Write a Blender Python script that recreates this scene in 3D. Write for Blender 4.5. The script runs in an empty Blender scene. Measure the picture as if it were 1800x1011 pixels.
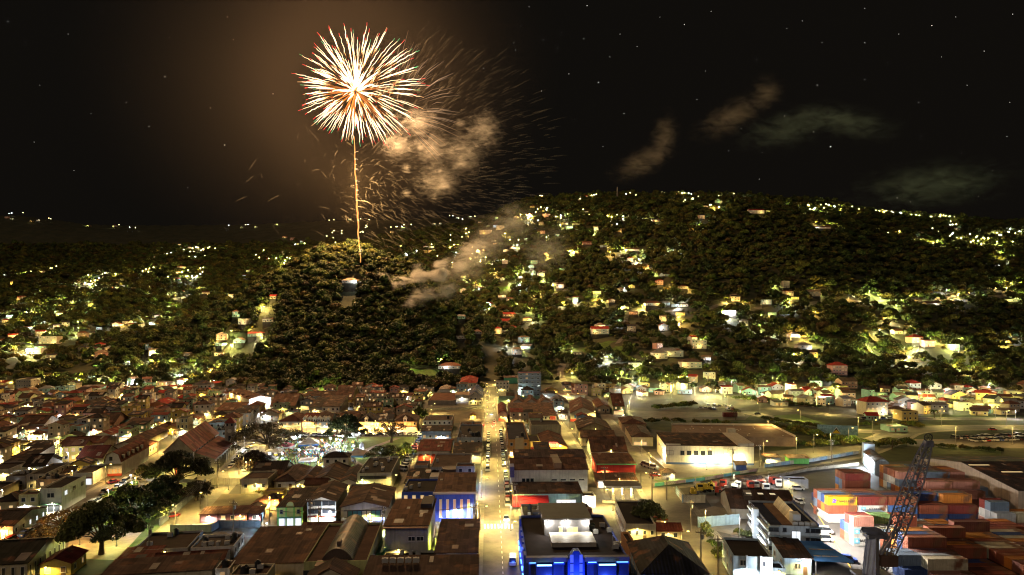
import bpy, math, random
import numpy as np
from mathutils import Vector, noise, Matrix

random.seed(7)
rng = np.random.default_rng(7)
R = math.radians
scene = bpy.context.scene
COL = scene.collection

# ------------------------------------------------------------------ camera
CAM_H, F, HORIZON = 62.0, 1200.0, 565.0          # metres, photo pixels, photo row of eye level
cam_d = bpy.data.cameras.new("camera")
cam_d.sensor_width = 36.0
cam_d.lens = 24.0
cam_d.shift_y = (HORIZON - 505.5) / 1800.0
cam_d.clip_start = 1.0
cam_d.clip_end = 12000.0
cam = bpy.data.objects.new("camera", cam_d)
cam.location = (0, 0, CAM_H)
cam.rotation_euler = (R(90), 0, 0)
COL.objects.link(cam)
scene.camera = cam

# ------------------------------------------------------------------ night sky, moonlight, exposure
world = bpy.data.worlds.new("World")
scene.world = world
world.use_nodes = True
wn = world.node_tree
wn.nodes.clear()
w_out = wn.nodes.new("ShaderNodeOutputWorld")
w_bg = wn.nodes.new("ShaderNodeBackground")
w_bg.inputs["Color"].default_value = (1.0, 0.84, 0.66, 1)
w_bg.inputs["Strength"].default_value = 0.004
wn.links.new(w_bg.outputs[0], w_out.inputs[0])

sun_d = bpy.data.lights.new("night_skyglow_sun", "SUN")
sun_d.energy = 0.36
sun_d.angle = R(14)
sun_d.color = (1.0, 0.78, 0.60)
sun = bpy.data.objects.new("moon", sun_d)
sun.rotation_euler = (R(58), 0, R(-22))
COL.objects.link(sun)

vs = scene.view_settings
vs.view_transform = "Standard"
vs.look = "None"
vs.exposure = 0.3
vs.gamma = 1.0
vs.use_curve_mapping = False
cy = scene.cycles
cy.use_denoising = True
cy.denoising_prefilter = "ACCURATE"
cy.max_bounces = 4
cy.diffuse_bounces = 1
cy.glossy_bounces = 1
cy.transmission_bounces = 2
cy.volume_bounces = 0
cy.transparent_max_bounces = 40
cy.sample_clamp_indirect = 2.0
cy.sample_clamp_direct = 0.0
cy.use_light_tree = True
cy.caustics_reflective = False
cy.caustics_refractive = False
cy.volume_step_rate = 2.0
cy.volume_max_steps = 64
cy.use_adaptive_sampling = True
cy.adaptive_threshold = 0.02
cy.pixel_filter_type = "BLACKMAN_HARRIS"
cy.filter_width = 1.15
scene.render.filter_size = 1.1

# ------------------------------------------------------------------ helpers: photo pixel -> ground
def P(px, py, z=0.0):
    D = F * (CAM_H - z) / (py - HORIZON)
    return ((px - 900.0) * D / F, D)

def to_px(x, y, z):
    return 900 + F * x / y, HORIZON + F * (CAM_H - z) / y

# ------------------------------------------------------------------ materials
MATS = {}
def new_mat(name):
    m = bpy.data.materials.new(name)
    m.use_nodes = True
    nt = m.node_tree
    b = nt.nodes["Principled BSDF"]
    return m, nt, b

def c4(c, k=1.0):
    return (c[0] * k, c[1] * k, c[2] * k, 1.0)

def surf(col, rough=0.8, var=0.28, scale=0.35, bump=0.0, metal=0.0, streak=None, rust=0.0, seam=None, spec=0.3, rnd=0.0):
    """weathered surface: patchy noise, optional streaks along an axis, seams across an axis, rust blotches"""
    key = ("s", tuple(round(v, 3) for v in col), rough, var, scale, bump, metal, streak, rust, seam, spec, rnd)
    if key in MATS:
        return MATS[key]
    m, nt, b = new_mat("surface_%03d" % len(MATS))
    N, L = nt.nodes, nt.links
    tc = N.new("ShaderNodeTexCoord")
    n1 = N.new("ShaderNodeTexNoise")
    n1.inputs["Scale"].default_value = scale
    n1.inputs["Detail"].default_value = 6
    n1.inputs["Roughness"].default_value = 0.65
    L.new(tc.outputs["Object"], n1.inputs["Vector"])
    r = N.new("ShaderNodeValToRGB")
    r.color_ramp.elements[0].position = 0.3
    r.color_ramp.elements[1].position = 0.72
    r.color_ramp.elements[0].color = c4(col, 1 - var)
    r.color_ramp.elements[1].color = c4(col, 1 + var)
    L.new(n1.outputs["Fac"], r.inputs["Fac"])
    out = r.outputs["Color"]
    def mix(a, bcol, fac):
        mx = N.new("ShaderNodeMix")
        mx.data_type = "RGBA"
        mx.inputs["Factor"].default_value = 0.5
        L.new(fac, mx.inputs["Factor"])
        L.new(a, mx.inputs["A"])
        mx.inputs["B"].default_value = bcol
        return mx.outputs["Result"]
    if streak is not None:
        mp = N.new("ShaderNodeMapping")
        sc = [1.3, 1.3, 1.3]
        sc[streak] = 0.09
        mp.inputs["Scale"].default_value = sc
        L.new(tc.outputs["Object"], mp.inputs["Vector"])
        n2 = N.new("ShaderNodeTexNoise")
        n2.inputs["Scale"].default_value = 1.0
        n2.inputs["Detail"].default_value = 4
        L.new(mp.outputs["Vector"], n2.inputs["Vector"])
        r2 = N.new("ShaderNodeValToRGB")
        r2.color_ramp.elements[0].position = 0.48
        r2.color_ramp.elements[1].position = 0.75
        r2.color_ramp.elements[1].color = (0.55, 0.55, 0.55, 1)
        L.new(n2.outputs["Fac"], r2.inputs["Fac"])
        out = mix(out, c4(col, 0.45), r2.outputs["Color"])
    if rust > 0:
        n3 = N.new("ShaderNodeTexNoise")
        n3.inputs["Scale"].default_value = 0.22
        n3.inputs["Detail"].default_value = 8
        L.new(tc.outputs["Object"], n3.inputs["Vector"])
        r3 = N.new("ShaderNodeValToRGB")
        r3.color_ramp.elements[0].position = 0.62 - rust * 0.25
        r3.color_ramp.elements[1].position = 0.72 - rust * 0.2
        L.new(n3.outputs["Fac"], r3.inputs["Fac"])
        out = mix(out, (0.16, 0.075, 0.04, 1), r3.outputs["Color"])
    if seam is not None:
        sn_ = N.new("ShaderNodeVectorMath")
        sn_.operation = "SNAP"
        inc = [4.6, 4.6, 50.0]
        inc[seam[0]] = seam[1] * 2.0
        sn_.inputs[1].default_value = inc
        L.new(tc.outputs["Object"], sn_.inputs[0])
        wn2 = N.new("ShaderNodeTexWhiteNoise")
        L.new(sn_.outputs["Vector"], wn2.inputs["Vector"])
        mr2 = N.new("ShaderNodeMapRange")
        mr2.inputs["To Min"].default_value = 0.62
        mr2.inputs["To Max"].default_value = 1.38
        L.new(wn2.outputs["Value"], mr2.inputs["Value"])
        hs2 = N.new("ShaderNodeHueSaturation")
        L.new(mr2.outputs["Result"], hs2.inputs["Value"])
        L.new(out, hs2.inputs["Color"])
        out = hs2.outputs["Color"]
    if rnd > 0:
        oi = N.new("ShaderNodeObjectInfo")
        hs = N.new("ShaderNodeHueSaturation")
        mr = N.new("ShaderNodeMapRange")
        mr.inputs["To Min"].default_value = 1 - rnd
        mr.inputs["To Max"].default_value = 1 + rnd
        L.new(oi.outputs["Random"], mr.inputs["Value"])
        L.new(mr.outputs["Result"], hs.inputs["Value"])
        L.new(out, hs.inputs["Color"])
        out = hs.outputs["Color"]
    L.new(out, b.inputs["Base Color"])
    h = None
    if seam is not None:
        axis, per = seam
        sx = N.new("ShaderNodeSeparateXYZ")
        L.new(tc.outputs["Object"], sx.inputs[0])
        mm = N.new("ShaderNodeMath")
        mm.operation = "MULTIPLY"
        mm.inputs[1].default_value = 2 * math.pi / per
        L.new(sx.outputs[axis], mm.inputs[0])
        sn = N.new("ShaderNodeMath")
        sn.operation = "SINE"
        L.new(mm.outputs[0], sn.inputs[0])
        h = sn.outputs[0]
    if bump > 0 or h is not None:
        bp = N.new("ShaderNodeBump")
        bp.inputs["Strength"].default_value = 0.6 if h is not None else bump
        bp.inputs["Distance"].default_value = 0.045 if h is not None else 0.15
        L.new(h if h is not None else n1.outputs["Fac"], bp.inputs["Height"])
        L.new(bp.outputs["Normal"], b.inputs["Normal"])
    b.inputs["Roughness"].default_value = rough
    b.inputs["Metallic"].default_value = metal
    b.inputs["Specular IOR Level"].default_value = spec
    MATS[key] = m
    return m

def glow(col, strength, sampled=False):
    key = ("g", col, strength, sampled)
    if key in MATS:
        return MATS[key]
    m, nt, b = new_mat("lit_%03d" % len(MATS))
    b.inputs["Base Color"].default_value = c4(col, 0.5)
    b.inputs["Emission Color"].default_value = c4(col)
    b.inputs["Emission Strength"].default_value = strength
    if not sampled:
        m.cycles.emission_sampling = "NONE"
    MATS[key] = m
    return m

def fire(col, strength):
    """glowing gas: gives light, lets light through, casts no shadow"""
    key = ("f", col, strength)
    if key in MATS:
        return MATS[key]
    m = bpy.data.materials.new("fire_%03d" % len(MATS))
    m.use_nodes = True
    nt = m.node_tree
    nt.nodes.clear()
    out = nt.nodes.new("ShaderNodeOutputMaterial")
    ad = nt.nodes.new("ShaderNodeAddShader")
    em = nt.nodes.new("ShaderNodeEmission")
    em.inputs["Color"].default_value = c4(col)
    em.inputs["Strength"].default_value = strength * 0.6
    tr = nt.nodes.new("ShaderNodeBsdfTransparent")
    nt.links.new(em.outputs[0], ad.inputs[0])
    nt.links.new(tr.outputs[0], ad.inputs[1])
    nt.links.new(ad.outputs[0], out.inputs["Surface"])
    m.cycles.emission_sampling = "NONE"
    MATS[key] = m
    return m

def glass_dark():
    key = "glass"
    if key not in MATS:
        m, nt, b = new_mat("window_glass")
        b.inputs["Base Color"].default_value = (0.02, 0.024, 0.03, 1)
        b.inputs["Roughness"].default_value = 0.12
        b.inputs["Specular IOR Level"].default_value = 0.6
        MATS[key] = m
    return MATS[key]

def leaf_mat(col, var=0.5):
    key = ("leaf", col)
    if key in MATS:
        return MATS[key]
    m, nt, b = new_mat("foliage_%03d" % len(MATS))
    N, L = nt.nodes, nt.links
    geo = N.new("ShaderNodeNewGeometry")
    n = N.new("ShaderNodeTexNoise")
    n.inputs["Scale"].default_value = 0.09
    n.inputs["Detail"].default_value = 5
    L.new(geo.outputs["Position"], n.inputs["Vector"])
    r = N.new("ShaderNodeValToRGB")
    r.color_ramp.elements[0].position = 0.32
    r.color_ramp.elements[1].position = 0.7
    r.color_ramp.elements[0].color = (col[0] * 0.55, col[1] * 0.6, col[2] * 0.7, 1)
    r.color_ramp.elements[1].color = (col[0] * 1.6, col[1] * 1.35, col[2] * 1.1, 1)
    L.new(n.outputs["Fac"], r.inputs["Fac"])
    hs = N.new("ShaderNodeHueSaturation")
    mr = N.new("ShaderNodeMapRange")
    mr.inputs["To Min"].default_value = 1 - var
    mr.inputs["To Max"].default_value = 1 + var
    L.new(geo.outputs["Random Per Island"], mr.inputs["Value"])
    L.new(mr.outputs["Result"], hs.inputs["Value"])
    L.new(r.outputs["Color"], hs.inputs["Color"])
    oi = N.new("ShaderNodeObjectInfo")
    hs3 = N.new("ShaderNodeHueSaturation")
    mv = N.new("ShaderNodeMapRange")
    mv.inputs["To Min"].default_value = 0.45
    mv.inputs["To Max"].default_value = 1.5
    L.new(oi.outputs["Random"], mv.inputs["Value"])
    L.new(mv.outputs["Result"], hs3.inputs["Value"])
    mh = N.new("ShaderNodeMath")
    mh.operation = "MULTIPLY_ADD"
    mh.inputs[1].default_value = 7.31
    L.new(oi.outputs["Random"], mh.inputs[0])
    fr = N.new("ShaderNodeMath")
    fr.operation = "FRACT"
    L.new(mh.outputs[0], fr.inputs[0])
    mhr = N.new("ShaderNodeMapRange")
    mhr.inputs["To Min"].default_value = 0.455
    mhr.inputs["To Max"].default_value = 0.53
    L.new(fr.outputs[0], mhr.inputs["Value"])
    L.new(mhr.outputs["Result"], hs3.inputs["Hue"])
    L.new(hs.outputs["Color"], hs3.inputs["Color"])
    L.new(hs3.outputs["Color"], b.inputs["Base Color"])
    b.inputs["Roughness"].default_value = 0.6
    b.inputs["Specular IOR Level"].default_value = 0.25
    MATS[key] = m
    return m

# ------------------------------------------------------------------ mesh builder
class MB:
    def __init__(self):
        self.v, self.f, self.m = [], [], []
    def face(self, pts, mi=0):
        n = len(self.v)
        self.v.extend(tuple(p) for p in pts)
        self.f.append(tuple(range(n, n + len(pts))))
        self.m.append(mi)
        return self
    def box(self, x0, y0, z0, x1, y1, z1, mi=0, bottom=True):
        n = len(self.v)
        self.v += [(x0, y0, z0), (x1, y0, z0), (x1, y1, z0), (x0, y1, z0), (x0, y0, z1), (x1, y0, z1), (x1, y1, z1), (x0, y1, z1)]
        fs = [(4, 5, 6, 7), (0, 1, 5, 4), (1, 2, 6, 5), (2, 3, 7, 6), (3, 0, 4, 7)]
        if bottom:
            fs.append((3, 2, 1, 0))
        for q in fs:
            self.f.append(tuple(n + i for i in q))
            self.m.append(mi)
        return self
    def bar(self, a, b, r, seg=4, mi=0, r2=None):
        a, b = Vector(a), Vector(b)
        d = (b - a)
        if d.length < 1e-6:
            return self
        d.normalize()
        u = d.orthogonal().normalized()
        w = d.cross(u)
        r2 = r if r2 is None else r2
        n = len(self.v)
        for p, rr in ((a, r), (b, r2)):
            for k in range(seg):
                t = 2 * math.pi * (k + 0.5) / seg
                q = p + u * (math.cos(t) * rr) + w * (math.sin(t) * rr)
                self.v.append(tuple(q))
        for k in range(seg):
            k2 = (k + 1) % seg
            self.f.append((n + k, n + k2, n + seg + k2, n + seg + k))
            self.m.append(mi)
        self.f.append(tuple(n + seg + k for k in range(seg)))
        self.m.append(mi)
        self.f.append(tuple(n + seg - 1 - k for k in range(seg)))
        self.m.append(mi)
        return self
    def tube(self, pts, radii, seg=5, mi=0):
        pts = [Vector(p) for p in pts]
        n = len(self.v)
        up = Vector((0.13, 0.31, 0.94))
        for i, p in enumerate(pts):
            d = (pts[min(i + 1, len(pts) - 1)] - pts[max(i - 1, 0)]).normalized()
            u = d.cross(up)
            if u.length < 1e-3:
                u = d.orthogonal()
            u.normalize()
            w = d.cross(u)
            for k in range(seg):
                t = 2 * math.pi * k / seg
                self.v.append(tuple(p + (u * math.cos(t) + w * math.sin(t)) * radii[i]))
        for i in range(len(pts) - 1):
            for k in range(seg):
                k2 = (k + 1) % seg
                a = n + i * seg
                self.f.append((a + k, a + k2, a + seg + k2, a + seg + k))
                self.m.append(mi if not isinstance(mi, (list, tuple)) else mi[i])
        return self
    def mesh(self, name, mats, smooth=False):
        me = bpy.data.meshes.new(name)
        me.from_pydata(self.v, [], self.f)
        for mt in mats:
            me.materials.append(mt)
        if len(mats) > 1:
            me.polygons.foreach_set("material_index", self.m)
        if smooth:
            me.polygons.foreach_set("use_smooth", [True] * len(me.polygons))
        me.update()
        return me

def link(name, me, parent=None, loc=(0, 0, 0), rz=0.0, scale=None, rot=None):
    o = bpy.data.objects.new(name, me)
    COL.objects.link(o)
    o.location = loc
    if rot is not None:
        o.rotation_euler = rot
    elif rz:
        o.rotation_euler = (0, 0, rz)
    if scale is not None:
        o.scale = scale if not isinstance(scale, (int, float)) else (scale,) * 3
    if parent is not None:
        o.parent = parent
    return o

TOPS = []
def tag(o, label, cat, group=None, same=False):
    o["label"] = label
    o["category"] = cat
    if group:
        o["group"] = group
    TOPS.append((o, same))
    return o

def thing(name, label, cat, loc=(0, 0, 0), rz=0.0, group=None, same=False, rot=None):
    o = link(name, None, None, loc, rz, None, rot)
    o.empty_display_size = 0.5
    return tag(o, label, cat, group, same)

def structure(name, me, parent=None, loc=(0, 0, 0)):
    o = link(name, me, parent, loc)
    if parent is None:
        o["kind"] = "structure"
    return o

LIGHTS = {}
def light(parent, loc, power, col, radius=0.35, world_loc=None):
    key = (round(power), col, radius)
    if key not in LIGHTS:
        d = bpy.data.lights.new("lamp_light", "POINT")
        d.energy = power
        d.color = col
        d.shadow_soft_size = radius
        LIGHTS[key] = d
    o = bpy.data.objects.new("bulb", LIGHTS[key])
    COL.objects.link(o)
    o.location = loc
    if parent is not None:
        o.parent = parent
    return o

SPOTS = {}
def down_light(parent, loc, power, col, radius=0.25, cone=158):
    """shielded lamp that shines downward only"""
    key = (round(power, -1), col, radius, cone)
    if key not in SPOTS:
        d = bpy.data.lights.new("shielded_lamp", "SPOT")
        d.energy, d.color, d.shadow_soft_size, d.spot_size, d.spot_blend = power, col, radius, R(cone), 0.35
        SPOTS[key] = d
    o = bpy.data.objects.new("bulb", SPOTS[key])
    COL.objects.link(o)
    o.location = loc
    o.parent = parent
    return o

def spot(parent, loc, aim, power, col, radius=0.3, cone=130):
    d = bpy.data.lights.new("added_flood_beam", "SPOT")
    d.energy, d.color, d.shadow_soft_size, d.spot_size, d.spot_blend = power, col, radius, R(cone), 0.5
    o = bpy.data.objects.new("bulb", d)
    COL.objects.link(o)
    o.location = loc
    o.rotation_euler = (Vector(aim) - Vector(loc)).to_track_quat("-Z", "Y").to_euler()
    o.parent = parent
    return o

WARM = (1.0, 0.62, 0.17)
YEL = (1.0, 0.74, 0.20)
WHT = (0.95, 0.97, 1.0)
LEMON = (0.84, 0.94, 0.28)
ORANGE = (1.0, 0.42, 0.10)

# ------------------------------------------------------------------ terrain
T_PX = np.array([-700, 0, 200, 400, 600, 800, 950, 1100, 1250, 1400, 1600, 1800, 2500], float)
T_D = np.array([300, 450, 550, 650, 800, 1000, 1250, 1500, 1900, 2400, 3200], float)
T_PY = np.array([
    [813.0, 730.3, 699, 664, 602, 540, 485, 445, 390, 378, 395],
    [813.0, 730.3, 699.5, 668, 606, 545, 496, 455, 395, 380, 395],
    [813.0, 730.3, 700.3, 673, 615, 553, 494, 450, 410, 398, 405],
    [813.0, 730.3, 700.3, 677, 633, 568, 487, 445, 413, 397, 405],
    [813.0, 730.3, 700.3, 679.5, 648, 595, 505, 445, 405, 390, 400],
    [813.0, 730.3, 700.3, 678, 632, 555, 470, 415, 390, 385, 395],
    [813.0, 730.3, 700.3, 669, 596, 504, 415, 357, 355, 370, 390],
    [813.0, 730.3, 698, 659, 576, 474, 384, 349, 352, 370, 390],
    [813.0, 730.3, 696, 650, 564, 452, 369, 349, 358, 375, 395],
    [813.0, 730.3, 694, 645, 557, 446, 379, 357, 368, 380, 400],
    [813.0, 730.3, 694, 648, 564, 484, 416, 385, 388, 392, 405],
    [813.0, 730.3, 696, 653, 579, 504, 436, 400, 396, 398, 410],
    [813.0, 730.3, 698, 660, 600, 520, 455, 415, 405, 400, 410]])
T_Z = CAM_H - (T_PY - HORIZON) * T_D[None, :] / F
T_Z[:, 0] = 0.0
T_Z[:, 1] = 0.0
T_Z = np.where(np.abs(T_Z) < 0.4, 0.0, T_Z)
BUMPS = [(-158.0, 805.0, 102.0, 98.0, 95.0), (-240.0, 790.0, 40.0, 84.0, 80.0), (-185.0, 705.0, 28.0, 130.0, 62.0), (-320.0, 785.0, 46.0, 105.0, 75.0), (-70.0, 770.0, 26.0, 85.0, 60.0)]

def pchip_slopes(x, y):
    h = np.diff(x)
    d = np.diff(y, axis=-1) / h
    m = np.zeros_like(y)
    w1 = 2 * h[1:] + h[:-1]
    w2 = h[1:] + 2 * h[:-1]
    with np.errstate(divide="ignore", invalid="ignore"):
        hm = (w1 + w2) / (w1 / d[..., :-1] + w2 / d[..., 1:])
    m[..., 1:-1] = np.where(d[..., :-1] * d[..., 1:] > 0, hm, 0)
    m[..., 0] = d[..., 0]
    m[..., -1] = d[..., -1]
    return m
T_M = pchip_slopes(T_D, T_Z)

def terr(x, y):
    x = np.asarray(x, float)
    y = np.asarray(y, float)
    D = np.clip(y, T_D[0], T_D[-1])
    px = np.clip(900 + F * x / np.maximum(y, 150), T_PX[0], T_PX[-1])
    j = np.clip(np.searchsorted(T_D, D, side="right") - 1, 0, len(T_D) - 2)
    h = T_D[j + 1] - T_D[j]
    t = (D - T_D[j]) / h
    i = np.clip(np.searchsorted(T_PX, px, side="right") - 1, 0, len(T_PX) - 2)
    s = (px - T_PX[i]) / (T_PX[i + 1] - T_PX[i])
    s = s * s * (3 - 2 * s)
    def col(ii):
        a, b_ = T_Z[ii, j], T_Z[ii, j + 1]
        ma, mb = T_M[ii, j], T_M[ii, j + 1]
        return a * (2*t**3 - 3*t**2 + 1) + ma * h * (t**3 - 2*t**2 + t) + b_ * (-2*t**3 + 3*t**2) + mb * h * (t**3 - t**2)
    z = col(i) * (1 - s) + col(i + 1) * s
    for bx, by, ba, sx, sy in BUMPS:
        z = z + ba * np.exp(-(((x - bx) / sx) ** 2 + ((y - by) / sy) ** 2) ** 1.15)
    k = np.clip((z - 3) / 40.0, 0, 1)
    z = z + k * (3.2 * np.sin(x * 0.043 + 1.3) * np.sin(y * 0.037) + 2.0 * np.sin(x * 0.11 + y * 0.05) + 1.3 * np.sin(y * 0.13 - x * 0.06))
    z = np.where(y < 430, 0.0, z)
    return np.maximum(z, 0.0)

def tz(x, y):
    return float(terr(x, y))

_RD = np.concatenate([np.arange(150, 900, 1.0), np.arange(900, 3200, 3.0)])
def hit(px, py):
    """first ground point seen at a photo pixel"""
    x = (px - 900) / F * _RD
    z = CAM_H - (py - HORIZON) / F * _RD
    below = np.nonzero(z <= terr(x, _RD) + 0.02)[0]
    if len(below) == 0:
        return None
    k = below[0]
    return float(x[k]), float(_RD[k]), tz(x[k], _RD[k])

gx = np.arange(-1900, 1901, 12.5)
gy = np.concatenate([np.arange(-200, 420, 31.0), np.arange(430, 1500, 9.0), np.arange(1500, 3300, 25.0)])
GX, GY = np.meshgrid(gx, gy)
GZ = terr(GX, GY)
nx, ny = len(gx), len(gy)
gv = np.stack([GX.ravel(), GY.ravel(), GZ.ravel()], 1)
idx = np.arange(nx * ny).reshape(ny, nx)
gf = np.stack([idx[:-1, :-1].ravel(), idx[:-1, 1:].ravel(), idx[1:, 1:].ravel(), idx[1:, :-1].ravel()], 1)
gm = bpy.data.meshes.new("ground")
gm.from_pydata(gv.tolist(), [], gf.tolist())
gm.polygons.foreach_set("use_smooth", [True] * len(gm.polygons))

def ground_mat():
    m, nt, b = new_mat("earth_and_scrub")
    N, L = nt.nodes, nt.links
    geo = N.new("ShaderNodeNewGeometry")
    sx = N.new("ShaderNodeSeparateXYZ")
    L.new(geo.outputs["Position"], sx.inputs[0])
    n = N.new("ShaderNodeTexNoise")
    n.inputs["Scale"].default_value = 0.05
    n.inputs["Detail"].default_value = 9
    n.inputs["Roughness"].default_value = 0.7
    L.new(geo.outputs["Position"], n.inputs["Vector"])
    town = N.new("ShaderNodeValToRGB")
    e = town.color_ramp.elements
    e[0].position, e[0].color = 0.36, (0.022, 0.021, 0.015, 1)
    e[1].position, e[1].color = 0.66, (0.08, 0.07, 0.05, 1)
    L.new(n.outputs["Fac"], town.inputs["Fac"])
    hill = N.new("ShaderNodeValToRGB")
    e = hill.color_ramp.elements
    e[0].position, e[0].color = 0.35, (0.022, 0.028, 0.010, 1)
    e[1].position, e[1].color = 0.7, (0.075, 0.065, 0.026, 1)
    L.new(n.outputs["Fac"], hill.inputs["Fac"])
    mr = N.new("ShaderNodeMapRange")
    mr.inputs["From Min"].default_value = 0.6
    mr.inputs["From Max"].default_value = 5.0
    L.new(sx.outputs["Z"], mr.inputs["Value"])
    mx = N.new("ShaderNodeMix")
    mx.data_type = "RGBA"
    L.new(mr.outputs["Result"], mx.inputs["Factor"])
    L.new(town.outputs["Color"], mx.inputs["A"])
    L.new(hill.outputs["Color"], mx.inputs["B"])
    L.new(mx.outputs["Result"], b.inputs["Base Color"])
    b.inputs["Roughness"].default_value = 0.9
    bp = N.new("ShaderNodeBump")
    bp.inputs["Strength"].default_value = 0.4
    bp.inputs["Distance"].default_value = 0.3
    L.new(n.outputs["Fac"], bp.inputs["Height"])
    L.new(bp.outputs["Normal"], b.inputs["Normal"])
    return m
gm.materials.append(ground_mat())
structure("ground", gm)

# ------------------------------------------------------------------ streets, pavements, yards
asphalt = surf((0.085, 0.078, 0.066), 0.75, 0.35, 0.16, 0.25, spec=0.4)
asphalt_old = surf((0.12, 0.105, 0.082), 0.8, 0.4, 0.2, 0.25, spec=0.35)
concrete = surf((0.19, 0.17, 0.135), 0.85, 0.3, 0.3, 0.2)
yard_mat = surf((0.075, 0.072, 0.07), 0.7, 0.5, 0.07, 0.2, spec=0.4)
paint_w = surf((0.72, 0.70, 0.64), 0.7, 0.15)
paint_y = surf((0.65, 0.42, 0.06), 0.7, 0.2)
lawn = surf((0.07, 0.115, 0.02), 0.9, 0.4, 0.25, 0.4)
bush_lawn = surf((0.05, 0.085, 0.018), 0.9, 0.5, 0.25, 0.5)
dirt = surf((0.10, 0.075, 0.045), 0.95, 0.5, 0.12, 0.5)

def strip(pts, width, z, drape=False, step=None):
    """ribbon along world points"""
    pts = [Vector((p[0], p[1])) for p in pts]
    fine = []
    for a, b_ in zip(pts[:-1], pts[1:]):
        n = max(1, int((b_ - a).length / (step or 12)))
        for k in range(n):
            fine.append(a.lerp(b_, k / n))
    fine.append(pts[-1])
    mb = MB()
    L_, R_ = [], []
    for i, p in enumerate(fine):
        d = (fine[min(i + 1, len(fine) - 1)] - fine[max(i - 1, 0)]).normalized()
        nrm = Vector((-d.y, d.x)) * width / 2
        for s_, lst in ((1, L_), (-1, R_)):
            q = p + nrm * s_
            zz = (tz(q.x, q.y) if drape else 0) + z
            lst.append((q.x, q.y, zz))
    for i in range(len(fine) - 1):
        mb.face([R_[i], R_[i + 1], L_[i + 1], L_[i]])
    return mb

def poly(pix, z):
    return MB().face([(*P(x, y), z) for x, y in pix])

def smooth_path(pix, drape=False):
    """Catmull-Rom through photo-pixel points laid on the ground"""
    w = []
    for x, y in pix:
        if drape:
            h_ = hit(x, y)
            w.append(Vector((h_[0], h_[1])))
        else:
            w.append(Vector(P(x, y)))
    if len(w) < 3:
        return w
    out = []
    for i in range(len(w) - 1):
        p0, p1, p2, p3 = w[max(i - 1, 0)], w[i], w[i + 1], w[min(i + 2, len(w) - 1)]
        for k in range(6):
            t = k / 6
            out.append(0.5 * ((2 * p1) + (p2 - p0) * t + (2 * p0 - 5 * p1 + 4 * p2 - p3) * t * t + (3 * p1 - p0 - 3 * p2 + p3) * t ** 3))
    out.append(w[-1])
    return out

ROADS = {
    "main": ([(886, 1120), (882, 1000), (872, 800), (868, 745), (864, 690), (858, 668)], 9.6, asphalt_old),
    "square_west": ([(205, 1040), (300, 938), (375, 860), (430, 806), (480, 762), (520, 735)], 9.5, asphalt_old),
    "square_east": ([(672, 970), (703, 898), (722, 850), (745, 795), (765, 748), (775, 725)], 9.0, asphalt_old),
    "cross_near": ([(270, 936), (450, 932), (680, 930), (850, 929), (925, 928)], 9.0, asphalt_old),
    "cross_church": ([(150, 842), (250, 840), (400, 838), (480, 836)], 8.0, asphalt_old),
    "cross_north": ([(520, 763), (640, 764), (740, 762), (865, 758), (990, 758), (1068, 757)], 8.0, asphalt_old),
    "far_west": ([(-60, 1000), (30, 950), (130, 893), (240, 832), (330, 778), (385, 742)], 9.0, asphalt_old),
    "east_lane": ([(1075, 960), (1046, 880), (1015, 810), (992, 770), (975, 742)], 7.0, asphalt_old),
    "harbour_street": ([(1300, 1085), (1250, 990), (1190, 905), (1140, 838), (1098, 785), (1068, 752), (1050, 732), (1038, 718), (1020, 700)], 12.0, asphalt_old),
    "ring_road": ([(1140, 850), (1200, 845), (1310, 826), (1420, 808), (1500, 795), (1560, 772), (1600, 757), (1700, 752), (1860, 752)], 15.0, asphalt),
    "upper_road": ([(1225, 702), (1300, 722), (1400, 742), (1500, 757), (1600, 759)], 8.0, asphalt),
    "terrace_road": ([(1255, 700), (1330, 714), (1430, 727), (1560, 735), (1860, 737)], 7.0, asphalt),
}
for i, (k, (pix, w_, mt)) in enumerate(ROADS.items()):
    pts = smooth_path(pix)
    me = strip(pts, w_ + 4.4, 0.010 + 0.0040 * i).mesh("pavement", [concrete])
    structure("pavement", me)
    kerb = MB()
    me = strip(pts, w_, 0.075 + 0.0042 * i).mesh("road", [mt])
    structure("road", me)
# harbour apron and car parks
structure("port_apron", poly([(1390, 1100), (1230, 860), (1420, 832), (1560, 815), (2100, 818), (2400, 1100)], 0.065).mesh("port_apron", [yard_mat]))
structure("yard", poly([(1195, 905), (1255, 890), (1318, 905), (1305, 945), (1225, 925)], 0.07).mesh("yard", [concrete]))
structure("car_park", poly([(1060, 722), (1160, 704), (1300, 712), (1310, 732), (1180, 735), (1060, 738)], 0.07).mesh("car_park", [asphalt_old]))
structure("car_park", poly([(1340, 795), (1510, 780), (1530, 790), (1400, 805), (1345, 812)], 0.07).mesh("car_park", [asphalt]))
structure("car_park", poly([(1140, 790), (1180, 790), (1330, 818), (1330, 830), (1180, 842), (1150, 838)], 0.068).mesh("car_park", [asphalt_old]))
structure("car_park", poly([(1595, 772), (1800, 772), (1900, 772), (1900, 790), (1595, 785)], 0.07).mesh("car_park", [asphalt]))
structure("square_lawn", poly([(478, 822), (512, 770), (738, 768), (712, 822)], 0.05).mesh("square_lawn", [lawn]))
for pix in ([(555, 770), (640, 822)], [(500, 796), (728, 794)], [(700, 770), (560, 822)]):
    structure("park_path", strip([Vector(P(*pix[0])), Vector(P(*pix[1]))], 3.0, 0.06).mesh("park_path", [concrete]))
structure("vacant_lot", poly([(330, 925), (352, 868), (480, 868), (488, 925)], 0.04).mesh("vacant_lot", [dirt]))
structure("vacant_lot", poly([(722, 765), (742, 720), (852, 718), (850, 742), (745, 746)], 0.04).mesh("vacant_lot", [dirt]))
structure("garden", poly([(120, 985), (170, 905), (310, 850), (372, 848), (300, 930), (205, 985)], 0.045).mesh("garden", [bush_lawn]))
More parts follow.
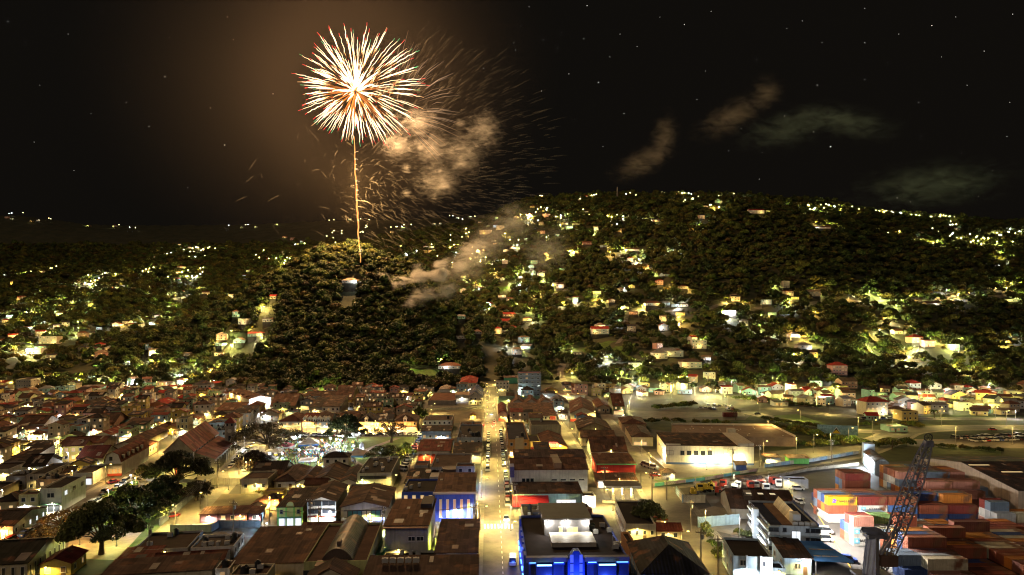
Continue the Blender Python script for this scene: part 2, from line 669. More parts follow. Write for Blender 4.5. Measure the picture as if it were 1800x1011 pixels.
structure("plaza", poly([(118, 982), (122, 940), (205, 925), (255, 930), (205, 985)], 0.055).mesh("plaza", [surf((0.26, 0.19, 0.13), 0.8, 0.3, 0.3)]))
structure("verge", poly([(1330, 734), (1400, 728), (1470, 752), (1400, 748)], 0.06).mesh("verge", [lawn]))
structure("verge", poly([(1330, 745), (1420, 752), (1560, 785), (1500, 780), (1350, 752)], 0.06).mesh("verge", [bush_lawn]))
structure("scrub_ground", poly([(1040, 741), (1310, 738), (1330, 720), (1440, 722), (1900, 730), (1900, 802), (1560, 812), (1340, 802), (1330, 775), (1120, 752)], 0.006).mesh("scrub_ground", [surf((0.034, 0.044, 0.014), 0.95, 0.6, 0.1, 0.5)]))
structure("verge", poly([(1640, 782), (1760, 790), (1760, 800), (1640, 798)], 0.06).mesh("verge", [bush_lawn]))
structure("verge", poly([(1145, 842), (1160, 846), (1330, 826), (1325, 832), (1170, 856)], 0.16).mesh("verge", [lawn]))

# painted markings
marks = []
for y in list(range(700, 1011, 9)):
    a, b_ = Vector(P(871 + (y - 745) * 0.05, y)), Vector(P(871 + (y + 4 - 745) * 0.05, y + 4))
    marks.append((a, b_, 0.16, paint_w))
for yy in (926,):
    for k in range(9):
        x = 852 + k * 6
        marks.append((Vector(P(x, yy - 4)), Vector(P(x + 0.5, yy + 4)), 0.5, paint_w))
mw = structure("road_marking", strip([Vector(P(1440, 1080)), Vector(P(1392, 870))], 0.3, 0.16).mesh("road_marking", [paint_y]))
structure("road_marking", strip([Vector(P(1545, 1080)), Vector(P(1425, 885))], 0.3, 0.16).mesh("road_marking", [paint_y]))
structure("road_marking", strip([Vector(P(1590, 774)), Vector(P(1660, 774))], 0.5, 0.16).mesh("road_marking", [paint_y]))
for a, b_, w_, mt in marks:
    structure("road_marking", strip([a, b_], w_, 0.155).mesh("road_marking", [mt]))
# ------------------------------------------------------------------ windows and building builder
frame_w = surf((0.55, 0.52, 0.46), 0.6, 0.1)
frame_d = surf((0.06, 0.06, 0.065), 0.5, 0.1)
lit_warm = glow((1.0, 0.68, 0.30), 0.6)
lit_white = glow((0.9, 0.95, 1.0), 0.8)
lit_soft = glow((1.0, 0.62, 0.28), 0.2)
PANE = {"d": None, "w": lit_warm, "c": lit_white, "s": lit_soft}
WCACHE = {}
def window_mesh(w, h, kind, dark=False):
    key = (round(w, 1), round(h, 1), kind, dark)
    if key not in WCACHE:
        mb = MB()
        t = 0.11
        mb.box(-w/2, -0.10, 0, -w/2 + t, 0.05, h, 0).box(w/2 - t, -0.10, 0, w/2, 0.05, h, 0)
        mb.box(-w/2 + t, -0.10, h - t, w/2 - t, 0.05, h, 0).box(-w/2 - 0.08, -0.16, -0.08, w/2 + 0.08, 0.05, 0.06, 0)
        if w > 1.3:
            mb.box(-0.04, -0.08, 0.06, 0.04, 0.04, h - t, 0)
        mb.face([(-w/2 + t, -0.02, 0.06), (w/2 - t, -0.02, 0.06), (w/2 - t, -0.02, h - t), (-w/2 + t, -0.02, h - t)], 1)
        WCACHE[key] = mb.mesh("window", [frame_d if dark else frame_w, PANE[kind] or glass_dark()])
    return WCACHE[key]
def shop_mesh(w, h, kind):
    key = ("shop", round(w, 1), round(h, 1), kind)
    if key not in WCACHE:
        mb = MB()
        mb.face([(0.1, -0.03, 0.15), (w - 0.1, -0.03, 0.15), (w - 0.1, -0.03, h - 0.2), (0.1, -0.03, h - 0.2)], 1)
        n = max(2, int(w / 1.6))
        for k in range(n + 1):
            x = k * (w - 0.12) / n
            mb.box(x, -0.08, 0, x + 0.12, 0.0, h, 0)
        mb.box(0, -0.09, h - 0.2, w, 0.0, h, 0).box(0, -0.09, 0.0, w, 0.0, 0.15, 0)
        WCACHE[key] = mb.mesh("shopfront", [frame_w, PANE[kind] or glass_dark()])
    return WCACHE[key]
AC = None
def ac_mesh():
    global AC
    if AC is None:
        AC = MB().box(0, 0, 0.12, 1.3, 0.9, 1.05).box(0.05, 0.05, 0, 0.2, 0.85, 0.12).box(1.1, 0.05, 0, 1.25, 0.85, 0.12).bar((0.65, 0.45, 1.05), (0.65, 0.45, 1.14), 0.36, 10).mesh("air_conditioner", [surf((0.35, 0.34, 0.31), 0.6, 0.2)])
    return AC
TANK = None
def tank_mesh():
    global TANK
    if TANK is None:
        TANK = MB().bar((0, 0, 0), (0, 0, 1.5), 0.72, 12).bar((0, 0, 1.5), (0, 0, 1.8), 0.72, 12, 0, 0.25).bar((0, 0, 1.8), (0, 0, 1.92), 0.27, 8).mesh("water_tank", [surf((0.03, 0.03, 0.032), 0.5, 0.2)])
    return TANK

def roof_parts(kind, w, d, h, rise, ov=0.45):
    """wall top pieces (gables) and roof mesh, local frame: front-left-bottom origin"""
    wall, roof = MB(), MB()
    t = 0.16
    def slab(q):
        q = [Vector(p) for p in q]
        n = (q[1] - q[0]).cross(q[2] - q[0]).normalized()
        if n.z < 0:
            q.reverse()
            n = -n
        lo = [p - n * t for p in q]
        roof.face(q)
        roof.face(list(reversed(lo)))
        for i in range(len(q)):
            j = (i + 1) % len(q)
            roof.face([q[i], lo[i], lo[j], q[j]])
    if kind == "flat":
        p = 0.55
        th = 0.25
        roof.face([(th, th, h - p), (w - th, th, h - p), (w - th, d - th, h - p), (th, d - th, h - p)])
        wall.box(0, 0, 0, w, d, h - p - 0.01)
        wall.box(0, 0, h - p - 0.01, w, th, h, 0, False).box(0, d - th, h - p - 0.01, w, d, h, 0, False)
        wall.box(0, th, h - p - 0.01, th, d - th, h, 0, False).box(w - th, th, h - p - 0.01, w, d - th, h, 0, False)
    elif kind == "gy":
        wall.box(0, 0, 0, w, d, h)
        for y in (0.0, d):
            q = [(0, y, h), (w, y, h), (w / 2, y, h + rise)]
            wall.face(q if y == 0 else list(reversed(q)))
        k = rise / (w / 2)
        e = ov
        slab([(-e, -ov, h - k * e + t), (w / 2, -ov, h + rise + t), (w / 2, d + ov, h + rise + t), (-e, d + ov, h - k * e + t)])
        slab([(w / 2, -ov, h + rise + t), (w + e, -ov, h - k * e + t), (w + e, d + ov, h - k * e + t), (w / 2, d + ov, h + rise + t)])
        roof.bar((w / 2, -ov, h + rise + t + 0.02), (w / 2, d + ov, h + rise + t + 0.02), 0.16, 4)
    elif kind == "gx":
        wall.box(0, 0, 0, w, d, h)
        for x in (0.0, w):
            q = [(x, 0, h), (x, d, h), (x, d / 2, h + rise)]
            wall.face(q if x == w else list(reversed(q)))
        k = rise / (d / 2)
        e = ov
        slab([(-ov, -e, h - k * e + t), (w + ov, -e, h - k * e + t), (w + ov, d / 2, h + rise + t), (-ov, d / 2, h + rise + t)])
        slab([(-ov, d / 2, h + rise + t), (w + ov, d / 2, h + rise + t), (w + ov, d + e, h - k * e + t), (-ov, d + e, h - k * e + t)])
        roof.bar((-ov, d / 2, h + rise + t + 0.02), (w + ov, d / 2, h + rise + t + 0.02), 0.16, 4)
    elif kind == "hip":
        wall.box(0, 0, 0, w, d, h)
        e = ov
        i_ = min(w, d) / 2
        if w >= d:
            r0, r1 = (i_, d / 2, h + rise), (w - i_, d / 2, h + rise)
        else:
            r0, r1 = (w / 2, i_, h + rise), (w / 2, d - i_, h + rise)
        z = h - 0.12
        A, B_, C_, D_ = (-e, -e, z), (w + e, -e, z), (w + e, d + e, z), (-e, d + e, z)
        if w >= d:
            fs = [[A, B_, r1, r0], [B_, C_, r1], [C_, D_, r0, r1], [D_, A, r0]]
        else:
            fs = [[A, B_, r0], [B_, C_, r1, r0], [C_, D_, r1], [D_, A, r0, r1]]
        for q in fs:
            roof.face(q)
        roof.face([D_, C_, B_, A])
        for p_, q_ in ((A, r0), (B_, r1 if w >= d else r0), (C_, r1), (D_, r0 if w >= d else r1), (r0, r1)):
            roof.bar(p_, q_, 0.12, 4)
    elif kind == "shed":
        wall.box(0, 0, 0, w, d, h)
        wall.face([(0, 0, h), (0, d, h), (0, d, h + rise)][::-1])
        wall.face([(w, 0, h), (w, d, h), (w, d, h + rise)])
        wall.face([(0, d, h), (w, d, h), (w, d, h + rise), (0, d, h + rise)][::-1])
        k = rise / d
        slab([(-ov, -ov, h - k * ov + t), (w + ov, -ov, h - k * ov + t), (w + ov, d + ov, h + rise + k * ov + t), (-ov, d + ov, h + rise + k * ov + t)])
    elif kind == "gambrel":
        prof = [(0, h), (w * 0.16, h + rise * 0.72), (w * 0.5, h + rise), (w * 0.84, h + rise * 0.72), (w, h)]
        wall.box(0, 0, 0, w, d, h)
        for y in (0.0, d):
            q = [(x, y, z) for x, z in prof]
            wall.face(list(reversed(q)) if y == 0 else q)
        for (xa, za), (xb, zb) in zip(prof[:-1], prof[1:]):
            slab([(xa, -ov, za + t), (xb, -ov, zb + t), (xb, d + ov, zb + t), (xa, d + ov, za + t)])
    elif kind == "barrel":
        n = 10
        prof = [(w * k / n, h + rise * math.sin(math.pi * k / n)) for k in range(n + 1)]
        wall.box(0, 0, 0, w, d, h)
        for y in (0.0, d):
            q = [(x, y, z) for x, z in prof]
            wall.face(list(reversed(q)) if y == 0 else q)
        for (xa, za), (xb, zb) in zip(prof[:-1], prof[1:]):
            slab([(xa, -ov, za + t), (xb, -ov, zb + t), (xb, d + ov, zb + t), (xa, d + ov, za + t)])
    return wall, roof

def place(x0, x1, yb, vp):
    """front-left ground corner, frontage width and heading of a wall seen between photo columns x0..x1 at base row yb"""
    X0, Y0 = P(x0, yb)
    a = math.atan((vp - 900) / F)
    k = (x1 - 900) / F
    w = (k * Y0 - X0) / (math.cos(a) + k * math.sin(a))
    return X0, Y0, w, -a

FOOT = []            # building footprints, kept free of trees
def B(label, x0, x1, yb, yt, yr, roof="flat", wall=(0.42, 0.38, 0.30), rc=(0.075, 0.055, 0.045), vp=862, win="auto", rise=None, name="town_building",
      cat="building", lit="dddds", shop=None, wm=None, rmat=None, side="auto", clutter=0, ww=1.3, wh=1.4, dark=False, depth=None, lamp=0.8):
    X0, Y0, w, rz = place(x0, x1, yb, vp)
    h = max(2.6, (yb - yt) * Y0 / F)
    d = depth if depth else F * (CAM_H - h) / (yr - HORIZON) - Y0
    d = min(max(d, 5.0), 60.0)
    if rise is None:
        rise = {"flat": 0, "gy": w * 0.20, "gx": d * 0.20, "hip": min(w, d) * 0.24, "shed": d * 0.10, "gambrel": w * 0.42, "barrel": w * 0.24}[roof]
    t = thing(name, label, cat, (X0, Y0, 0), rz)
    FOOT.append((X0, Y0, w, d, -rz))
    wmb, rmb = roof_parts(roof, w, d, h, rise)
    wmat = wm or surf(wall, 0.85, 0.2, 0.5, 0, streak=2)
    seam = {"gy": 1, "gx": 0, "hip": 0, "shed": 0, "gambrel": 1, "barrel": 1}.get(roof)
    rc = (rc[0] * 0.76, rc[1] * 0.66, rc[2] * 0.63)
    rm = rmat or (surf(rc, 0.92, 0.4, 0.22, 0.2, spec=0.1) if roof == "flat" else surf(rc, 0.9, 0.35, 0.25, 0.0, 0.0, 0 if seam == 1 else 1, 0.35, (seam, 0.8), 0.12))
    link("wall", wmb.mesh("wall", [wmat]), t)
    link("roof", rmb.mesh("roof", [rm]), t)
    z0 = 0
    if shop:
        sw = w - 0.6
        link("shopfront", shop_mesh(sw, 2.6, shop), t, (0.3, -0.004, 0.05))
        mb = MB().box(0.1, -1.1, 2.75, w - 0.1, -0.004, 2.95)
        link("awning", mb.mesh("awning", [surf(random.choice([(0.4, 0.36, 0.3), (0.3, 0.05, 0.04), (0.06, 0.1, 0.25), (0.1, 0.25, 0.15)]), 0.7, 0.15)]), t)
        z0 = 3.1
    if win:
        st = max(1, int((h - z0 + 0.4) / 3.1))
        vis = side
        if side == "auto":
            vis = "R" if x1 < vp else ("L" if x0 > vp else "")
        nc = max(1, int(w / (ww * 2.0)))
        for s_ in range(st):
            zz = z0 + (h - z0) * (s_ + 0.5) / st - wh / 2 + 0.1
            if zz + wh > h - 0.25 or zz < 0.3:
                continue
            for c in range(nc):
                xx = w * (c + 0.5) / nc
                link("window", window_mesh(ww, wh, random.choice(lit), dark), t, (xx, -0.004, zz))
            if vis:
                ns = min(9, max(1, int(d / (ww * 2.6))))
                for c in range(ns):
                    yy = d * (c + 0.5) / ns
                    if vis == "R":
                        link("window", window_mesh(ww, wh, random.choice(lit), dark), t, (w + 0.004, yy, zz), R(90))
                    else:
                        link("window", window_mesh(ww, wh, random.choice(lit), dark), t, (-0.004, yy, zz), R(-90))
        if not shop and z0 == 0 and h > 2.8:
            mb = MB().box(-0.5, -0.07, 0, 0.5, 0.03, 2.1)
            link("door", mb.mesh("door", [surf((0.12, 0.07, 0.04), 0.6, 0.2)]), t, (w * 0.5 + (w / nc) * 0.5 if nc > 1 else w * 0.78, 0, 0.02))
    if roof in ("shed", "gx", "gy") and w > 7 and d > 7:
        for k in range(random.choice([1, 2, 3, 4])):
            pw_, pl_ = random.choice([0.9, 1.6, 2.4]), random.uniform(1.6, 4.0)
            pc = surf(random.choice([(0.19, 0.09, 0.05), (0.24, 0.2, 0.16), (0.05, 0.04, 0.035), (0.15, 0.06, 0.035), (0.3, 0.26, 0.2)]), 0.6, 0.3, 0.5)
            mb = MB()
            if roof == "gy":
                sgn = random.choice([0, 1])
                k_ = rise / (w / 2)
                x1_ = random.uniform(0.4, max(0.5, w / 2 - pl_ - 0.3))
                x2_ = min(x1_ + pl_, w / 2 - 0.2)
                y1_ = random.uniform(0.3, d - pw_ - 0.3)
                f_ = (lambda x: x) if not sgn else (lambda x: w - x)
                q = [(f_(x1_), y1_, h + k_ * x1_ + 0.26), (f_(x2_), y1_, h + k_ * x2_ + 0.26), (f_(x2_), y1_ + pw_, h + k_ * x2_ + 0.26), (f_(x1_), y1_ + pw_, h + k_ * x1_ + 0.26)]
                mb.face(q[::-1] if sgn else q)
            else:
                dd_ = d if roof == "shed" else d / 2
                k_ = rise / dd_
                y1_ = random.uniform(0.3, max(0.4, dd_ - pl_ - 0.3))
                y2_ = min(y1_ + pl_, dd_ - 0.1)
                x1_ = random.uniform(0.3, w - pw_ - 0.3)
                mb.face([(x1_, y1_, h + k_ * y1_ + 0.26), (x1_ + pw_, y1_, h + k_ * y1_ + 0.26), (x1_ + pw_, y2_, h + k_ * y2_ + 0.26), (x1_, y2_, h + k_ * y2_ + 0.26)])
            link("roof_patch", mb.mesh("roof_patch", [pc]), t)
    if roof == "flat":
        for k in range(clutter):
            q = random.random()
            px_, py_ = random.uniform(0.8, max(0.9, w - 2.2)), random.uniform(0.8, max(0.9, d - 2))
            if q < 0.7:
                link("air_conditioner", ac_mesh(), t, (px_, py_, h - 0.54), random.choice([0, R(90)]))
            else:
                link("water_tank", tank_mesh(), t, (px_ + 0.8, py_ + 0.8, h - 0.54))
    t["_w"], t["_d"], t["_h"] = w, d, h
    if lamp and random.random() < lamp:
        lx, lz = w * random.uniform(0.15, 0.85), min(h - 0.4, random.uniform(2.8, 4.2))
        link("wall_lamp", MB().box(-0.12, -0.7, -0.06, 0.12, 0.0, 0.08).mesh("wall_lamp", [frame_d]), t, (lx, 0, lz))
        lc = random.choice([WARM, YEL, YEL, (1.0, 0.9, 0.65), WHT])
        link("lamp_glass", MB().box(-0.16, -1.15, -0.16, 0.16, -0.72, -0.02).mesh("lamp_glass", [glow(lc, 10.0)]), t, (lx, 0, lz))
        down_light(t, (lx, -1.7, lz - 0.1), random.choice([2000, 3600, 6000]), lc, 0.15, 168)
    return t

def text_mesh(body, size, mat, depth=0.02):
    cu = bpy.data.curves.new("lettering", "FONT")
    cu.body = body
    cu.size = size
    cu.extrude = depth
    cu.align_x = "CENTER"
    cu.align_y = "CENTER"
    ob = bpy.data.objects.new("lettering", cu)
    COL.objects.link(ob)
    dg = bpy.context.evaluated_depsgraph_get()
    me = bpy.data.meshes.new_from_object(ob.evaluated_get(dg))
    me.name = "lettering"
    bpy.data.objects.remove(ob)
    me.materials.clear()
    me.materials.append(mat)
    return me
def add_part(t, name, mb, mat, loc=(0, 0, 0), rz=0, smooth=False):
    return link(name, mb.mesh(name, mat if isinstance(mat, list) else [mat], smooth), t, loc, rz)
CREAM, WHITE, GREY, TAN, YELLOW = (0.46, 0.40, 0.27), (0.58, 0.55, 0.48), (0.30, 0.29, 0.27), (0.36, 0.29, 0.19), (0.50, 0.38, 0.10)
GREEN, BLUEG, PINK, OLIVE, NAVY, REDW = (0.25, 0.36, 0.22), (0.26, 0.36, 0.42), (0.50, 0.27, 0.22), (0.36, 0.36, 0.12), (0.045, 0.085, 0.36), (0.42, 0.035, 0.03)
RUST, BROWN, DARK, RED, SLATE = (0.15, 0.072, 0.045), (0.105, 0.07, 0.052), (0.045, 0.037, 0.034), (0.26, 0.035, 0.025), (0.055, 0.058, 0.068)
CHAR = (0.022, 0.02, 0.02)

# --- left of the main street, near to far
t = B("long hall with rust brown sheet roof at the bottom edge left of main street", 640, 838, 1078, 1012, 985, "shed", GREY, BROWN, rise=0.8)
for k in range(5):
    link("air_conditioner", ac_mesh(), t, (3 + k * 1.7, 4.6, t["_h"] + 0.9))
t = B("grey concrete block with copper coloured roof eave left of the main street", 677, 752, 985, 924, 882, "shed", (0.30, 0.28, 0.27), (0.20, 0.11, 0.06), win=None, rise=0.6)
w_, d_, h_ = t["_w"], t["_d"], t["_h"]
for xx in (0.62, 0.82):
    link("window", window_mesh(1.9, 1.2, "d"), t, (w_ * xx, -0.004, h_ * 0.55))
for k in range(4):
    link("window", window_mesh(0.7, 0.6, "c" if k else "w"), t, (w_ * (0.62 + 0.1 * k), -0.004, 1.0))
add_part(t, "roof_eave", MB().box(-0.3, -1.6, h_ - 0.35, w_ + 0.3, -0.5, h_ - 0.1), surf((0.34, 0.17, 0.07), 0.6, 0.3, 0.5))
add_part(t, "roof_hatch", MB().box(w_ * 0.7, d_ * 0.62, h_ + 0.4, w_ - 0.1, d_ - 0.3, h_ + 1.7), surf(DARK, 0.8, 0.2))
t = B("low black roofed yard shed below the grey concrete block", 668, 778, 1006, 990, 968, "flat", GREY, CHAR, win=None, clutter=7)
t = B("dark brown roofed shop on the left pavement beside the glowing yellow alley", 766, 838, 1004, 972, 920, "shed", (0.33, 0.31, 0.29), (0.10, 0.062, 0.05), rise=1.0, side="R", lit="dds")
t = B("deep blue bank with five tall lit windows left of the main street", 765, 833, 917, 869, 838, "shed", NAVY, (0.17, 0.10, 0.07), win=None, rise=1.2)
w_, d_, h_ = t["_w"], t["_d"], t["_h"]
for k in range(5):
    link("window", window_mesh(0.9, h_ * 0.66, "s"), t, (w_ * (0.14 + 0.18 * k), -0.004, 1.3))
light(t, (w_ * 0.75, -2.6, 1.6), 500, (0.15, 0.22, 1.0), 0.15)  # blue lights added to brighten the navy wall, without fixtures
light(t, (w_ * 0.25, -2.6, 1.6), 420, (0.25, 0.28, 1.0), 0.15)
light(t, (w_ + 1.6, 3, 2.0), 500, (1.0, 0.12, 0.10), 0.15)
add_part(t, "cornice", MB().box(-0.6, -1.0, h_ + 0.2, w_ + 0.9, -0.02, h_ + 0.75), surf((0.45, 0.38, 0.32), 0.7, 0.15))
B("low blue annexe with five small lit windows joined to the blue bank", 706, 764, 907, 865, 842, "flat", NAVY, CHAR, lit="w", ww=1.2, wh=1.6, clutter=3)
B("dark sheet metal store behind the low blue annexe", 712, 764, 868, 850, 832, "shed", (0.09, 0.085, 0.085), CHAR, win=None)
t = B("grey rimmed brown roofed office with round roof lantern left of the main street", 757, 826, 851, 821, 797, "flat", (0.36, 0.34, 0.31), BROWN, clutter=2, lit="dds")
w_, d_, h_ = t["_w"], t["_d"], t["_h"]
add_part(t, "light_panel", MB().box(w_ + 0.02, -8, 1.5, w_ + 0.5, -2, h_ + 2.0), glow((0.12, 0.45, 1.0), 1.6))
light(t, (w_ + 2.2, -5, 3.0), 900, (0.2, 0.5, 1.0), 0.2)
light(t, (w_ + 2.2, -14, 2.5), 600, (0.4, 0.35, 1.0), 0.2)
add_part(t, "lantern", MB().bar((w_ * 0.55, -6, 2), (w_ * 0.55, -6, 7.2), 3.2, 18).bar((w_ * 0.55, -6, 7.2), (w_ * 0.55, -6, 7.5), 3.5, 18), surf(BROWN, 0.7, 0.2))
add_part(t, "terrace", MB().box(0.5, -10, 0, w_ - 0.5, -0.02, 5.0), surf((0.42, 0.40, 0.34), 0.8, 0.2))
B("small rounded brown roofed kiosk block at the foot of the square street", 728, 752, 838, 818, 810, "flat", GREY, RUST, win=None)
t = B("ornate white and red arcaded building facing the square street", 734, 790, 816, 793, 772, "gx", (0.55, 0.49, 0.38), (0.22, 0.055, 0.035), win=None, rise=1.6)
w_, d_, h_ = t["_w"], t["_d"], t["_h"]
for k in range(5):
    mb = MB().box(-1.1, -0.09, 0.3, 1.1, 0.0, h_ * 0.6)
    for q in range(7):
        a0, a1 = math.pi * q / 7, math.pi * (q + 1) / 7
        mb.face([(1.1 * math.cos(a0), -0.09, h_ * 0.6 + 1.1 * math.sin(a0)), (0, -0.09, h_ * 0.6), (1.1 * math.cos(a1), -0.09, h_ * 0.6 + 1.1 * math.sin(a1))])
    add_part(t, "arched_door", mb, surf((0.36, 0.06, 0.035), 0.6, 0.2), (w_ * (0.1 + 0.2 * k), -0.004, 0))
B("slate blue fronted shop with dark roof left of the main street", 741, 792, 777, 758, 752, "shed", (0.20, 0.25, 0.31), DARK, lit="dds")
B("pale fronted house with brown parapet roof beside the blue fronted shop", 743, 794, 758, 739, 730, "flat", (0.42, 0.42, 0.36), BROWN, lit="d", clutter=2)
B("faded blue two storey shop at the street lights", 803, 847, 797, 769, 746, "flat", (0.24, 0.29, 0.33), DARK, shop="s", clutter=9)
B("brown roofed shed behind the faded blue shop", 797, 845, 816, 797, 783, "shed", GREY, DARK, win=None, rise=1.2)
B("low dark shop near the street lights with rooftop tanks", 806, 846, 765, 753, 742, "flat", TAN, RUST, clutter=6, lit="ds")
B("red roofed two storey house beside the north end of the main street", 808, 838, 690, 673, 662, "hip", CREAM, RED, lit="ds", rise=2.5)
B("white house with blue gabled roof beside the north end of the main street", 824, 848, 712, 698, 684, "gy", (0.50, 0.47, 0.38), (0.05, 0.09, 0.2), lit="d", rise=4.0)
B("roofless walled compound with grey stalls north of the vacant lot", 752, 800, 712, 704, 690, "flat", (0.32, 0.27, 0.2), RUST, win=None)
B("flat pale block inside the walled compound", 800, 824, 706, 694, 688, "flat", CREAM, TAN, win=None)
B("small white hip roofed pavilion behind the walled compound", 772, 795, 690, 684, 680, "hip", WHITE, (0.4, 0.38, 0.33), win=None)
B("little yellow gabled hut on the vacant lot", 826, 836, 736, 730, 727, "gy", YELLOW, RUST, win=None, depth=5)
# --- right of the main street
t = B("orange and tan two storey corner shop on the main street", 893, 930, 807, 773, 742, "flat", (0.50, 0.26, 0.07), (0.020, 0.020, 0.045), lit="ddc", side="L", clutter=3)
add_part(t, "bay", MB().box(t["_w"] * 0.34, -0.35, 0, t["_w"] * 0.74, -0.01, t["_h"] + 0.8), surf((0.50, 0.38, 0.18), 0.8, 0.15))
t = B("narrow olive three storey shop beside the orange corner shop", 931, 950, 805, 776, 764, "flat", (0.38, 0.34, 0.14), DARK, lit="wsd", shop="s")
add_part(t, "sign", MB().box(t["_w"] * 0.1, -0.2, 3.6, t["_w"] * 0.9, -0.05, 5.0), surf((0.30, 0.05, 0.05), 0.6, 0.5, 0.9))
t = B("fast food shop with gabled brown roof and glowing red sign", 951, 997, 805, 786, 764, "gy", (0.52, 0.40, 0.10), RUST, win=None, shop="c", rise=2.2)
sg = add_part(t, "sign", MB().box(-2.6, 0, -0.95, 2.6, 0.12, 0.95).box(-1.9, 0.01, 0.95, 1.9, 0.11, 1.5), glow((1.0, 0.06, 0.08), 0.9), (t["_w"] * 0.46, -0.9, t["_h"] + 0.9))
mb = MB()
for q in range(4):
    x_ = -2.1 + q * 1.1
    mb.box(x_, -0.06, -0.6, x_ + 0.3, -0.01, 0.6).box(x_ + 0.3, -0.06, 0.3, x_ + 0.7, -0.01, 0.6).box(x_ + 0.3, -0.06, -0.6, x_ + 0.7, -0.01, -0.3).box(x_ + 0.6, -0.06, -0.3, x_ + 0.85, -0.01, 0.3)
link("lettering", mb.mesh("lettering", [glow((1.0, 0.72, 0.12), 3.0)]), sg)
for xx in (0.22, 0.72):
    fl = add_part(t, "floodlight", MB().box(-0.3, -0.25, -0.25, 0.3, 0.25, 0.25), surf(GREY, 0.5, 0.1), (t["_w"] * xx, -1.6, t["_h"] + 0.9))
    light(t, (t["_w"] * xx, -2.2, t["_h"] + 0.9), 5200, ORANGE if xx > 0.5 else WARM, 0.45)
add_part(t, "fascia", MB().box(0, -0.55, 3.3, t["_w"], -0.02, 4.1), surf((0.45, 0.13, 0.03), 0.6, 0.1))
B("windowless khaki store behind the fast food shop", 934, 986, 779, 747, 738, "flat", (0.34, 0.31, 0.22), DARK, win=None, clutter=2)
t = B("big white walled store with folded brown roof on the main street", 899, 1033, 868, 826, 806, "gx", (0.50, 0.48, 0.43), (0.13, 0.075, 0.055), win=None, rise=2.0)
w_, d_, h_ = t["_w"], t["_d"], t["_h"]
for k in range(3):
    link("window", window_mesh(1.2, 1.6, "d", True), t, (w_ * (0.16 + 0.055 * k), -0.004, h_ * 0.45))
for k in range(4):
    link("window", window_mesh(1.9, 0.4, "d", True), t, (w_ * (0.56 + 0.12 * k), -0.004, h_ * 0.55))
add_part(t, "roof_ridge", MB().box(w_ * 0.56, 0.5, h_ + 0.2, w_ * 0.66, d_ * 0.8, h_ + 2.3), surf((0.20, 0.12, 0.08), 0.6, 0.2))
add_part(t, "corner_sign", MB().box(-0.5, -0.6, h_ - 2.6, 1.0, 5, h_ + 1.2), surf((0.10, 0.10, 0.3), 0.5, 0.3))
B("dark purple roofed rear wing of the big white store", 905, 1030, 832, 806, 796, "shed", GREY, (0.06, 0.04, 0.05), win=None)
t = B("turquoise diner with curved red awning on the main street", 905, 1022, 891, 868, 853, "shed", (0.28, 0.46, 0.45), (0.085, 0.062, 0.052), win=None, rise=0.9)
w_, d_, h_ = t["_w"], t["_d"], t["_h"]
mb = MB()
for k in range(8):
    a0, a1 = (k / 8) * math.pi / 2, ((k + 1) / 8) * math.pi / 2
    y0, zz0, y1, zz1 = -3.2 * math.sin(a1), h_ - 3.0 + 2.4 * math.cos(a1), -3.2 * math.sin(a0), h_ - 3.0 + 2.4 * math.cos(a0)
    mb.face([(-0.8, y0, zz0), (w_ * 0.5, y0, zz0), (w_ * 0.5, y1, zz1), (-0.8, y1, zz1)])
add_part(t, "red_awning", mb.box(-0.8, -3.3, h_ - 3.6, w_ * 0.5, -3.0, h_ - 3.0), surf((0.48, 0.03, 0.045), 0.5, 0.12))
link("shopfront", shop_mesh(w_ * 0.5, 2.4, "d"), t, (0.1, -0.9, 0.1))
link("shopfront", shop_mesh(w_ * 0.3, 2.3, "c"), t, (w_ * 0.62, -0.004, 0.1))
t = B("small white block with a bright wall lamp beside the turquoise diner", 1024, 1047, 893, 872, 864, "flat", WHITE, DARK, win=None)
light(t, (t["_w"] * 0.4, -0.7, t["_h"] - 0.6), 3200, WHT, 0.3)
t = B("cluttered low roofs between the diner and the blue lit hotel", 920, 1046, 932, 912, 886, "flat", (0.2, 0.2, 0.21), CHAR, win=None, clutter=16)
for q in range(4):
    add_part(t, "roof_plant", MB().box(0, 0, 0, random.uniform(2, 5), random.uniform(2, 3), random.uniform(0.8, 1.8)), surf(random.choice([GREY, DARK, SLATE, RUST]), 0.7, 0.2), (3 + q * 5, random.uniform(2, 6), t["_h"] - 0.53))
# blue LED hotel
t = B("hotel with blue lit stepped front and black roof at the bottom centre", 925, 1104, 1066, 981, 906, "flat", (0.05, 0.08, 0.30), (0.030, 0.027, 0.028), win=None, name="hotel", cat="hotel")
w_, d_, h_ = t["_w"], t["_d"], t["_h"]
blue = surf((0.03, 0.08, 0.42), 0.45, 0.15)
led = glow((0.10, 0.32, 1.0), 3.2)
cyan = glow((0.35, 0.75, 1.0), 3.5)
mb = MB().box(-0.1, -1.4, h_ - 0.5, w_ * 0.40, -0.02, h_ + 0.5).box(w_ * 0.56, -1.4, h_ - 0.5, w_ + 0.05, -0.02, h_ + 0.5)
add_part(t, "front_parapet", mb, surf((0.12, 0.12, 0.17), 0.6, 0.2))
mb = MB()
pr = [(w_ * 0.40, h_ - 0.2), (w_ * 0.42, h_ + 0.9), (w_ * 0.455, h_ + 2.1), (w_ * 0.505, h_ + 2.1), (w_ * 0.54, h_ + 0.9), (w_ * 0.56, h_ - 0.2)]
front = [(w_ * 0.40, -2.0, 0)] + [(x, -2.0, z) for x, z in pr] + [(w_ * 0.56, -2.0, 0)]
mb.face(list(reversed(front)))
for (a, b_) in zip(front[:-1], front[1:]):
    mb.face([a, b_, (b_[0], -0.02, b_[2]), (a[0], -0.02, a[2])])
add_part(t, "centre_tower", mb, blue)
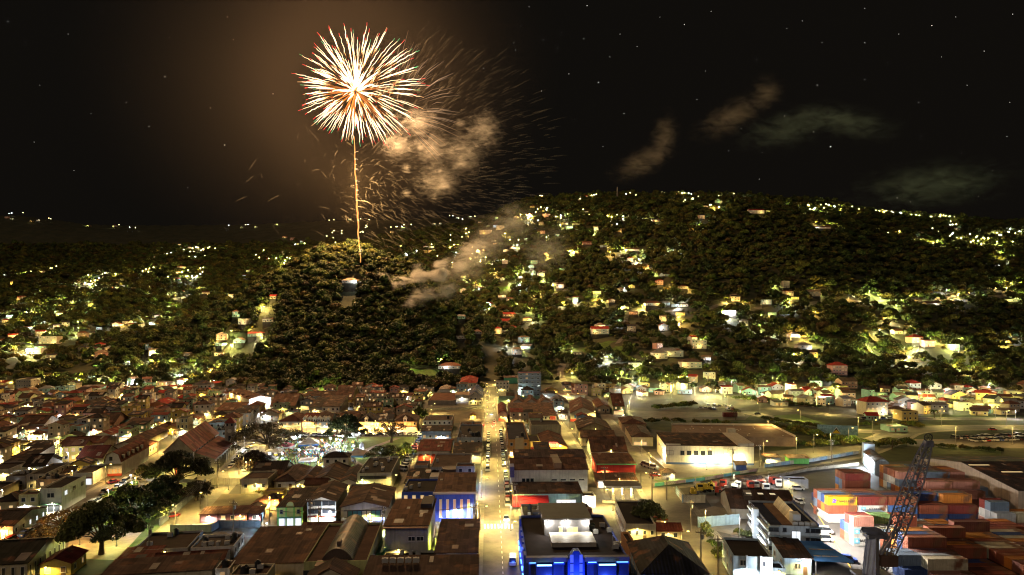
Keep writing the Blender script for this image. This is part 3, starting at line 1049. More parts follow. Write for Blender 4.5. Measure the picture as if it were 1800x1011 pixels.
for (xa, xb) in ((0.42, 0.452), (0.51, 0.54)):
    for k in range(4):
        add_part(t, "lit_panel", MB().box(w_ * xa, -2.08, h_ - 0.4 - k * 2.0, w_ * xb, -2.0, h_ + 1.3 - k * 2.0), glow((0.10, 0.16, 0.9), 0.55))
for lev in range(3):
    zz = h_ - 1.0 - lev * 3.6
    for k, (xa, xb, yo) in enumerate(((0.03, 0.09, -0.9), (0.10, 0.24, -1.9), (0.27, 0.36, -0.9), (0.60, 0.68, -0.9), (0.70, 0.86, -1.9), (0.88, 0.99, -0.9))):
        add_part(t, "light_strip", MB().box(w_ * xa, yo - 0.35, zz + (0.25 if yo > -1 else 0.0), w_ * xb, yo - 0.02, zz + (0.45 if yo > -1 else 0.2)), cyan if k in (1, 4) else led)
        add_part(t, "bay", MB().box(w_ * xa - 0.2, yo, zz - 3.4, w_ * xb + 0.2, -0.02, zz - 0.1), surf((0.03, 0.04, 0.12), 0.35, 0.2))
        add_part(t, "ledge", MB().box(w_ * xa - 0.3, yo - 0.3, zz - 0.1, w_ * xb + 0.3, -0.02, zz + (0.24 if yo > -1 else -0.01)), blue)
mb = MB()
for k in range(6):
    mb.box(-0.5, 0.5 + k * 4.5, 1.0, -0.02, 3.5 + k * 4.5, h_ + (1.8 if k == 5 else 0.4))
add_part(t, "side_fin", mb, blue)
for k in range(6):
    add_part(t, "light_strip", MB().box(-0.75, 0.7 + k * 4.5, h_ * 0.55, -0.5, 3.0 + k * 4.5, h_ * 0.55 + 0.35), led)
px0, px1 = w_ * 0.24, w_ * 0.73
add_part(t, "penthouse", MB().box(px0, d_ * 0.52, h_ - 0.55, px1, d_ * 0.92, h_ + 3.4), surf((0.13, 0.125, 0.125), 0.7, 0.25, 0.6, streak=2))
add_part(t, "penthouse_roof", MB().box(px0 - 0.6, d_ * 0.50, h_ + 3.4, px1 + 0.6, d_ * 0.94, h_ + 3.75), surf((0.06, 0.058, 0.062), 0.6, 0.2))
add_part(t, "terrace_deck", MB().box(px0 + 1, d_ * 0.26, h_ - 0.55, px1 + 0.4, d_ * 0.50, h_ + 0.5), surf((0.38, 0.34, 0.27), 0.6, 0.35, 0.4, seam=(0, 3.0)))
for k, xx in enumerate((0.08, 0.47, 0.93)):
    lx = px0 + (px1 - px0) * xx
    add_part(t, "wall_lamp", MB().box(-0.25, -0.3, -0.1, 0.25, 0.0, 0.15), surf(GREY, 0.5, 0.1), (lx, d_ * 0.52, h_ + 2.9))
    light(t, (lx, d_ * 0.52 - 0.8, h_ + 2.7), 1000, (1.0, 0.94, 0.82), 0.22)
link("window", window_mesh(1.0, 2.0, "w"), t, (px0 + (px1 - px0) * 0.36, d_ * 0.52 - 0.004, h_ - 0.3))
link("window", window_mesh(2.8, 1.7, "w"), t, (px0 + (px1 - px0) * 0.62, d_ * 0.52 - 0.004, h_ - 0.1))
for k in range(7):
    link("air_conditioner", ac_mesh(), t, (w_ * random.uniform(0.75, 0.95), d_ * random.uniform(0.2, 0.8), h_ - 0.53))
link("flue", MB().bar((0, 0, 0), (0, 0, 3.2), 0.15, 6).mesh("flue", [surf(GREY, 0.5, 0.1)]), t, (w_ * 0.9, d_ * 0.2, h_ - 0.55))
for (fx, fy, pw) in ((w_ * 0.22, -4.4, 1500), (w_ * 0.78, -4.4, 1500), (w_ * 0.5, -5.0, 1600), (-2.2, 8, 900), (-2.2, 20, 900)):
    light(t, (fx, fy, h_ * 0.55), pw, (0.05, 0.14, 1.0), 0.2)
B("orange tan side block with dark hipped cabin right of the hotel", 1108, 1122, 1010, 962, 935, "flat", (0.46, 0.22, 0.08), DARK, win=None)
t = B("old cream two storey terrace with long rows of windows and black roof", 1100, 1153, 952, 921, 879, "flat", (0.46, 0.40, 0.28), CHAR, ww=1.0, wh=1.3, side="L", lit="ddd", vp=940)
t = B("small red roofed house at the harbour street kerb", 1155, 1198, 949, 936, 922, "gx", CREAM, (0.20, 0.05, 0.035), side="", lit="d", vp=940)
B("orange hip roofed hut beside the harbour street", 1152, 1172, 928, 916, 905, "hip", TAN, (0.42, 0.13, 0.045), win=None, vp=940, depth=8)
t = B("pale blue hall with dark green tiered roof at the bottom right of centre", 1128, 1246, 1062, 1008, 953, "hip", (0.24, 0.38, 0.50), (0.040, 0.044, 0.040), side="L", vp=940, rise=4.0)
add_part(t, "porch_roof", MB().box(0.6, -3.4, t["_h"] - 2.6, t["_w"] * 0.75, 0.4, t["_h"] - 2.2), surf((0.10, 0.085, 0.07), 0.7, 0.3, 0.4, seam=(0, 0.8)))
t = B("red walled shop with green roof trim beside the petrol station", 1050, 1117, 840, 816, 800, "shed", REDW, RUST, win=None, rise=0.8, vp=900)
add_part(t, "roof_trim", MB().box(-0.5, -0.55, t["_h"] - 0.2, t["_w"] + 0.5, -0.46, t["_h"] + 0.25), surf((0.12, 0.38, 0.16), 0.6, 0.1))
B("brown roofed arcade between the red shop and the petrol station", 1050, 1120, 858, 846, 836, "shed", (0.40, 0.26, 0.16), BROWN, win=None, shop="c", vp=900)
# petrol station
X0, Y0, w_, rz = place(1070, 1122, 880, 900)
t = thing("petrol_station", "petrol station with flat dark canopy and lit pumps", "petrol station", (X0, Y0, 0), rz)
FOOT.append((X0, Y0, w_, 8, -rz))
add_part(t, "canopy", MB().box(-1, -1, 4.6, w_ + 1, 8, 5.0), surf((0.10, 0.08, 0.07), 0.7, 0.3))
add_part(t, "canopy_fascia", MB().box(-1.1, -1.12, 4.55, w_ + 1.1, -1.0, 5.25), surf((0.55, 0.52, 0.45), 0.6, 0.1))
for k in (0.18, 0.5, 0.82):
    add_part(t, "column", MB().box(w_ * k - 0.25, 3, 0.02, w_ * k + 0.25, 3.5, 4.6), paint_w)
    add_part(t, "fuel_pump", MB().box(w_ * k - 0.5, 1.0, 0.02, w_ * k + 0.5, 1.6, 1.7).box(w_ * k - 0.7, 0.7, 0.02, w_ * k + 0.7, 1.9, 0.2), surf((0.5, 0.48, 0.45), 0.4, 0.1))
    light(t, (w_ * k, 2, 4.2), 1500, (1.0, 0.9, 0.65), 0.2)
B("pale blue fronted shed with long brown roof on the east lane", 1040, 1102, 808, 794, 778, "gx", (0.34, 0.38, 0.36), BROWN, win=None, vp=920)
B("cream walled warehouse with brown roof on the east lane", 1022, 1082, 784, 770, 757, "gx", (0.45, 0.38, 0.24), BROWN, win=None, vp=940, rise=2)
B("black gabled warehouse on the north east lane", 1016, 1074, 768, 754, 740, "gy", (0.14, 0.12, 0.1), (0.085, 0.06, 0.047), win=None, vp=940, rise=3.2)
t = B("white gabled shed with red base band and blue sign board", 1003, 1047, 741, 726, 702, "gy", (0.52, 0.46, 0.34), RUST, win=None, vp=990, rise=3.6)
add_part(t, "red_band", MB().box(-0.1, -0.12, 0.0, t["_w"] + 0.1, -0.005, 1.5), surf((0.42, 0.05, 0.03), 0.7, 0.1))
add_part(t, "sign_board", MB().box(t["_w"] * 0.15, -0.1, 2.2, t["_w"] * 0.65, -0.005, 3.9), surf((0.06, 0.15, 0.42), 0.6, 0.1))
t = B("long low warehouse with brown roof and red sign boards", 895, 978, 739, 731, 713, "shed", WHITE, (0.14, 0.085, 0.06), lit="d", vp=880, rise=2.0)
add_part(t, "sign_board", MB().box(t["_w"] * 0.86, -0.14, 0.4, t["_w"] * 0.98, -0.005, 2.6), surf((0.45, 0.05, 0.04), 0.6, 0.1))
for k, (xa, xb) in enumerate(((898, 922), (922, 946), (946, 970), (970, 1000))):
    B("sawtooth gabled shed behind the long low warehouse", xa, xb, 716, 709, 700, "gy", GREY, (0.13, 0.075, 0.055) if k < 3 else DARK, win=None, vp=900, rise=3.0)
t = B("white curved fronted shop with red sign at the street lights", 876, 892, 742, 728, 712, "barrel", (0.5, 0.43, 0.32), (0.22, 0.05, 0.04), win=None, rise=2.0)
add_part(t, "sign_board", MB().box(0.3, -0.5, 0.8, t["_w"] * 0.8, -0.3, 2.4), glow((0.9, 0.08, 0.04), 0.5))
t = B("slate blue six storey office block at the north end of town", 911, 951, 697, 655, 652, "flat", (0.16, 0.18, 0.22), (0.26, 0.06, 0.04), ww=1.9, wh=1.5, lit="ddds", depth=14, side="L", vp=870, name="office_block")
light(t, (2, -1.4, 4.5), 5000, (0.75, 1.0, 0.8), 0.35)
for s_ in range(6):
    add_part(t, "balcony_band", MB().box(-0.1, -0.3, s_ * 3.35 + 0.4, t["_w"] + 0.1, -0.006, s_ * 3.35 + 1.1), surf((0.20, 0.22, 0.26), 0.7, 0.15))
B("white three storey house left of the slate blue office block", 872, 895, 690, 671, 668, "flat", (0.62, 0.60, 0.52), RUST, depth=10, lit="dd")
B("green walled hall between the white house and the office block", 886, 910, 682, 664, 660, "shed", (0.12, 0.42, 0.26), (0.12, 0.10, 0.08), win=None, depth=12)
B("low green painted wall building below the office block", 876, 950, 710, 698, 694, "flat", (0.22, 0.36, 0.27), DARK, win=None, depth=6)
B("dark shed with bright lamp right of the office block", 952, 976, 704, 692, 688, "shed", (0.1, 0.1, 0.1), CHAR, win=None, depth=10)
B("long white service building below the hill road", 982, 1028, 703, 695, 690, "shed", WHITE, (0.45, 0.42, 0.33), depth=7, win=None)
B("green and red corner bar at the foot of the hill road", 1078, 1097, 729, 714, 704, "gx", (0.28, 0.36, 0.15), RUST, lit="ws", shop="w", vp=940)
B("rust roofed shed beside the green and red bar", 1050, 1072, 726, 716, 704, "gy", TAN, RUST, lit="ds", vp=940)
# supermarket and its wings
t = B("cream supermarket wing with hipped brown roof and lit red window", 1111, 1148, 784, 768, 748, "hip", (0.52, 0.44, 0.28), BROWN, win=None, vp=985, rise=1.6)
link("shopfront", shop_mesh(t["_w"] * 0.6, 1.8, "w"), t, (1.0, -0.004, 0.4))
B("hip roofed rear wing of the cream supermarket", 1094, 1136, 758, 745, 734, "hip", (0.50, 0.38, 0.24), (0.11, 0.06, 0.045), win=None, vp=985, rise=2.0)
t = B("large white box store with five square windows and four glaring wall lamps", 1171, 1325, 816, 783, 764, "shed", (0.55, 0.50, 0.38), (0.075, 0.055, 0.042), win=None, vp=985, rise=0.9, name="box_store", cat="store")
w_, d_, h_ = t["_w"], t["_d"], t["_h"]
link("window", window_mesh(3.2, 2.0, "d", True), t, (w_ * 0.04, -0.004, h_ * 0.5))
for k in range(5):
    link("window", window_mesh(1.9, 1.9, "d", True), t, (w_ * (0.185 + 0.079 * k), -0.004, h_ * 0.5))
add_part(t, "end_parapet", MB().box(w_ * 0.82, -0.05, 0, w_ + 0.03, d_ + 0.05, h_ + 1.3), surf((0.55, 0.50, 0.38), 0.8, 0.15, 0.5, streak=2))
add_part(t, "corner_parapet", MB().box(-0.05, -0.04, 0, w_ * 0.165, 0.6, h_ + 0.7), surf((0.55, 0.50, 0.38), 0.8, 0.15, 0.5, streak=2))
add_part(t, "plinth", MB().box(-0.06, -0.1, 0, w_ + 0.06, -0.052, 0.9), surf((0.04, 0.08, 0.2), 0.7, 0.15))
add_part(t, "poster", MB().box(w_ * 0.65, -0.10, h_ * 0.32, w_ * 0.75, -0.01, h_ * 0.92), surf((0.45, 0.43, 0.3), 0.6, 0.6, 0.9))
add_part(t, "stripe", MB().box(w_ * 0.01, -0.12, h_ - 0.1, w_ * 0.15, -0.045, h_ + 0.15), surf((0.4, 0.09, 0.03), 0.6, 0.1))
for k, xx in enumerate((0.345, 0.50, 0.665, 0.845)):
    add_part(t, "wall_lamp", MB().box(-0.3, -0.5, -0.15, 0.3, -0.06, 0.2), surf(GREY, 0.5, 0.1), (w_ * xx, 0, 2.55))
    light(t, (w_ * xx, -1.0, 2.3), 5200, (1.0, 0.85, 0.42), 0.42)
for k in range(6):
    link("window", window_mesh(1.6, 1.6, "s"), t, (-0.004, 3 + k * d_ / 7, h_ * 0.55), R(-90))
light(t, (-1.5, 6, 3.2), 2600, WHT, 0.35)
# roof car park behind the store
X0, Y0, w_, rz = place(1215, 1420, 792, 985)
t = thing("parking_deck", "brown roof car park deck with painted bays behind the box store", "parking deck", (X0, Y0 + 14, 0), rz)
FOOT.append((X0, Y0 + 14, w_, 38, -rz))
add_part(t, "deck", MB().box(0, 0, 0, w_, 38, 4.6), surf((0.17, 0.11, 0.075), 0.85, 0.3, 0.3))
add_part(t, "parapet", MB().box(0, 37.6, 4.6, w_, 38, 5.6).box(w_ - 0.4, 0, 4.6, w_, 37.6, 5.6), surf((0.5, 0.45, 0.36), 0.8, 0.2))
for k in range(26):
    add_part(t, "bay_mark", MB().box(0, 0, 4.601, 0.5, 1.4, 4.62), glow((1.0, 0.75, 0.35), 0.25) if k % 3 == 0 else paint_w, (random.uniform(2, w_ - 3), random.uniform(3, 35), 0))  # some bay marks glow faintly: light put into their material
add_part(t, "stair_head", MB().box(w_ * 0.42, 5, 4.6, w_ * 0.49, 9, 7.6), surf((0.42, 0.37, 0.28), 0.8, 0.2))

# --- port side
t = B("blue grey barrel roofed customs hall with floodlit side at the ring road", 1538, 1563, 836, 812, 806, "barrel", (0.30, 0.38, 0.44), (0.16, 0.2, 0.24), vp=1247, lit="dcd", side="L", depth=22, ww=1.5, wh=1.5)
light(t, (-2.0, 8, t["_h"] - 1.0), 9000, (0.85, 0.93, 1.0), 0.5)
light(t, (-2.0, 16, t["_h"] - 2.0), 4500, (0.85, 0.93, 1.0), 0.5)
add_part(t, "stair_tower", MB().box(0.5, 22.1, 0, t["_w"] - 0.5, 27, t["_h"] + 3.5), surf((0.28, 0.34, 0.40), 0.8, 0.2))
t = B("brown gabled warehouse with three roof lights beside the scrap yard", 1286, 1400, 912, 893, 866, "gx", (0.30, 0.28, 0.24), (0.085, 0.062, 0.05), vp=1050, win=None, rise=3.6, side="L")
for k in range(3):
    add_part(t, "roof_light", MB().box(-0.8, -0.9, 0, 0.8, 0.9, 0.12), glow((1.0, 0.85, 0.55), 0.5), (t["_w"] * (0.34 + 0.19 * k), t["_d"] * 0.38, t["_h"] + 3.0))
t = B("grey blue three storey port office with dark blue parapet roof", 1353, 1441, 974, 923, 879, "flat", (0.36, 0.42, 0.47), (0.020, 0.035, 0.085), vp=1050, win=None, name="port_office")
w_, d_, h_ = t["_w"], t["_d"], t["_h"]
for s_ in range(3):
    for xx in (0.30, 0.76):
        link("window", window_mesh(1.0, 1.1, "d", True), t, (w_ * xx, -0.004, 1.1 + s_ * h_ / 3.1))
    for xx in (0.08, 0.92):
        link("window", window_mesh(2.6, 1.1, "d", True), t, (w_ * xx, -0.004, 1.1 + s_ * h_ / 3.1))
        add_part(t, "sun_shade", MB().box(-1.6, -1.0, 0, 1.6, -0.01, 0.12), surf((0.3, 0.42, 0.52), 0.6, 0.1), (w_ * xx, 0, 2.5 + s_ * h_ / 3.1))
    add_part(t, "louvre_band", MB().box(-0.7, 2.0, 1.0 + s_ * h_ / 3.1, -0.01, d_ - 1, 1.5 + s_ * h_ / 3.1), surf((0.5, 0.55, 0.58), 0.6, 0.1))
    link("window", window_mesh(d_ * 0.4, 1.2, "d", True), t, (-0.004, d_ * 0.27, 1.7 + s_ * h_ / 3.1), R(-90))
    link("window", window_mesh(d_ * 0.4, 1.2, "d", True), t, (-0.004, d_ * 0.75, 1.7 + s_ * h_ / 3.1), R(-90))
link("window", window_mesh(2.4, h_ * 0.7, "c", True), t, (w_ * 0.53, -0.004, 1.0))
add_part(t, "stair_fin", MB().box(-1.6, d_ * 0.48, 0, -0.01, d_ * 0.56, h_ + 0.8), surf((0.33, 0.38, 0.42), 0.8, 0.2))
add_part(t, "roof_deck", MB().box(w_ * 0.30, 2, h_ - 0.54, w_ * 0.62, d_ - 2, h_ - 0.2), surf((0.16, 0.085, 0.045), 0.8, 0.3))
mb = MB()
mb.face([(w_ * 0.5, 5, h_ - 0.2), (w_ * 0.5, d_ - 3, h_ - 0.2), (w_ * 0.62, d_ - 3, h_ + 2.2), (w_ * 0.62, 5, h_ + 2.2)])
mb.face([(w_ * 0.62, 5, h_ + 2.2), (w_ * 0.62, d_ - 3, h_ + 2.2), (w_ * 0.64, d_ - 3, h_ - 0.2), (w_ * 0.64, 5, h_ - 0.2)])
add_part(t, "skylight", mb, surf((0.46, 0.36, 0.20), 0.5, 0.3, 0.8, seam=(1, 1.2)))
add_part(t, "plant_room", MB().box(w_ * 0.5, 1.6, h_ - 0.2, w_ * 0.66, 5, h_ + 2.6), surf((0.45, 0.47, 0.48), 0.7, 0.1))
add_part(t, "blue_parapet", MB().box(w_ - 0.24, 0.3, h_ - 0.55, w_ - 0.02, d_ - 0.3, h_ + 0.6), surf((0.03, 0.08, 0.30), 0.6, 0.1))
for k in range(4):
    link("air_conditioner", ac_mesh(), t, (w_ * 0.48 + k * 1.5, 0.6, h_ - 0.19))
for yy in (1.0, d_ * 0.5, d_ - 2):  # floodlights added on the office roof to light the container yard
    link("added_flood_pole", MB().bar((w_ - 0.4, yy, h_ - 0.5), (w_ - 0.4, yy, h_ + 4.0), 0.09, 6).box(w_ - 0.6, yy - 0.5, h_ + 3.8, w_ - 0.1, yy + 0.5, h_ + 4.3).mesh("added_flood_pole", [surf(GREY, 0.5, 0.1)]), t)
    spot(t, (w_ + 0.1, yy, h_ + 4.0), (w_ + 40, yy + 4, 0), 60000, (1.0, 0.90, 0.78), 0.2, 140)
light(t, (-2.2, d_ * 0.75, h_ * 0.6), 1800, WHT, 0.3)
light(t, (-2.2, d_ * 0.25, h_ * 0.3), 1800, WHT, 0.3)
t = B("light blue two storey port building with dark roof at the bottom edge", 1289, 1358, 1026, 977, 944, "flat", (0.34, 0.44, 0.50), (0.030, 0.028, 0.030), vp=1050, lit="dd", side="L", ww=1.5)
for xx in (0.34, 0.7):
    add_part(t, "column", MB().box(-0.22, -0.6, 0, 0.22, -0.01, t["_h"] + 0.3), surf((0.42, 0.5, 0.55), 0.7, 0.1), (t["_w"] * xx, 0, 0))
light(t, (t["_w"] * 0.9, -2.4, 5.0), 2400, WHT, 0.3)
t = B("blue walled port shed with ribbed dark roof beside the port office", 1379, 1426, 1010, 980, 952, "shed", (0.30, 0.42, 0.50), (0.06, 0.048, 0.042), vp=1050, lit="dd", rise=0.8, ww=1.6)
light(t, (t["_w"] * 0.85, -1.5, 4.2), 1500, WHT, 0.25)
B("small dark lean-to in front of the ribbed port shed", 1352, 1381, 1025, 998, 985, "flat", (0.26, 0.33, 0.38), CHAR, vp=1050, lit="d", win=None)
X0, Y0, w_, rz = place(1432, 1502, 1010, 1050)
t = thing("canopy", "bright blue sloping vehicle canopy beside the port shed", "canopy", (X0, Y0, 0), rz)
mb = MB()
mb.face([(0, 0, 3.4), (w_, 0, 3.4), (w_ * 0.55, 11, 4.8), (-w_ * 0.15, 11, 4.8)]).face([(-w_ * 0.15, 11, 4.65), (w_ * 0.55, 11, 4.65), (w_, 0, 3.25), (0, 0, 3.25)])
add_part(t, "roof", mb, surf((0.08, 0.24, 0.55), 0.45, 0.2, 0.3))
for k in range(6):
    add_part(t, "roof_light", MB().box(-0.9, -0.2, 0, 0.9, 0.2, 0.05), surf((0.55, 0.42, 0.2), 0.5, 0.2), (w_ * (0.15 + 0.22 * (k % 3)), 2.5 + 3.6 * (k // 3), 3.78 + 0.46 * (k // 3)))
for xx, yy in ((0.4, 0.4), (w_ - 0.6, 0.4), (0.2, 10.4), (w_ * 0.5, 10.4)):
    add_part(t, "post", MB().bar((xx, yy, 0), (xx, yy, 3.35 + yy * 0.12), 0.12, 6), surf(GREY, 0.6, 0.1))
t = B("long dark port warehouse with orange skylights at the right edge", 1790, 1990, 905, 862, 803, "gx", (0.30, 0.25, 0.2), (0.055, 0.05, 0.048), vp=900, win=None, rise=3.4)
for k in range(3):
    add_part(t, "roof_light", MB().box(-3.5, -0.4, 0, 3.5, 0.4, 0.1), glow((1.0, 0.72, 0.35), 0.6), (3 + k * 6.5, t["_d"] * (0.42 - 0.13 * k), t["_h"] + 3.3 - 0.9 * k))
B("grey container office at the scrap yard gate", 1377, 1421, 858, 842, 837, "flat", (0.30, 0.32, 0.36), SLATE, vp=1050, win=None, depth=4)
B("small shed roof in the scrap yard", 1300, 1345, 858, 850, 845, "shed", (0.2, 0.18, 0.15), DARK, vp=1000, win=None, depth=6)
B("lime green roadside kiosk with pale roof", 1387, 1422, 816, 810, 806, "shed", (0.16, 0.48, 0.12), (0.5, 0.44, 0.3), vp=950, win=None, depth=4)
B("little blue kiosk beside the ring road", 1294, 1312, 828, 821, 818, "gx", (0.07, 0.13, 0.4), (0.3, 0.26, 0.2), vp=950, win=None, depth=4)
B("small tent roofed shelter at the roundabout", 1164, 1186, 842, 836, 832, "hip", (0.3, 0.25, 0.15), (0.14, 0.11, 0.08), vp=950, win=None, depth=5)
B("white roadside hut left of the lime green kiosk", 1346, 1372, 815, 807, 803, "shed", (0.38, 0.46, 0.5), (0.12, 0.1, 0.09), vp=950, win=None, depth=5)

# --- bottom left
B("wide brown ribbed roof hall with cream wall at the bottom left of centre", 408, 545, 1034, 992, 935, "shed", CREAM, (0.125, 0.075, 0.052), vp=800, rise=1.2, win=None)
t = B("market hall with humped middle roof and olive front at the bottom", 534, 646, 1045, 988, 920, "flat", (0.34, 0.35, 0.15), (0.12, 0.07, 0.05), vp=805, win=None)
w_, d_, h_ = t["_w"], t["_d"], t["_h"]
mb = MB()
n = 12
prof = [(w_ * 0.24 + w_ * 0.52 * k / n, h_ - 0.6 + 3.0 * math.sin(math.pi * k / n) ** 0.75) for k in range(n + 1)]
for (xa, za), (xb, zb) in zip(prof[:-1], prof[1:]):
    mb.face([(xa, 1.5, za), (xb, 1.5, zb), (xb, d_ - 0.3, zb), (xa, d_ - 0.3, za)])
mb.face([(x, 1.5, z) for x, z in reversed(prof)])
add_part(t, "middle_roof", mb, surf((0.055, 0.04, 0.033), 0.5, 0.3, 0.3, seam=(1, 0.9), rust=0.3))
add_part(t, "eave", MB().box(w_ * 0.2, -2.6, h_ - 0.3, w_ * 0.68, 1.2, h_ - 0.05), surf((0.24, 0.13, 0.07), 0.7, 0.2))
link("window", window_mesh(6.0, 1.3, "d", True), t, (w_ * 0.2, -0.004, h_ - 3.2))
add_part(t, "cowl", MB().box(w_ * 0.47, 4, h_ + 1.6, w_ * 0.53, 6, h_ + 3.2), surf(BROWN, 0.7, 0.2))
X0, Y0, w_, rz = place(652, 672, 1000, 830)
t = thing("awning_stall", "green lit glass canopy alley beside the market hall", "canopy", (X0, Y0, 0), rz)
add_part(t, "canopy", MB().face([(0, 0, 3.0), (w_, 0, 4.2), (w_, 22, 4.2), (0, 22, 3.0)]).face([(0, 22, 2.9), (w_, 22, 4.1), (w_, 0, 4.1), (0, 0, 2.9)]), surf((0.20, 0.42, 0.28), 0.4, 0.2, 0.8, seam=(1, 1.5)))
for k in range(6):
    add_part(t, "light_tube", MB().box(-0.4, 1 + k * 3.6, 2.7, w_ * 0.8, 1.3 + k * 3.6, 2.85), glow((0.15, 1.0, 0.45), 2.4))
light(t, (-1.4, 10, 4.6), 900, (0.1, 1.0, 0.4), 0.2)
light(t, (-1.4, 3, 4.6), 700, (0.1, 1.0, 0.4), 0.2)
for xx, yy in ((0.1, 0.3), (0.1, 21.5), (w_ - 0.2, 0.3), (w_ - 0.2, 21.5)):
    add_part(t, "post", MB().bar((xx, yy, 0), (xx, yy, 3.0), 0.1, 6), surf(GREY, 0.6, 0.1))
B("small dark gabled roof poking up at the bottom edge", 536, 622, 1090, 1022, 1003, "gy", CREAM, (0.09, 0.055, 0.042), vp=805, win=None, rise=2.6)
B("brown flat roofed workshop with tanks at the bottom edge", 404, 470, 1072, 1011, 992, "flat", CREAM, BROWN, vp=790, win=None, clutter=6)
B("dark brown hall roof beside the diagonal street", 232, 330, 992, 968, 936, "flat", GREY, (0.075, 0.055, 0.045), vp=680, win=None, clutter=3)
B("white walled block with slate blue trimmed roof above the cross street", 335, 411, 985, 963, 940, "flat", (0.52, 0.50, 0.46), (0.10, 0.095, 0.09), vp=720, lit="d", clutter=9)
B("rusty red ribbed roof shed beside the diagonal street", 203, 268, 1010, 990, 968, "shed", TAN, (0.19, 0.06, 0.04), vp=670, win=None, rise=0.7)
B("long dark red roofed row with orange gable end", 268, 392, 1012, 990, 972, "gx", TAN, (0.14, 0.052, 0.036), vp=690, win=None, rise=1.0)
B("wide brown roofed block at the bottom edge left of centre", 180, 372, 1052, 1012, 990, "shed", CREAM, (0.11, 0.075, 0.055), vp=690, win=None, rise=0.7)
B("white house with red balcony at the bottom edge", 378, 404, 1045, 1000, 985, "flat", WHITE, RUST, vp=720, lit="ds", clutter=2)
# --- between square and cross street
t = B("lime and cream shop front with rounded gable on the cross street", 488, 532, 926, 892, 863, "shed", (0.42, 0.38, 0.10), DARK, vp=800, win=None, shop="c", rise=0.8)
w_, h_ = t["_w"], t["_h"]
for xx in (0.02, 0.34, 0.66, 0.98):
    add_part(t, "green_pilaster", MB().box(w_ * xx - 0.22, -0.16, 0, w_ * xx + 0.22, -0.005, h_), surf((0.16, 0.36, 0.06), 0.7, 0.1))
mb = MB()
arc = [(w_ * 0.5 + w_ * 0.16 * math.cos(math.pi * k / 10), h_ + 1.6 * math.sin(math.pi * k / 10)) for k in range(11)]
mb.face([(x, -0.1, z) for x, z in arc][::-1])
mb.face([(x, 0.3, z) for x, z in arc])
for a, b_ in zip(arc[:-1], arc[1:]):
    mb.face([(a[0], -0.1, a[1]), (a[0], 0.3, a[1]), (b_[0], 0.3, b_[1]), (b_[0], -0.1, b_[1])])
add_part(t, "rounded_gable", mb, surf((0.45, 0.41, 0.14), 0.8, 0.1))
for xx in (0.15, 0.83):
    link("window", window_mesh(0.9, 1.2, "d", True), t, (w_ * xx, -0.004, 3.9))
t = B("grey and white three storey glass banded block on the cross street", 541, 590, 924, 882, 853, "gy", (0.48, 0.45, 0.38), (0.085, 0.055, 0.042), vp=810, win=None, rise=1.4, shop="c")
w_, h_ = t["_w"], t["_h"]
for zz in (3.6, 6.0):
    for k in range(2):
        link("window", window_mesh(w_ * 0.46, 1.5, "d", True), t, (w_ * (0.25 + 0.5 * k), -0.004, zz))
for xx in (0.0, 0.5, 1.0):
    add_part(t, "pilaster", MB().box(w_ * xx - 0.15, -0.25, 0, w_ * xx + 0.15, -0.005, h_), surf((0.22, 0.26, 0.28), 0.7, 0.1))
light(t, (w_ * 0.75, -2.0, 3.4), 2400, WHT, 0.3)
t = B("wide cream two storey arcade with green shutters on the cross street", 599, 681, 927, 892, 859, "gy", (0.46, 0.40, 0.24), (0.12, 0.075, 0.055), vp=815, win=None, rise=1.6)
w_, h_ = t["_w"], t["_h"]
add_part(t, "gallery_shade_panel", MB().box(w_ * 0.06, -0.06, h_ * 0.48, w_ * 0.94, -0.005, h_ * 0.85), surf((0.05, 0.045, 0.04), 0.8, 0.1))  # flat dark sheet on the wall; gallery shade put into its colour
for k in range(9):
    add_part(t, "shutter", MB().box(-0.55, -0.14, 0, 0.55, -0.065, h_ * 0.3), surf((0.05, 0.15, 0.14) if k in (1, 2, 3, 6, 7) else (0.4, 0.36, 0.26), 0.7, 0.1), (w_ * (0.1 + 0.1 * k), 0, h_ * 0.5))
add_part(t, "balcony", MB().box(w_ * 0.04, -1.3, h_ * 0.42, w_ * 0.96, -0.006, h_ * 0.46), surf(CREAM, 0.8, 0.1))
for xx in (0.45, 0.82):
    add_part(t, "blue_sign", MB().box(-1.8, -0.35, 0, 1.8, -0.1, 0.7), glow((0.45, 0.55, 1.0), 3.0), (w_ * xx, -1.0, 2.3))
    light(t, (w_ * xx, -2.0, 2.0), 420, (0.2, 0.3, 1.0), 0.2)
t = B("white modern office with long dark window slot south of the square", 628, 688, 863, 832, 803, "flat", (0.50, 0.48, 0.40), CHAR, vp=822, win=None, clutter=12)
w_, h_ = t["_w"], t["_h"]
link("window", window_mesh(w_ * 0.78, 1.1, "d", True), t, (w_ * 0.47, -0.004, h_ * 0.68))
for xx in (0.25, 0.6):
    link("window", window_mesh(w_ * 0.3, 1.8, "s", True), t, (w_ * xx, -0.004, 0.9))
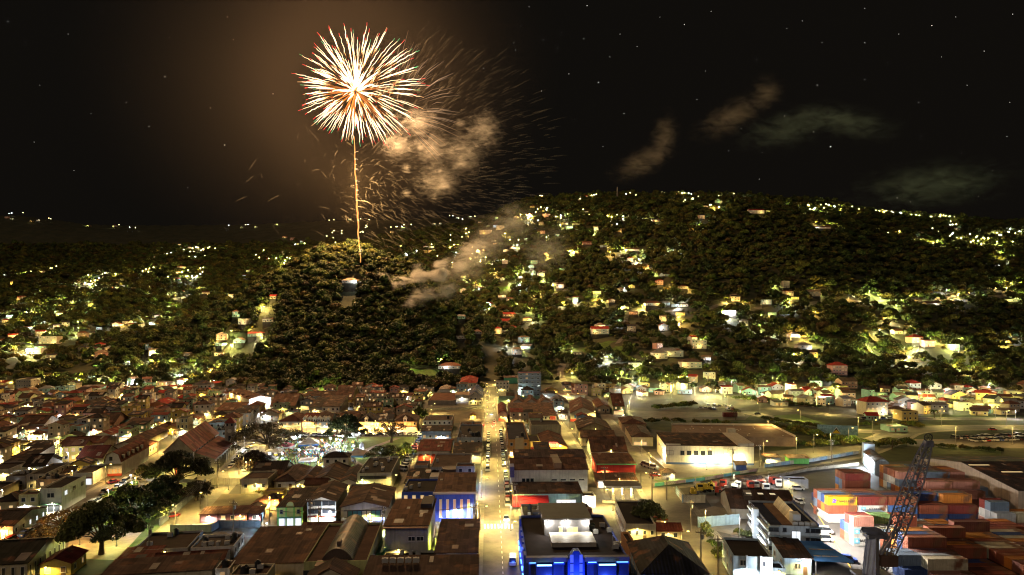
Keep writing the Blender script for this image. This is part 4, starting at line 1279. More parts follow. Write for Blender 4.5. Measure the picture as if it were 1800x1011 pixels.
for (xa, xb, yb_, yt_, yr_, kind, wc, rc_, lb) in (
    (424, 471, 868, 842, 828, "flat", CREAM, BROWN, "cream two storey shop with window bands behind the vacant lot"),
    (440, 497, 850, 836, 819, "gx", TAN, DARK, "wide dark brown roof beside the square's south side"),
    (482, 520, 862, 846, 820, "hip", WHITE, (0.095, 0.06, 0.045), "white house with long hipped brown roof south of the square"),
    (521, 547, 862, 848, 824, "gy", WHITE, (0.075, 0.05, 0.04), "narrow gabled house with pale fretwork front south of the square"),
    (549, 598, 862, 846, 821, "gy", CREAM, (0.075, 0.05, 0.04), "broad brown gabled house south of the square"),
    (598, 627, 866, 848, 822, "gy", WHITE, (0.06, 0.058, 0.06), "grey ribbed roof house left of the white modern office"),
):
    B(lb, xa, xb, yb_, yt_, yr_, kind, wc, rc_, vp=800, lit="ddd")
B("low cream garage row behind the lime shop front", 463, 498, 877, 864, 858, "flat", YELLOW, TAN, vp=790, win=None)
B("small red roofed hut on the vacant lot", 466, 490, 890, 880, 876, "hip", (0.35, 0.12, 0.08), DARK, vp=790, win=None, depth=5)
B("little white gabled hut on the vacant lot", 444, 466, 900, 889, 882, "gy", CREAM, RUST, vp=790, win=None, depth=7)
for (xa, xb, yb_, yt_) in ((352, 382, 919, 906), (384, 434, 918, 903), (437, 458, 918, 906)):
    t = B("maroon timber cottage with white window frames behind the grey wall", xa, xb, yb_, yt_, 897, "shed", (0.11, 0.045, 0.06), (0.13, 0.06, 0.045), vp=760, lit="ddw", ww=1.3, wh=1.2, depth=6, rise=0.5)

# --- north side of the square
for (xa, xb, kind, wc, rc_, lb, extra) in (
    (490, 530, "hip", (0.46, 0.43, 0.38), (0.14, 0.05, 0.035), "white shop with big dark red roof behind the square's large tree", 0),
    (531, 557, "gx", (0.45, 0.2, 0.16), (0.22, 0.04, 0.03), "red roofed townhouse with three white dormers facing the square", 3),
    (557, 581, "gx", (0.50, 0.56, 0.62), (0.10, 0.075, 0.06), "pale blue townhouse with three peaked gables facing the square", 3),
    (582, 592, "flat", PINK, RUST, "slim pink townhouse beside the pale blue townhouse", 0),
    (594, 628, "gx", CREAM, RUST, "cream shop half hidden behind the square's round tree", 0),
    (630, 658, "hip", (0.50, 0.46, 0.33), SLATE, "white townhouse with grey hipped roof and centre gable facing the square", 1),
    (659, 690, "gx", (0.48, 0.38, 0.2), SLATE, "floodlit cream townhouse with slate roof facing the square", 0),
    (691, 733, "hip", (0.52, 0.38, 0.16), (0.13, 0.085, 0.06), "ornate golden floodlit hall with hipped roof facing the square", 1),
):
    t = B(lb, xa, xb, 760, 741, 731, kind, wc, rc_, vp=800, lit="dsw", shop="w", rise=3.0 if kind != "flat" else None)
    w_, h_ = t["_w"], t["_h"]
    for k in range(extra):
        x_ = w_ * (k + 0.5) / extra
        mb = MB().box(x_ - 0.9, -0.25, h_ - 0.2, x_ + 0.9, 2.5, h_ + 1.5)
        mb.face([(x_ - 1.2, -0.4, h_ + 1.5), (x_ + 1.2, -0.4, h_ + 1.5), (x_, -0.4, h_ + 2.9)])
        mb.face([(x_ - 1.2, -0.4, h_ + 1.5), (x_, -0.4, h_ + 2.9), (x_, 3.0, h_ + 2.9), (x_ - 1.2, 3.0, h_ + 1.5)])
        mb.face([(x_, -0.4, h_ + 2.9), (x_ + 1.2, -0.4, h_ + 1.5), (x_ + 1.2, 3.0, h_ + 1.5), (x_, 3.0, h_ + 2.9)])
        dm = add_part(t, "dormer", mb, surf(WHITE, 0.7, 0.1))
        link("window", window_mesh(1.0, 1.2, "d"), dm, (x_, -0.26, h_ + 0.05))
    if xa >= 630:
        for k in range(3):
            light(t, (w_ * (0.2 + 0.3 * k), -1.5, 2.6), 1500, ORANGE if xa == 691 else WARM, 0.3)
for (xa, xb, yb_, yt_, yr_, kind, wc, rc_, lb) in (
    (536, 590, 712, 702, 696, "gx", WHITE, BROWN, "long brown roofed depot at the foot of the wooded hill"),
    (588, 618, 716, 703, 692, "gx", (0.5, 0.34, 0.1), (0.11, 0.06, 0.045), "golden lit loading bay at the foot of the wooded hill"),
    (543, 566, 730, 716, 706, "shed", (0.3, 0.3, 0.3), DARK, "dark roofed store behind the square's townhouses"),
    (566, 597, 734, 715, 704, "shed", WHITE, (0.09, 0.06, 0.047), "brown roofed store with tall pale wall behind the townhouses"),
    (600, 632, 738, 728, 722, "flat", TAN, RUST, "low tan block behind the round tree"),
    (475, 518, 724, 714, 704, "gx", WHITE, (0.2, 0.12, 0.08), "pale brown roofed workshop right of the yellow doored warehouse"),
    (632, 690, 736, 728, 722, "shed", GREY, DARK, "long low dark roof at the edge of the scrub below the hill"),
):
    B(lb, xa, xb, yb_, yt_, yr_, kind, wc, rc_, vp=800, lit="dds")
# yellow-doored warehouse
t = B("long white warehouse with yellow doors and floodlit gable end", 438, 476, 721, 702, 690, "gy", (0.48, 0.46, 0.42), (0.16, 0.09, 0.065), vp=60, win=None, rise=2.2, depth=72)
w_, d_, h_ = t["_w"], t["_d"], t["_h"]
for k in range(9):
    add_part(t, "yellow_door", MB().box(-0.12, 0, 0.05, -0.005, d_ / 9 - 1.2, h_ * 0.52), surf((0.50, 0.30, 0.03), 0.6, 0.15), (0, 0.6 + k * d_ / 9, 0))
    add_part(t, "roof_bay", MB().box(0.4, 0.0, 0, w_ * 0.48, 0.5, 0.9), surf((0.2, 0.11, 0.075), 0.7, 0.2), (0, 4 + k * d_ / 9, h_ + 0.5)) if k % 2 else None
light(t, (-2.2, 30, h_ - 1), 9000, WARM, 0.5)
light(t, (-2.2, 52, h_ - 1), 7000, WARM, 0.5)
light(t, (2, -2.2, h_ - 2), 5000, WHT, 0.45)
light(t, (w_ - 1, -2.2, h_ - 0.5), 6000, WHT, 0.45)

# --- church
X0, Y0, w_, rz = place(288, 334, 836, 655)
nave_w, nave_d, nave_h = 11.0, 46.0, 9.5
t = thing("church", "stone church with long rust red nave roof and lower side aisle", "church", (X0, Y0, 0), rz)
FOOT.append((X0, Y0, 22, 46, -rz))
stone = surf((0.30, 0.27, 0.20), 0.9, 0.35, 0.5, 0.3)
rust_roof = surf((0.17, 0.055, 0.033), 0.9, 0.45, 0.3, 0.0, 0.0, 0, 0.5, (1, 0.9), 0.12)
wmb, rmb = roof_parts("gy", nave_w, nave_d, nave_h, 5.4)
link("wall", wmb.mesh("wall", [stone]), t)
link("roof", rmb.mesh("roof", [rust_roof]), t)
wmb = MB().box(nave_w + 0.02, 3, 0, nave_w + 7.5, nave_d - 2, 5.4)
wmb.face([(nave_w + 0.02, 3, 5.4), (nave_w + 7.5, 3, 5.4), (nave_w + 0.02, 3, 8.2)])
add_part(t, "aisle", wmb, stone)
mb = MB().face([(nave_w + 0.02, 2.5, 8.4), (nave_w + 8.0, 2.5, 5.3), (nave_w + 8.0, nave_d - 1.5, 5.3), (nave_w + 0.02, nave_d - 1.5, 8.4)])
add_part(t, "aisle_roof", mb, rust_roof)
for k in range(8):
    yy = 5.5 + k * (nave_d - 9) / 8
    win_o = link("window", window_mesh(1.2, 3.2, "s"), t, (nave_w + 7.504, yy, 1.2), R(90))
    add_part(t, "buttress", MB().box(nave_w + 7.5, yy - 2.6, 0, nave_w + 8.4, yy - 2.0, 4.4), stone)
    link("window", window_mesh(0.9, 0.8, "d", True), t, (nave_w + 0.004, yy, 8.5), R(90))
mb = MB().bar((nave_w / 2, -0.12, 8.6), (nave_w / 2, 0.1, 8.6), 1.4, 16)
add_part(t, "rose_window", mb, surf((0.42, 0.40, 0.36), 0.7, 0.2))
mb = MB().box(nave_w / 2 - 1.4, -0.1, 0, nave_w / 2 + 1.4, 0.0, 4.0)
add_part(t, "door", mb, surf((0.28, 0.05, 0.03), 0.6, 0.2))
X0, Y0, w_, rz = place(395, 412, 800, 655)
t = thing("clock_tower", "square stone clock tower with small red pyramid roof beside the church", "tower", (X0, Y0, 0), rz)
FOOT.append((X0, Y0, w_, w_, -rz))
th = (800 - 744) * Y0 / F
mb = MB().box(0, 0, 0, w_, w_, th)
for zz in (th * 0.35, th * 0.62, th * 0.88):
    mb.box(-0.2, -0.2, zz, w_ + 0.2, w_ + 0.2, zz + 0.35)
add_part(t, "wall", mb, surf((0.30, 0.26, 0.19), 0.9, 0.3, 0.5, 0.3))
mb = MB()
A = [(-0.4, -0.4, th), (w_ + 0.4, -0.4, th), (w_ + 0.4, w_ + 0.4, th), (-0.4, w_ + 0.4, th)]
apex = (w_ / 2, w_ / 2, th + 2.8)
for k in range(4):
    mb.face([A[k], A[(k + 1) % 4], apex])
mb.face(A[::-1])
add_part(t, "roof", mb, surf((0.24, 0.05, 0.035), 0.6, 0.2))
for (lx, ly, rr) in ((w_ / 2, -0.01, 0), (w_ + 0.01, w_ / 2, R(90))):
    add_part(t, "clock_face", MB().bar((0, -0.1, 0), (0, 0.0, 0), 0.95, 18), surf((0.6, 0.55, 0.42), 0.6, 0.1), (lx, ly, th * 0.75), rr)
    for zz in (th * 0.12, th * 0.45):
        link("window", window_mesh(1.1, 2.2, "d", True), t, (lx, ly, zz), rr)
    for dx in (-1.0, 1.0):
        link("window", window_mesh(0.8, 1.2, "d", True), t, (lx + (dx if not rr else 0), ly + (dx if rr else 0), th * 0.90), rr)

# --- west quarter (heading a little to the left)
LEFT = [
 (-70, 48, 1030, 996, 948, "gx", CREAM, (0.038, 0.042, 0.030), "long cream hall with dark green roof and tall windows at the bottom left corner", dict(side="R", ww=0.9, wh=2.6, lit="d", rise=2.4)),
 (-50, 22, 950, 928, 894, "gx", (0.46, 0.44, 0.38), (0.042, 0.038, 0.036), "dark roofed terrace with bluish lit gallery windows at the left edge", dict(side="R", lit="ccd", rise=1.8)),
 (-12, 30, 906, 882, 868, "hip", (0.5, 0.42, 0.22), DARK, "cream two storey house with dark hipped roof at the left edge", dict(lit="dw")),
 (33, 66, 906, 870, 862, "flat", (0.48, 0.44, 0.22), BROWN, "olive yellow shop with orange lit side wall", dict(lit="sd", shop="w")),
 (70, 108, 902, 859, 836, "flat", (0.50, 0.49, 0.44), CHAR, "white three storey corner building with stepped parapet", dict(lit="cdd", ww=2.2, wh=1.6, shop="d")),
 (10, 45, 862, 838, 826, "flat", (0.26, 0.25, 0.24), CHAR, "grey two storey block with roof tank left of the stepped parapet building", dict(lit="d", clutter=3)),
 (47, 79, 862, 834, 814, "flat", (0.30, 0.28, 0.26), CHAR, "plain grey block with dark roof behind the stepped parapet building", dict(lit="d")),
 (80, 112, 852, 838, 826, "shed", GREY, DARK, "low lean-to roof right of the plain grey block", dict(win=None)),
 (128, 163, 854, 832, 817, "flat", (0.46, 0.45, 0.42), (0.05, 0.045, 0.042), "white modern shop with lit upper corner near the gambrel hall", dict(lit="cds", shop="c")),
 (5, 40, 836, 815, 792, "shed", (0.34, 0.28, 0.2), DARK, "brown roofed warehouse with pale front at the left", dict(win=None)),
 (40, 78, 838, 820, 806, "gx", GREY, CHAR, "dark gabled store below the pale warehouse", dict(win=None)),
 (-30, 16, 850, 826, 812, "flat", GREY, DARK, "dim grey block at the left edge", dict(win=None)),
 (-60, 4, 878, 860, 846, "flat", TAN, DARK, "dark flat roof at the left edge above the cream house", dict(win=None)),
 (20, 65, 818, 803, 790, "hip", CREAM, DARK, "cream walled storehouse with broad dark roof", dict(win=None)),
 (135, 180, 822, 806, 792, "gx", CREAM, (0.17, 0.05, 0.035), "low cream wing with red roof left of the gambrel hall", dict(lit="d")),
 (105, 181, 803, 781, 770, "gx", (0.42, 0.36, 0.22), (0.12, 0.045, 0.032), "long market building with turquoise and yellow panels under a dark red roof", dict(lit="cdd", ww=1.8, rise=1.8)),
 (200, 239, 798, 784, 755, "gy", CREAM, (0.10, 0.058, 0.042), "large brown roofed market hall right of the long market building", dict(win=None, rise=1.8)),
 (228, 262, 803, 785, 777, "hip", (0.48, 0.42, 0.28), RUST, "cream two storey house below the market hall roof", dict(lit="d")),
 (166, 196, 774, 766, 747, "gy", (0.36, 0.38, 0.36), (0.20, 0.04, 0.03), "narrow red roofed shed with lit blue side", dict(side="R", lit="c")),
 (208, 246, 764, 753, 742, "shed", WHITE, BROWN, "white fronted house with lit bluish ground floor", dict(lit="c", shop="c")),
 (62, 118, 772, 755, 744, "flat", (0.26, 0.28, 0.31), RUST, "blank blue grey gable wall building in the west quarter", dict(win=None)),
 (10, 32, 764, 749, 742, "flat", (0.50, 0.47, 0.43), BROWN, "white shop with framed red sign in the west quarter", dict(lit="d", shop="w")),
 (32, 78, 758, 746, 738, "gx", WHITE, BROWN, "long white gabled house behind the framed red sign shop", dict(lit="d")),
 (20, 105, 792, 779, 774, "flat", (0.42, 0.37, 0.2), BROWN, "low olive arcade with three arches in the west quarter", dict(lit="d", shop="d")),
 (135, 160, 759, 737, 728, "flat", (0.44, 0.41, 0.36), SLATE, "cream three storey house with open balconies in the west quarter", dict(lit="dds", ww=2.4, wh=1.6)),
 (162, 200, 758, 745, 735, "gx", (0.42, 0.25, 0.18), BROWN, "pink walled long house right of the balcony house", dict(lit="d", side="R")),
 (131, 163, 727, 717, 705, "gy", (0.52, 0.36, 0.07), DARK, "bright yellow gabled house with dark roof in the west quarter", dict(lit="ds", rise=3.4)),
 (218, 243, 724, 710, 706, "flat", (0.46, 0.40, 0.14), DARK, "pale yellow two storey block with window band in the west quarter", dict(lit="dd", ww=2.2)),
 (262, 292, 722, 711, 704, "gy", (0.42, 0.18, 0.09), (0.30, 0.03, 0.025), "orange walled house with bright red roof", dict(lit="d")),
 (245, 276, 735, 727, 718, "gy", (0.22, 0.30, 0.40), (0.26, 0.03, 0.025), "sky blue house with red roof below the orange house", dict(lit="d")),
 (222, 243, 740, 729, 722, "gy", CREAM, BROWN, "cream gabled house left of the sky blue house", dict(win=None)),
 (28, 54, 690, 667, 664, "flat", (0.44, 0.40, 0.30), BROWN, "cream three storey block with small square windows at the left", dict(lit="d", ww=0.9, wh=1.1)),
 (133, 172, 695, 685, 681, "shed", (0.20, 0.40, 0.28), GREY, "long mint green shed in the west quarter", dict(win=None)),
 (108, 152, 676, 667, 662, "shed", (0.22, 0.42, 0.34), BROWN, "turquoise hall with row of dark windows in the west quarter", dict(lit="d")),
 (98, 120, 660, 645, 640, "flat", WHITE, TAN, "white building with orange end wall below the trees", dict(lit="d")),
 (310, 331, 766, 735, 731, "flat", (0.46, 0.40, 0.22), SLATE, "tall cream building with pillared front left of the church", dict(lit="dds", ww=1.0, wh=1.8)),
 (360, 392, 755, 746, 738, "gy", (0.46, 0.30, 0.15), RUST, "tan gabled house behind the church roof", dict(win=None)),
 (361, 395, 732, 721, 714, "flat", (0.48, 0.44, 0.2), TAN, "long pale yellow house with row of windows behind the church", dict(lit="d", ww=1.0)),
 (380, 425, 735, 722, 714, "shed", GREY, RUST, "rust brown roof row above the clock tower", dict(win=None)),
 (414, 448, 740, 724, 718, "shed", (0.40, 0.42, 0.42), SLATE, "dark roofed shed with white sloping wall below the yellow doored warehouse", dict(win=None)),
 (338, 371, 694, 676, 671, "hip", (0.60, 0.58, 0.50), SLATE, "white three storey villa at the west foot of the hill", dict(lit="dd", depth=12)),
 (300, 322, 704, 692, 688, "gx", (0.5, 0.4, 0.2), BROWN, "small yellow porch house left of the white villa", dict(lit="s", depth=9)),
 (290, 312, 764, 752, 744, "gy", (0.52, 0.36, 0.08), RUST, "bright yellow gabled cottage left of the pillared building", dict(lit="d")),
 (272, 291, 762, 752, 745, "gy", (0.5, 0.45, 0.4), RUST, "white gabled cottage with red trim in the west quarter", dict(lit="d")),
 (258, 273, 758, 750, 744, "gy", CREAM, BROWN, "small cream gabled cottage in the west quarter", dict(lit="d")),
]
for (xa, xb, yb_, yt_, yr_, kind, wc, rc_, lb, kw) in LEFT:
    B(lb, xa, xb, yb_, yt_, yr_, kind, wc, rc_, vp=670, **kw)
# gambrel hall
t = B("white gambrel fronted hall with dark red roof and red base", 182, 214, 838, 814, 788, "gambrel", (0.56, 0.52, 0.48), (0.15, 0.04, 0.03), vp=670, win=None, rise=4.4)
w_, d_, h_ = t["_w"], t["_d"], t["_h"]
link("window", window_mesh(1.2, 1.5, "d", True), t, (w_ * 0.4, -0.004, h_ + 0.9))
for k in range(5):
    link("window", window_mesh(0.9, 1.6, "s"), t, (w_ * (0.14 + 0.18 * k), -0.004, 1.5))
add_part(t, "red_base", MB().box(-0.1, -0.14, 0, w_ + 0.1, -0.005, 1.1), surf((0.36, 0.05, 0.03), 0.7, 0.1))
add_part(t, "veranda_roof", MB().box(-1.0, -1.6, h_ - 0.3, w_ + 0.4, -0.01, h_ - 0.1), surf(WHITE, 0.7, 0.1))
for k in range(5):
    dm = add_part(t, "dormer", MB().box(0, -0.6, 0, 1.0, 0.6, 1.5), surf((0.5, 0.46, 0.42), 0.7, 0.1), (w_ * 0.86, 3 + k * (d_ - 5) / 5, h_ + 1.2))

# ------------------------------------------------------------------ infill: the many plain roofs between the named buildings
ROAD_PTS = {}
for k, (pix, w_, mt) in ROADS.items():
    fine = []
    pts = smooth_path(pix)
    for a, b_ in zip(pts[:-1], pts[1:]):
        n = max(1, int((b_ - a).length / 4))
        fine += [a.lerp(b_, q / n) for q in range(n)]
    ROAD_PTS[k] = fine + [pts[-1]]
ROAD_ALL = np.array([(p.x, p.y, ROADS[k][1] / 2 + 2.6) for k, v in ROAD_PTS.items() for p in v])
OPEN = [[(470, 826), (505, 764), (742, 762), (716, 826)], [(325, 930), (345, 862), (462, 862), (470, 930)], [(115, 990), (115, 905), (170, 895), (300, 842), (380, 842), (300, 935), (205, 990)],
        [(1180, 900), (1225, 838), (1560, 800), (1900, 770), (2000, 1100), (1280, 1100)], [(1130, 780), (1345, 760), (1530, 770), (1530, 850), (1150, 860)], [(720, 770), (740, 714), (856, 712), (852, 748)], [(1050, 742), (1050, 700), (1330, 700), (1340, 742)], [(1040, 905), (1055, 850), (1130, 850), (1140, 900)]]
OPEN_W = [[P(*q) for q in poly_] for poly_ in OPEN]
def in_poly(x, y, poly_):
    c = False
    j = len(poly_) - 1
    for i in range(len(poly_)):
        xi, yi = poly_[i]
        xj, yj = poly_[j]
        if (yi > y) != (yj > y) and x < (xj - xi) * (y - yi) / (yj - yi) + xi:
            c = not c
        j = i
    return c
def rect_pts(X, Y, w, d, a, n=4):
    ca, sa = math.cos(a), math.sin(a)
    return [(X + ca * w * i / n + sa * d * j / n, Y - sa * w * i / n + ca * d * j / n) for i in range(n + 1) for j in range(n + 1)]
def in_foot(x, y, m=0.0):
    for (fx, fy, fw, fd, fa) in FOOT:
        dx, dy = x - fx, y - fy
        lx = dx * math.cos(fa) - dy * math.sin(fa)
        ly = dx * math.sin(fa) + dy * math.cos(fa)
        if -m < lx < fw + m and -m < ly < fd + m:
            return True
    return False
st = random.getstate()
random.seed(77)
added = 0
for tries in range(14000):
    if added >= 230:
        break
    px, py = random.uniform(-30, 1100), random.choice([random.uniform(690, 760), random.uniform(700, 1030), random.uniform(700, 900)])
    X, Y = P(px, py)
    a = math.atan(((670 if px < 420 else 800 if px < 700 else 866 if px < 1000 else 930) - 900) / F)
    w, d = random.uniform(5.5, 11.5), random.uniform(6, 12)
    pts = rect_pts(X, Y, w, d, a)
    if any(in_foot(x, y, 0.9) for x, y in pts) or any(in_poly(x, y, q) for x, y in pts[::3] for q in OPEN_W):
        continue
    if any(((ROAD_ALL[:, 0] - x) ** 2 + (ROAD_ALL[:, 1] - y) ** 2 < ROAD_ALL[:, 2] ** 2).any() for x, y in pts):
        continue
    if Y + d > 600:
        continue
    kind = random.choice(["flat", "flat", "gx", "gy", "hip", "shed", "shed"])
    wn_, wc = random.choice([("cream", CREAM), ("white", WHITE), ("grey", GREY), ("tan", TAN), ("yellow", YELLOW), ("pale green", GREEN), ("pale blue", BLUEG), ("pink", PINK)])
    rn_, rc_ = random.choice([("rust", RUST), ("brown", BROWN), ("brown", BROWN), ("dark", DARK), ("dark", DARK), ("red", (0.2, 0.045, 0.032)), ("slate", SLATE), ("black", CHAR)])
    h = random.choice([3.6, 4.2, 6.4, 6.8, 7.2, 9.5]) if Y > 230 else random.choice([3.2, 3.6, 4.5])
    zn = "west quarter" if px < 330 else "blocks south of the square" if px < 700 and py > 830 else "blocks around the square" if px < 720 else "left of the main street" if px < 860 else "right of the main street" if px < 1010 else "near the east lane"
    B("%s %s with %s %s roof in the %s" % (wn_, "house" if h < 5 else "block", rn_, {"flat": "flat", "gx": "gable", "gy": "gable", "hip": "hip", "shed": "sloping"}[kind], zn) if "blocks" in zn or "quarter" in zn else
      "%s %s with %s %s roof %s" % (wn_, "house" if h < 5 else "block", rn_, {"flat": "flat", "gx": "gable", "gy": "gable", "hip": "hip", "shed": "sloping"}[kind], zn),
      px, px + w * F / Y, py, py - h * F / Y, 600, kind, wc, rc_, vp=900 + F * math.tan(a), depth=d, clutter=random.choice([0, 1, 2, 4]), lit="dddsw", shop=random.choice([None, None, "s", "w"]) if h > 5 else None, lamp=0.8)
    added += 1
print("infill", added)
random.setstate(st)

# ------------------------------------------------------------------ trees
def leaf_cloud(centres, radii, n, size, flat=0.8, seed=1):
    """n small leaf clumps (bent quads) spread over a set of lobes"""
    g = np.random.default_rng(seed)
    centres, radii = np.array(centres, float), np.array(radii, float)
    wgt = radii ** 2
    k = g.choice(len(radii), n, p=wgt / wgt.sum())
    d = g.normal(size=(n, 3))
    d /= np.linalg.norm(d, axis=1)[:, None]
    d[:, 2] = np.where(d[:, 2] < -0.35, -d[:, 2] * 0.6, d[:, 2])
    r = radii[k] * (0.72 + 0.36 * g.random(n))
    p = centres[k] + d * r[:, None] * np.array([1, 1, flat])
    nrm = d + g.normal(size=(n, 3)) * 0.45
    nrm /= np.linalg.norm(nrm, axis=1)[:, None]
    t = np.cross(nrm, g.normal(size=(n, 3)))
    t /= np.linalg.norm(t, axis=1)[:, None] + 1e-9
    b_ = np.cross(nrm, t)
    s1 = size * (0.6 + 0.8 * g.random(n))[:, None]
    s2 = size * (0.5 + 0.6 * g.random(n))[:, None]
    q = np.stack([p - t * s1, p - b_ * s2 + nrm * s2 * 0.25, p + t * s1, p + b_ * s2 + nrm * s2 * 0.25], 1)
    v = q.reshape(-1, 3)
    f = np.arange(n * 4).reshape(n, 4)
    return v, f

def mesh_np(name, v, f, mats):
    me = bpy.data.meshes.new(name)
    me.from_pydata(v.tolist(), [], f.tolist())
    for mt in mats:
        me.materials.append(mt)
    return me

LEAF = [leaf_mat((0.050, 0.066, 0.014)), leaf_mat((0.062, 0.058, 0.015)), leaf_mat((0.042, 0.066, 0.016)), leaf_mat((0.058, 0.080, 0.015))]
bark = surf((0.10, 0.075, 0.05), 0.9, 0.3, 0.8, 0.3)

def lobes(n, rx, rz_, cz, rl, seed):
    g = random.Random(seed)
    out, rr = [], []
    for k in range(n):
        a = k * 2.4 + g.uniform(-0.4, 0.4)
        q = math.sqrt((k + 0.4) / n)
        out.append((rx * q * math.cos(a), rx * q * math.sin(a), cz + rz_ * (1 - q * q) + g.uniform(-0.25, 0.25) * rz_))
        rr.append(rl * g.uniform(0.75, 1.25))
    return out, rr

CROWNS = []
for k in range(7):
    rx, rz_, cz, rl, n_l = [(2.6, 1.8, 4.6, 1.9, 9), (3.2, 1.3, 4.4, 1.8, 12), (2.0, 2.8, 5.0, 1.7, 9), (3.6, 1.6, 4.8, 2.0, 12), (2.4, 2.2, 4.2, 2.1, 8), (1.7, 1.2, 2.8, 1.5, 6), (2.9, 2.4, 5.4, 1.8, 12)][k]
    c_, r_ = lobes(n_l, rx, rz_, cz, rl, 50 + k)
    v, f = leaf_cloud(c_, r_, 620, 0.52, 0.85, 90 + k)
    # a darker twiggy body inside, so that the crown is not see-through everywhere
    import bmesh as _bm
    bm = _bm.new()
    for (cx, cy_, cz_), rr in zip(c_, r_):
        _bm.ops.create_icosphere(bm, subdivisions=1, radius=rr * 0.74, matrix=Matrix.Translation((cx, cy_, cz_)))
    vv = np.array([tuple(x.co) for x in bm.verts]) + np.random.default_rng(k).normal(size=(len(bm.verts), 3)) * 0.14
    ff = np.array([[w.index for w in fc.verts] for fc in bm.faces])
    bm.free()
    me = bpy.data.meshes.new("crown")
    me.from_pydata(v.tolist() + vv.tolist(), [], [tuple(x) for x in f.tolist()] + [tuple(x + len(v) for x in y) for y in ff.tolist()])
    me.materials.append(LEAF[k % 4])
    CROWNS.append(me)
TRUNKS = []
for k in range(3):
    mb = MB()
    mb.tube([(0, 0, -1.5), (0.1, 0, 1.5), (0.15 * (k - 1), 0.1, 3.6)], [0.32, 0.24, 0.14], 6)
    for q in range(4):
        a = q * 1.6 + k
        mb.tube([(0, 0, 2.2 + 0.3 * q), (0.9 * math.cos(a), 0.9 * math.sin(a), 3.4 + 0.2 * q), (1.7 * math.cos(a), 1.7 * math.sin(a), 4.6 + 0.2 * q)], [0.13, 0.09, 0.04], 4)
    TRUNKS.append(mb.mesh("trunk", [bark]))

TREE_SPOTS = []
def tree(x, y, s, label, group=None, same=True, kind=None, zoff=0.0, sz=None):
    k = random.randrange(7) if kind is None else kind
    t = thing("broadleaf_tree", label, "tree", (x, y, tz(x, y) + zoff), random.uniform(0, 6.28), group, same)
    link("trunk", TRUNKS[k % 3], t, (0, 0, 0), 0, s)
    link("crown", CROWNS[k], t, (0, 0, 0), 0, (s, s, sz or s))
    TREE_SPOTS.append((x, y, s * 4))
    return t

def big_tree(px, py, R_, H, label, leaves, leafcol, seed, sparse=False, flat=1.0, spread=1.0, trunk_r=0.6, vase=0.24):
    """large town tree: forked trunk, limbs reaching into the lobes of a broad crown"""
    g = random.Random(seed)
    x, y = P(px, py)
    t = thing("shade_tree", label, "tree", (x, y, 0))
    c_, r_ = [], []
    n = 36 if not sparse else 34
    for k in range(n):
        a = k * 2.4 + g.uniform(-0.5, 0.5)
        q = math.sqrt((k + 0.3) / n)
        c_.append((R_ * q * math.cos(a) * spread, R_ * q * math.sin(a), H - R_ * 0.40 * flat - (q ** 2) * R_ * 0.70 * flat + g.uniform(-1.6, 1.2)))
        r_.append(R_ * (0.25 if not sparse else 0.19) * g.uniform(0.55, 1.5))
    v, f = leaf_cloud(c_, r_, leaves, 0.34 if not sparse else 0.26, 0.7, seed)
    link("crown", mesh_np("crown", v, f, [leaf_mat(leafcol)]), t)
    mb = MB()
    fork = H * vase
    mb.tube([(0, 0, -0.3), (0.1, 0, fork * 0.5), (0.2, 0, fork)], [trunk_r * 1.35, trunk_r, trunk_r * 0.85], 9)
    link("trunk", mb.mesh("trunk", [bark], True), t)
    for k in range(0, n):
        c = Vector(c_[k])
        m1 = Vector((c.x * 0.35, c.y * 0.35, fork + (c.z - fork) * 0.55))
        mb = MB().tube([(0.2, 0, fork - 0.4), m1, c], [trunk_r * 0.5, trunk_r * 0.28, 0.05], 5)
        if k % 2 == 0 or sparse:
            link("limb", mb.mesh("limb", [bark], True), t)
    TREE_SPOTS.append((x, y, R_))
    return t
big_tree(178, 975, 8.5, 15.5, "big dark leafy tree on the plaza at the lower left", 14000, (0.062, 0.092, 0.024), 11, trunk_r=0.6)
big_tree(232, 925, 9.0, 13.5, "broad dark tree behind the plaza tree", 12000, (0.050, 0.076, 0.020), 12)
big_tree(268, 905, 7.0, 11.5, "dark garden tree between the plaza and the church", 9000, (0.052, 0.080, 0.020), 13)
big_tree(312, 862, 9.5, 16.0, "tall dark tree in front of the church", 13000, (0.044, 0.058, 0.018), 14, flat=0.9)
big_tree(345, 880, 5.5, 8.5, "thin olive tree along the garden wall", 2600, (0.07, 0.06, 0.02), 15, True)
big_tree(288, 880, 6.0, 9.0, "low leafy tree at the left side of the garden", 4200, (0.05, 0.065, 0.02), 25)
big_tree(108, 935, 6.5, 8.5, "sparse yellowish tree beside the white corner building", 1700, (0.11, 0.085, 0.03), 16, True)
big_tree(70, 958, 5.0, 6.0, "low sparse tree on the pavement at the left", 1300, (0.09, 0.08, 0.03), 17, True)
big_tree(470, 800, 15.0, 18.0, "huge spreading tree with pale trunk at the west end of the square", 7800, (0.075, 0.055, 0.022), 18, True, 0.75, 1.15, 1.0, 0.32)
big_tree(446, 822, 7.0, 8.5, "rounded dark tree below the huge spreading tree", 5200, (0.055, 0.045, 0.02), 19)
big_tree(608, 775, 9.5, 16.5, "dense round green tree on the north side of the square", 8800, (0.040, 0.062, 0.014), 20, flat=1.2)
big_tree(688, 778, 8.5, 14.0, "thin half bare tree in front of the golden hall", 1500, (0.08, 0.06, 0.02), 21, True, 0.9)
big_tree(678, 812, 8.5, 7.5, "low wide olive tree at the east end of the square", 3800, (0.07, 0.065, 0.016), 22, True, 0.6)
big_tree(712, 800, 4.5, 5.5, "bright green bush tree at the square's east corner", 2600, (0.09, 0.12, 0.02), 23)
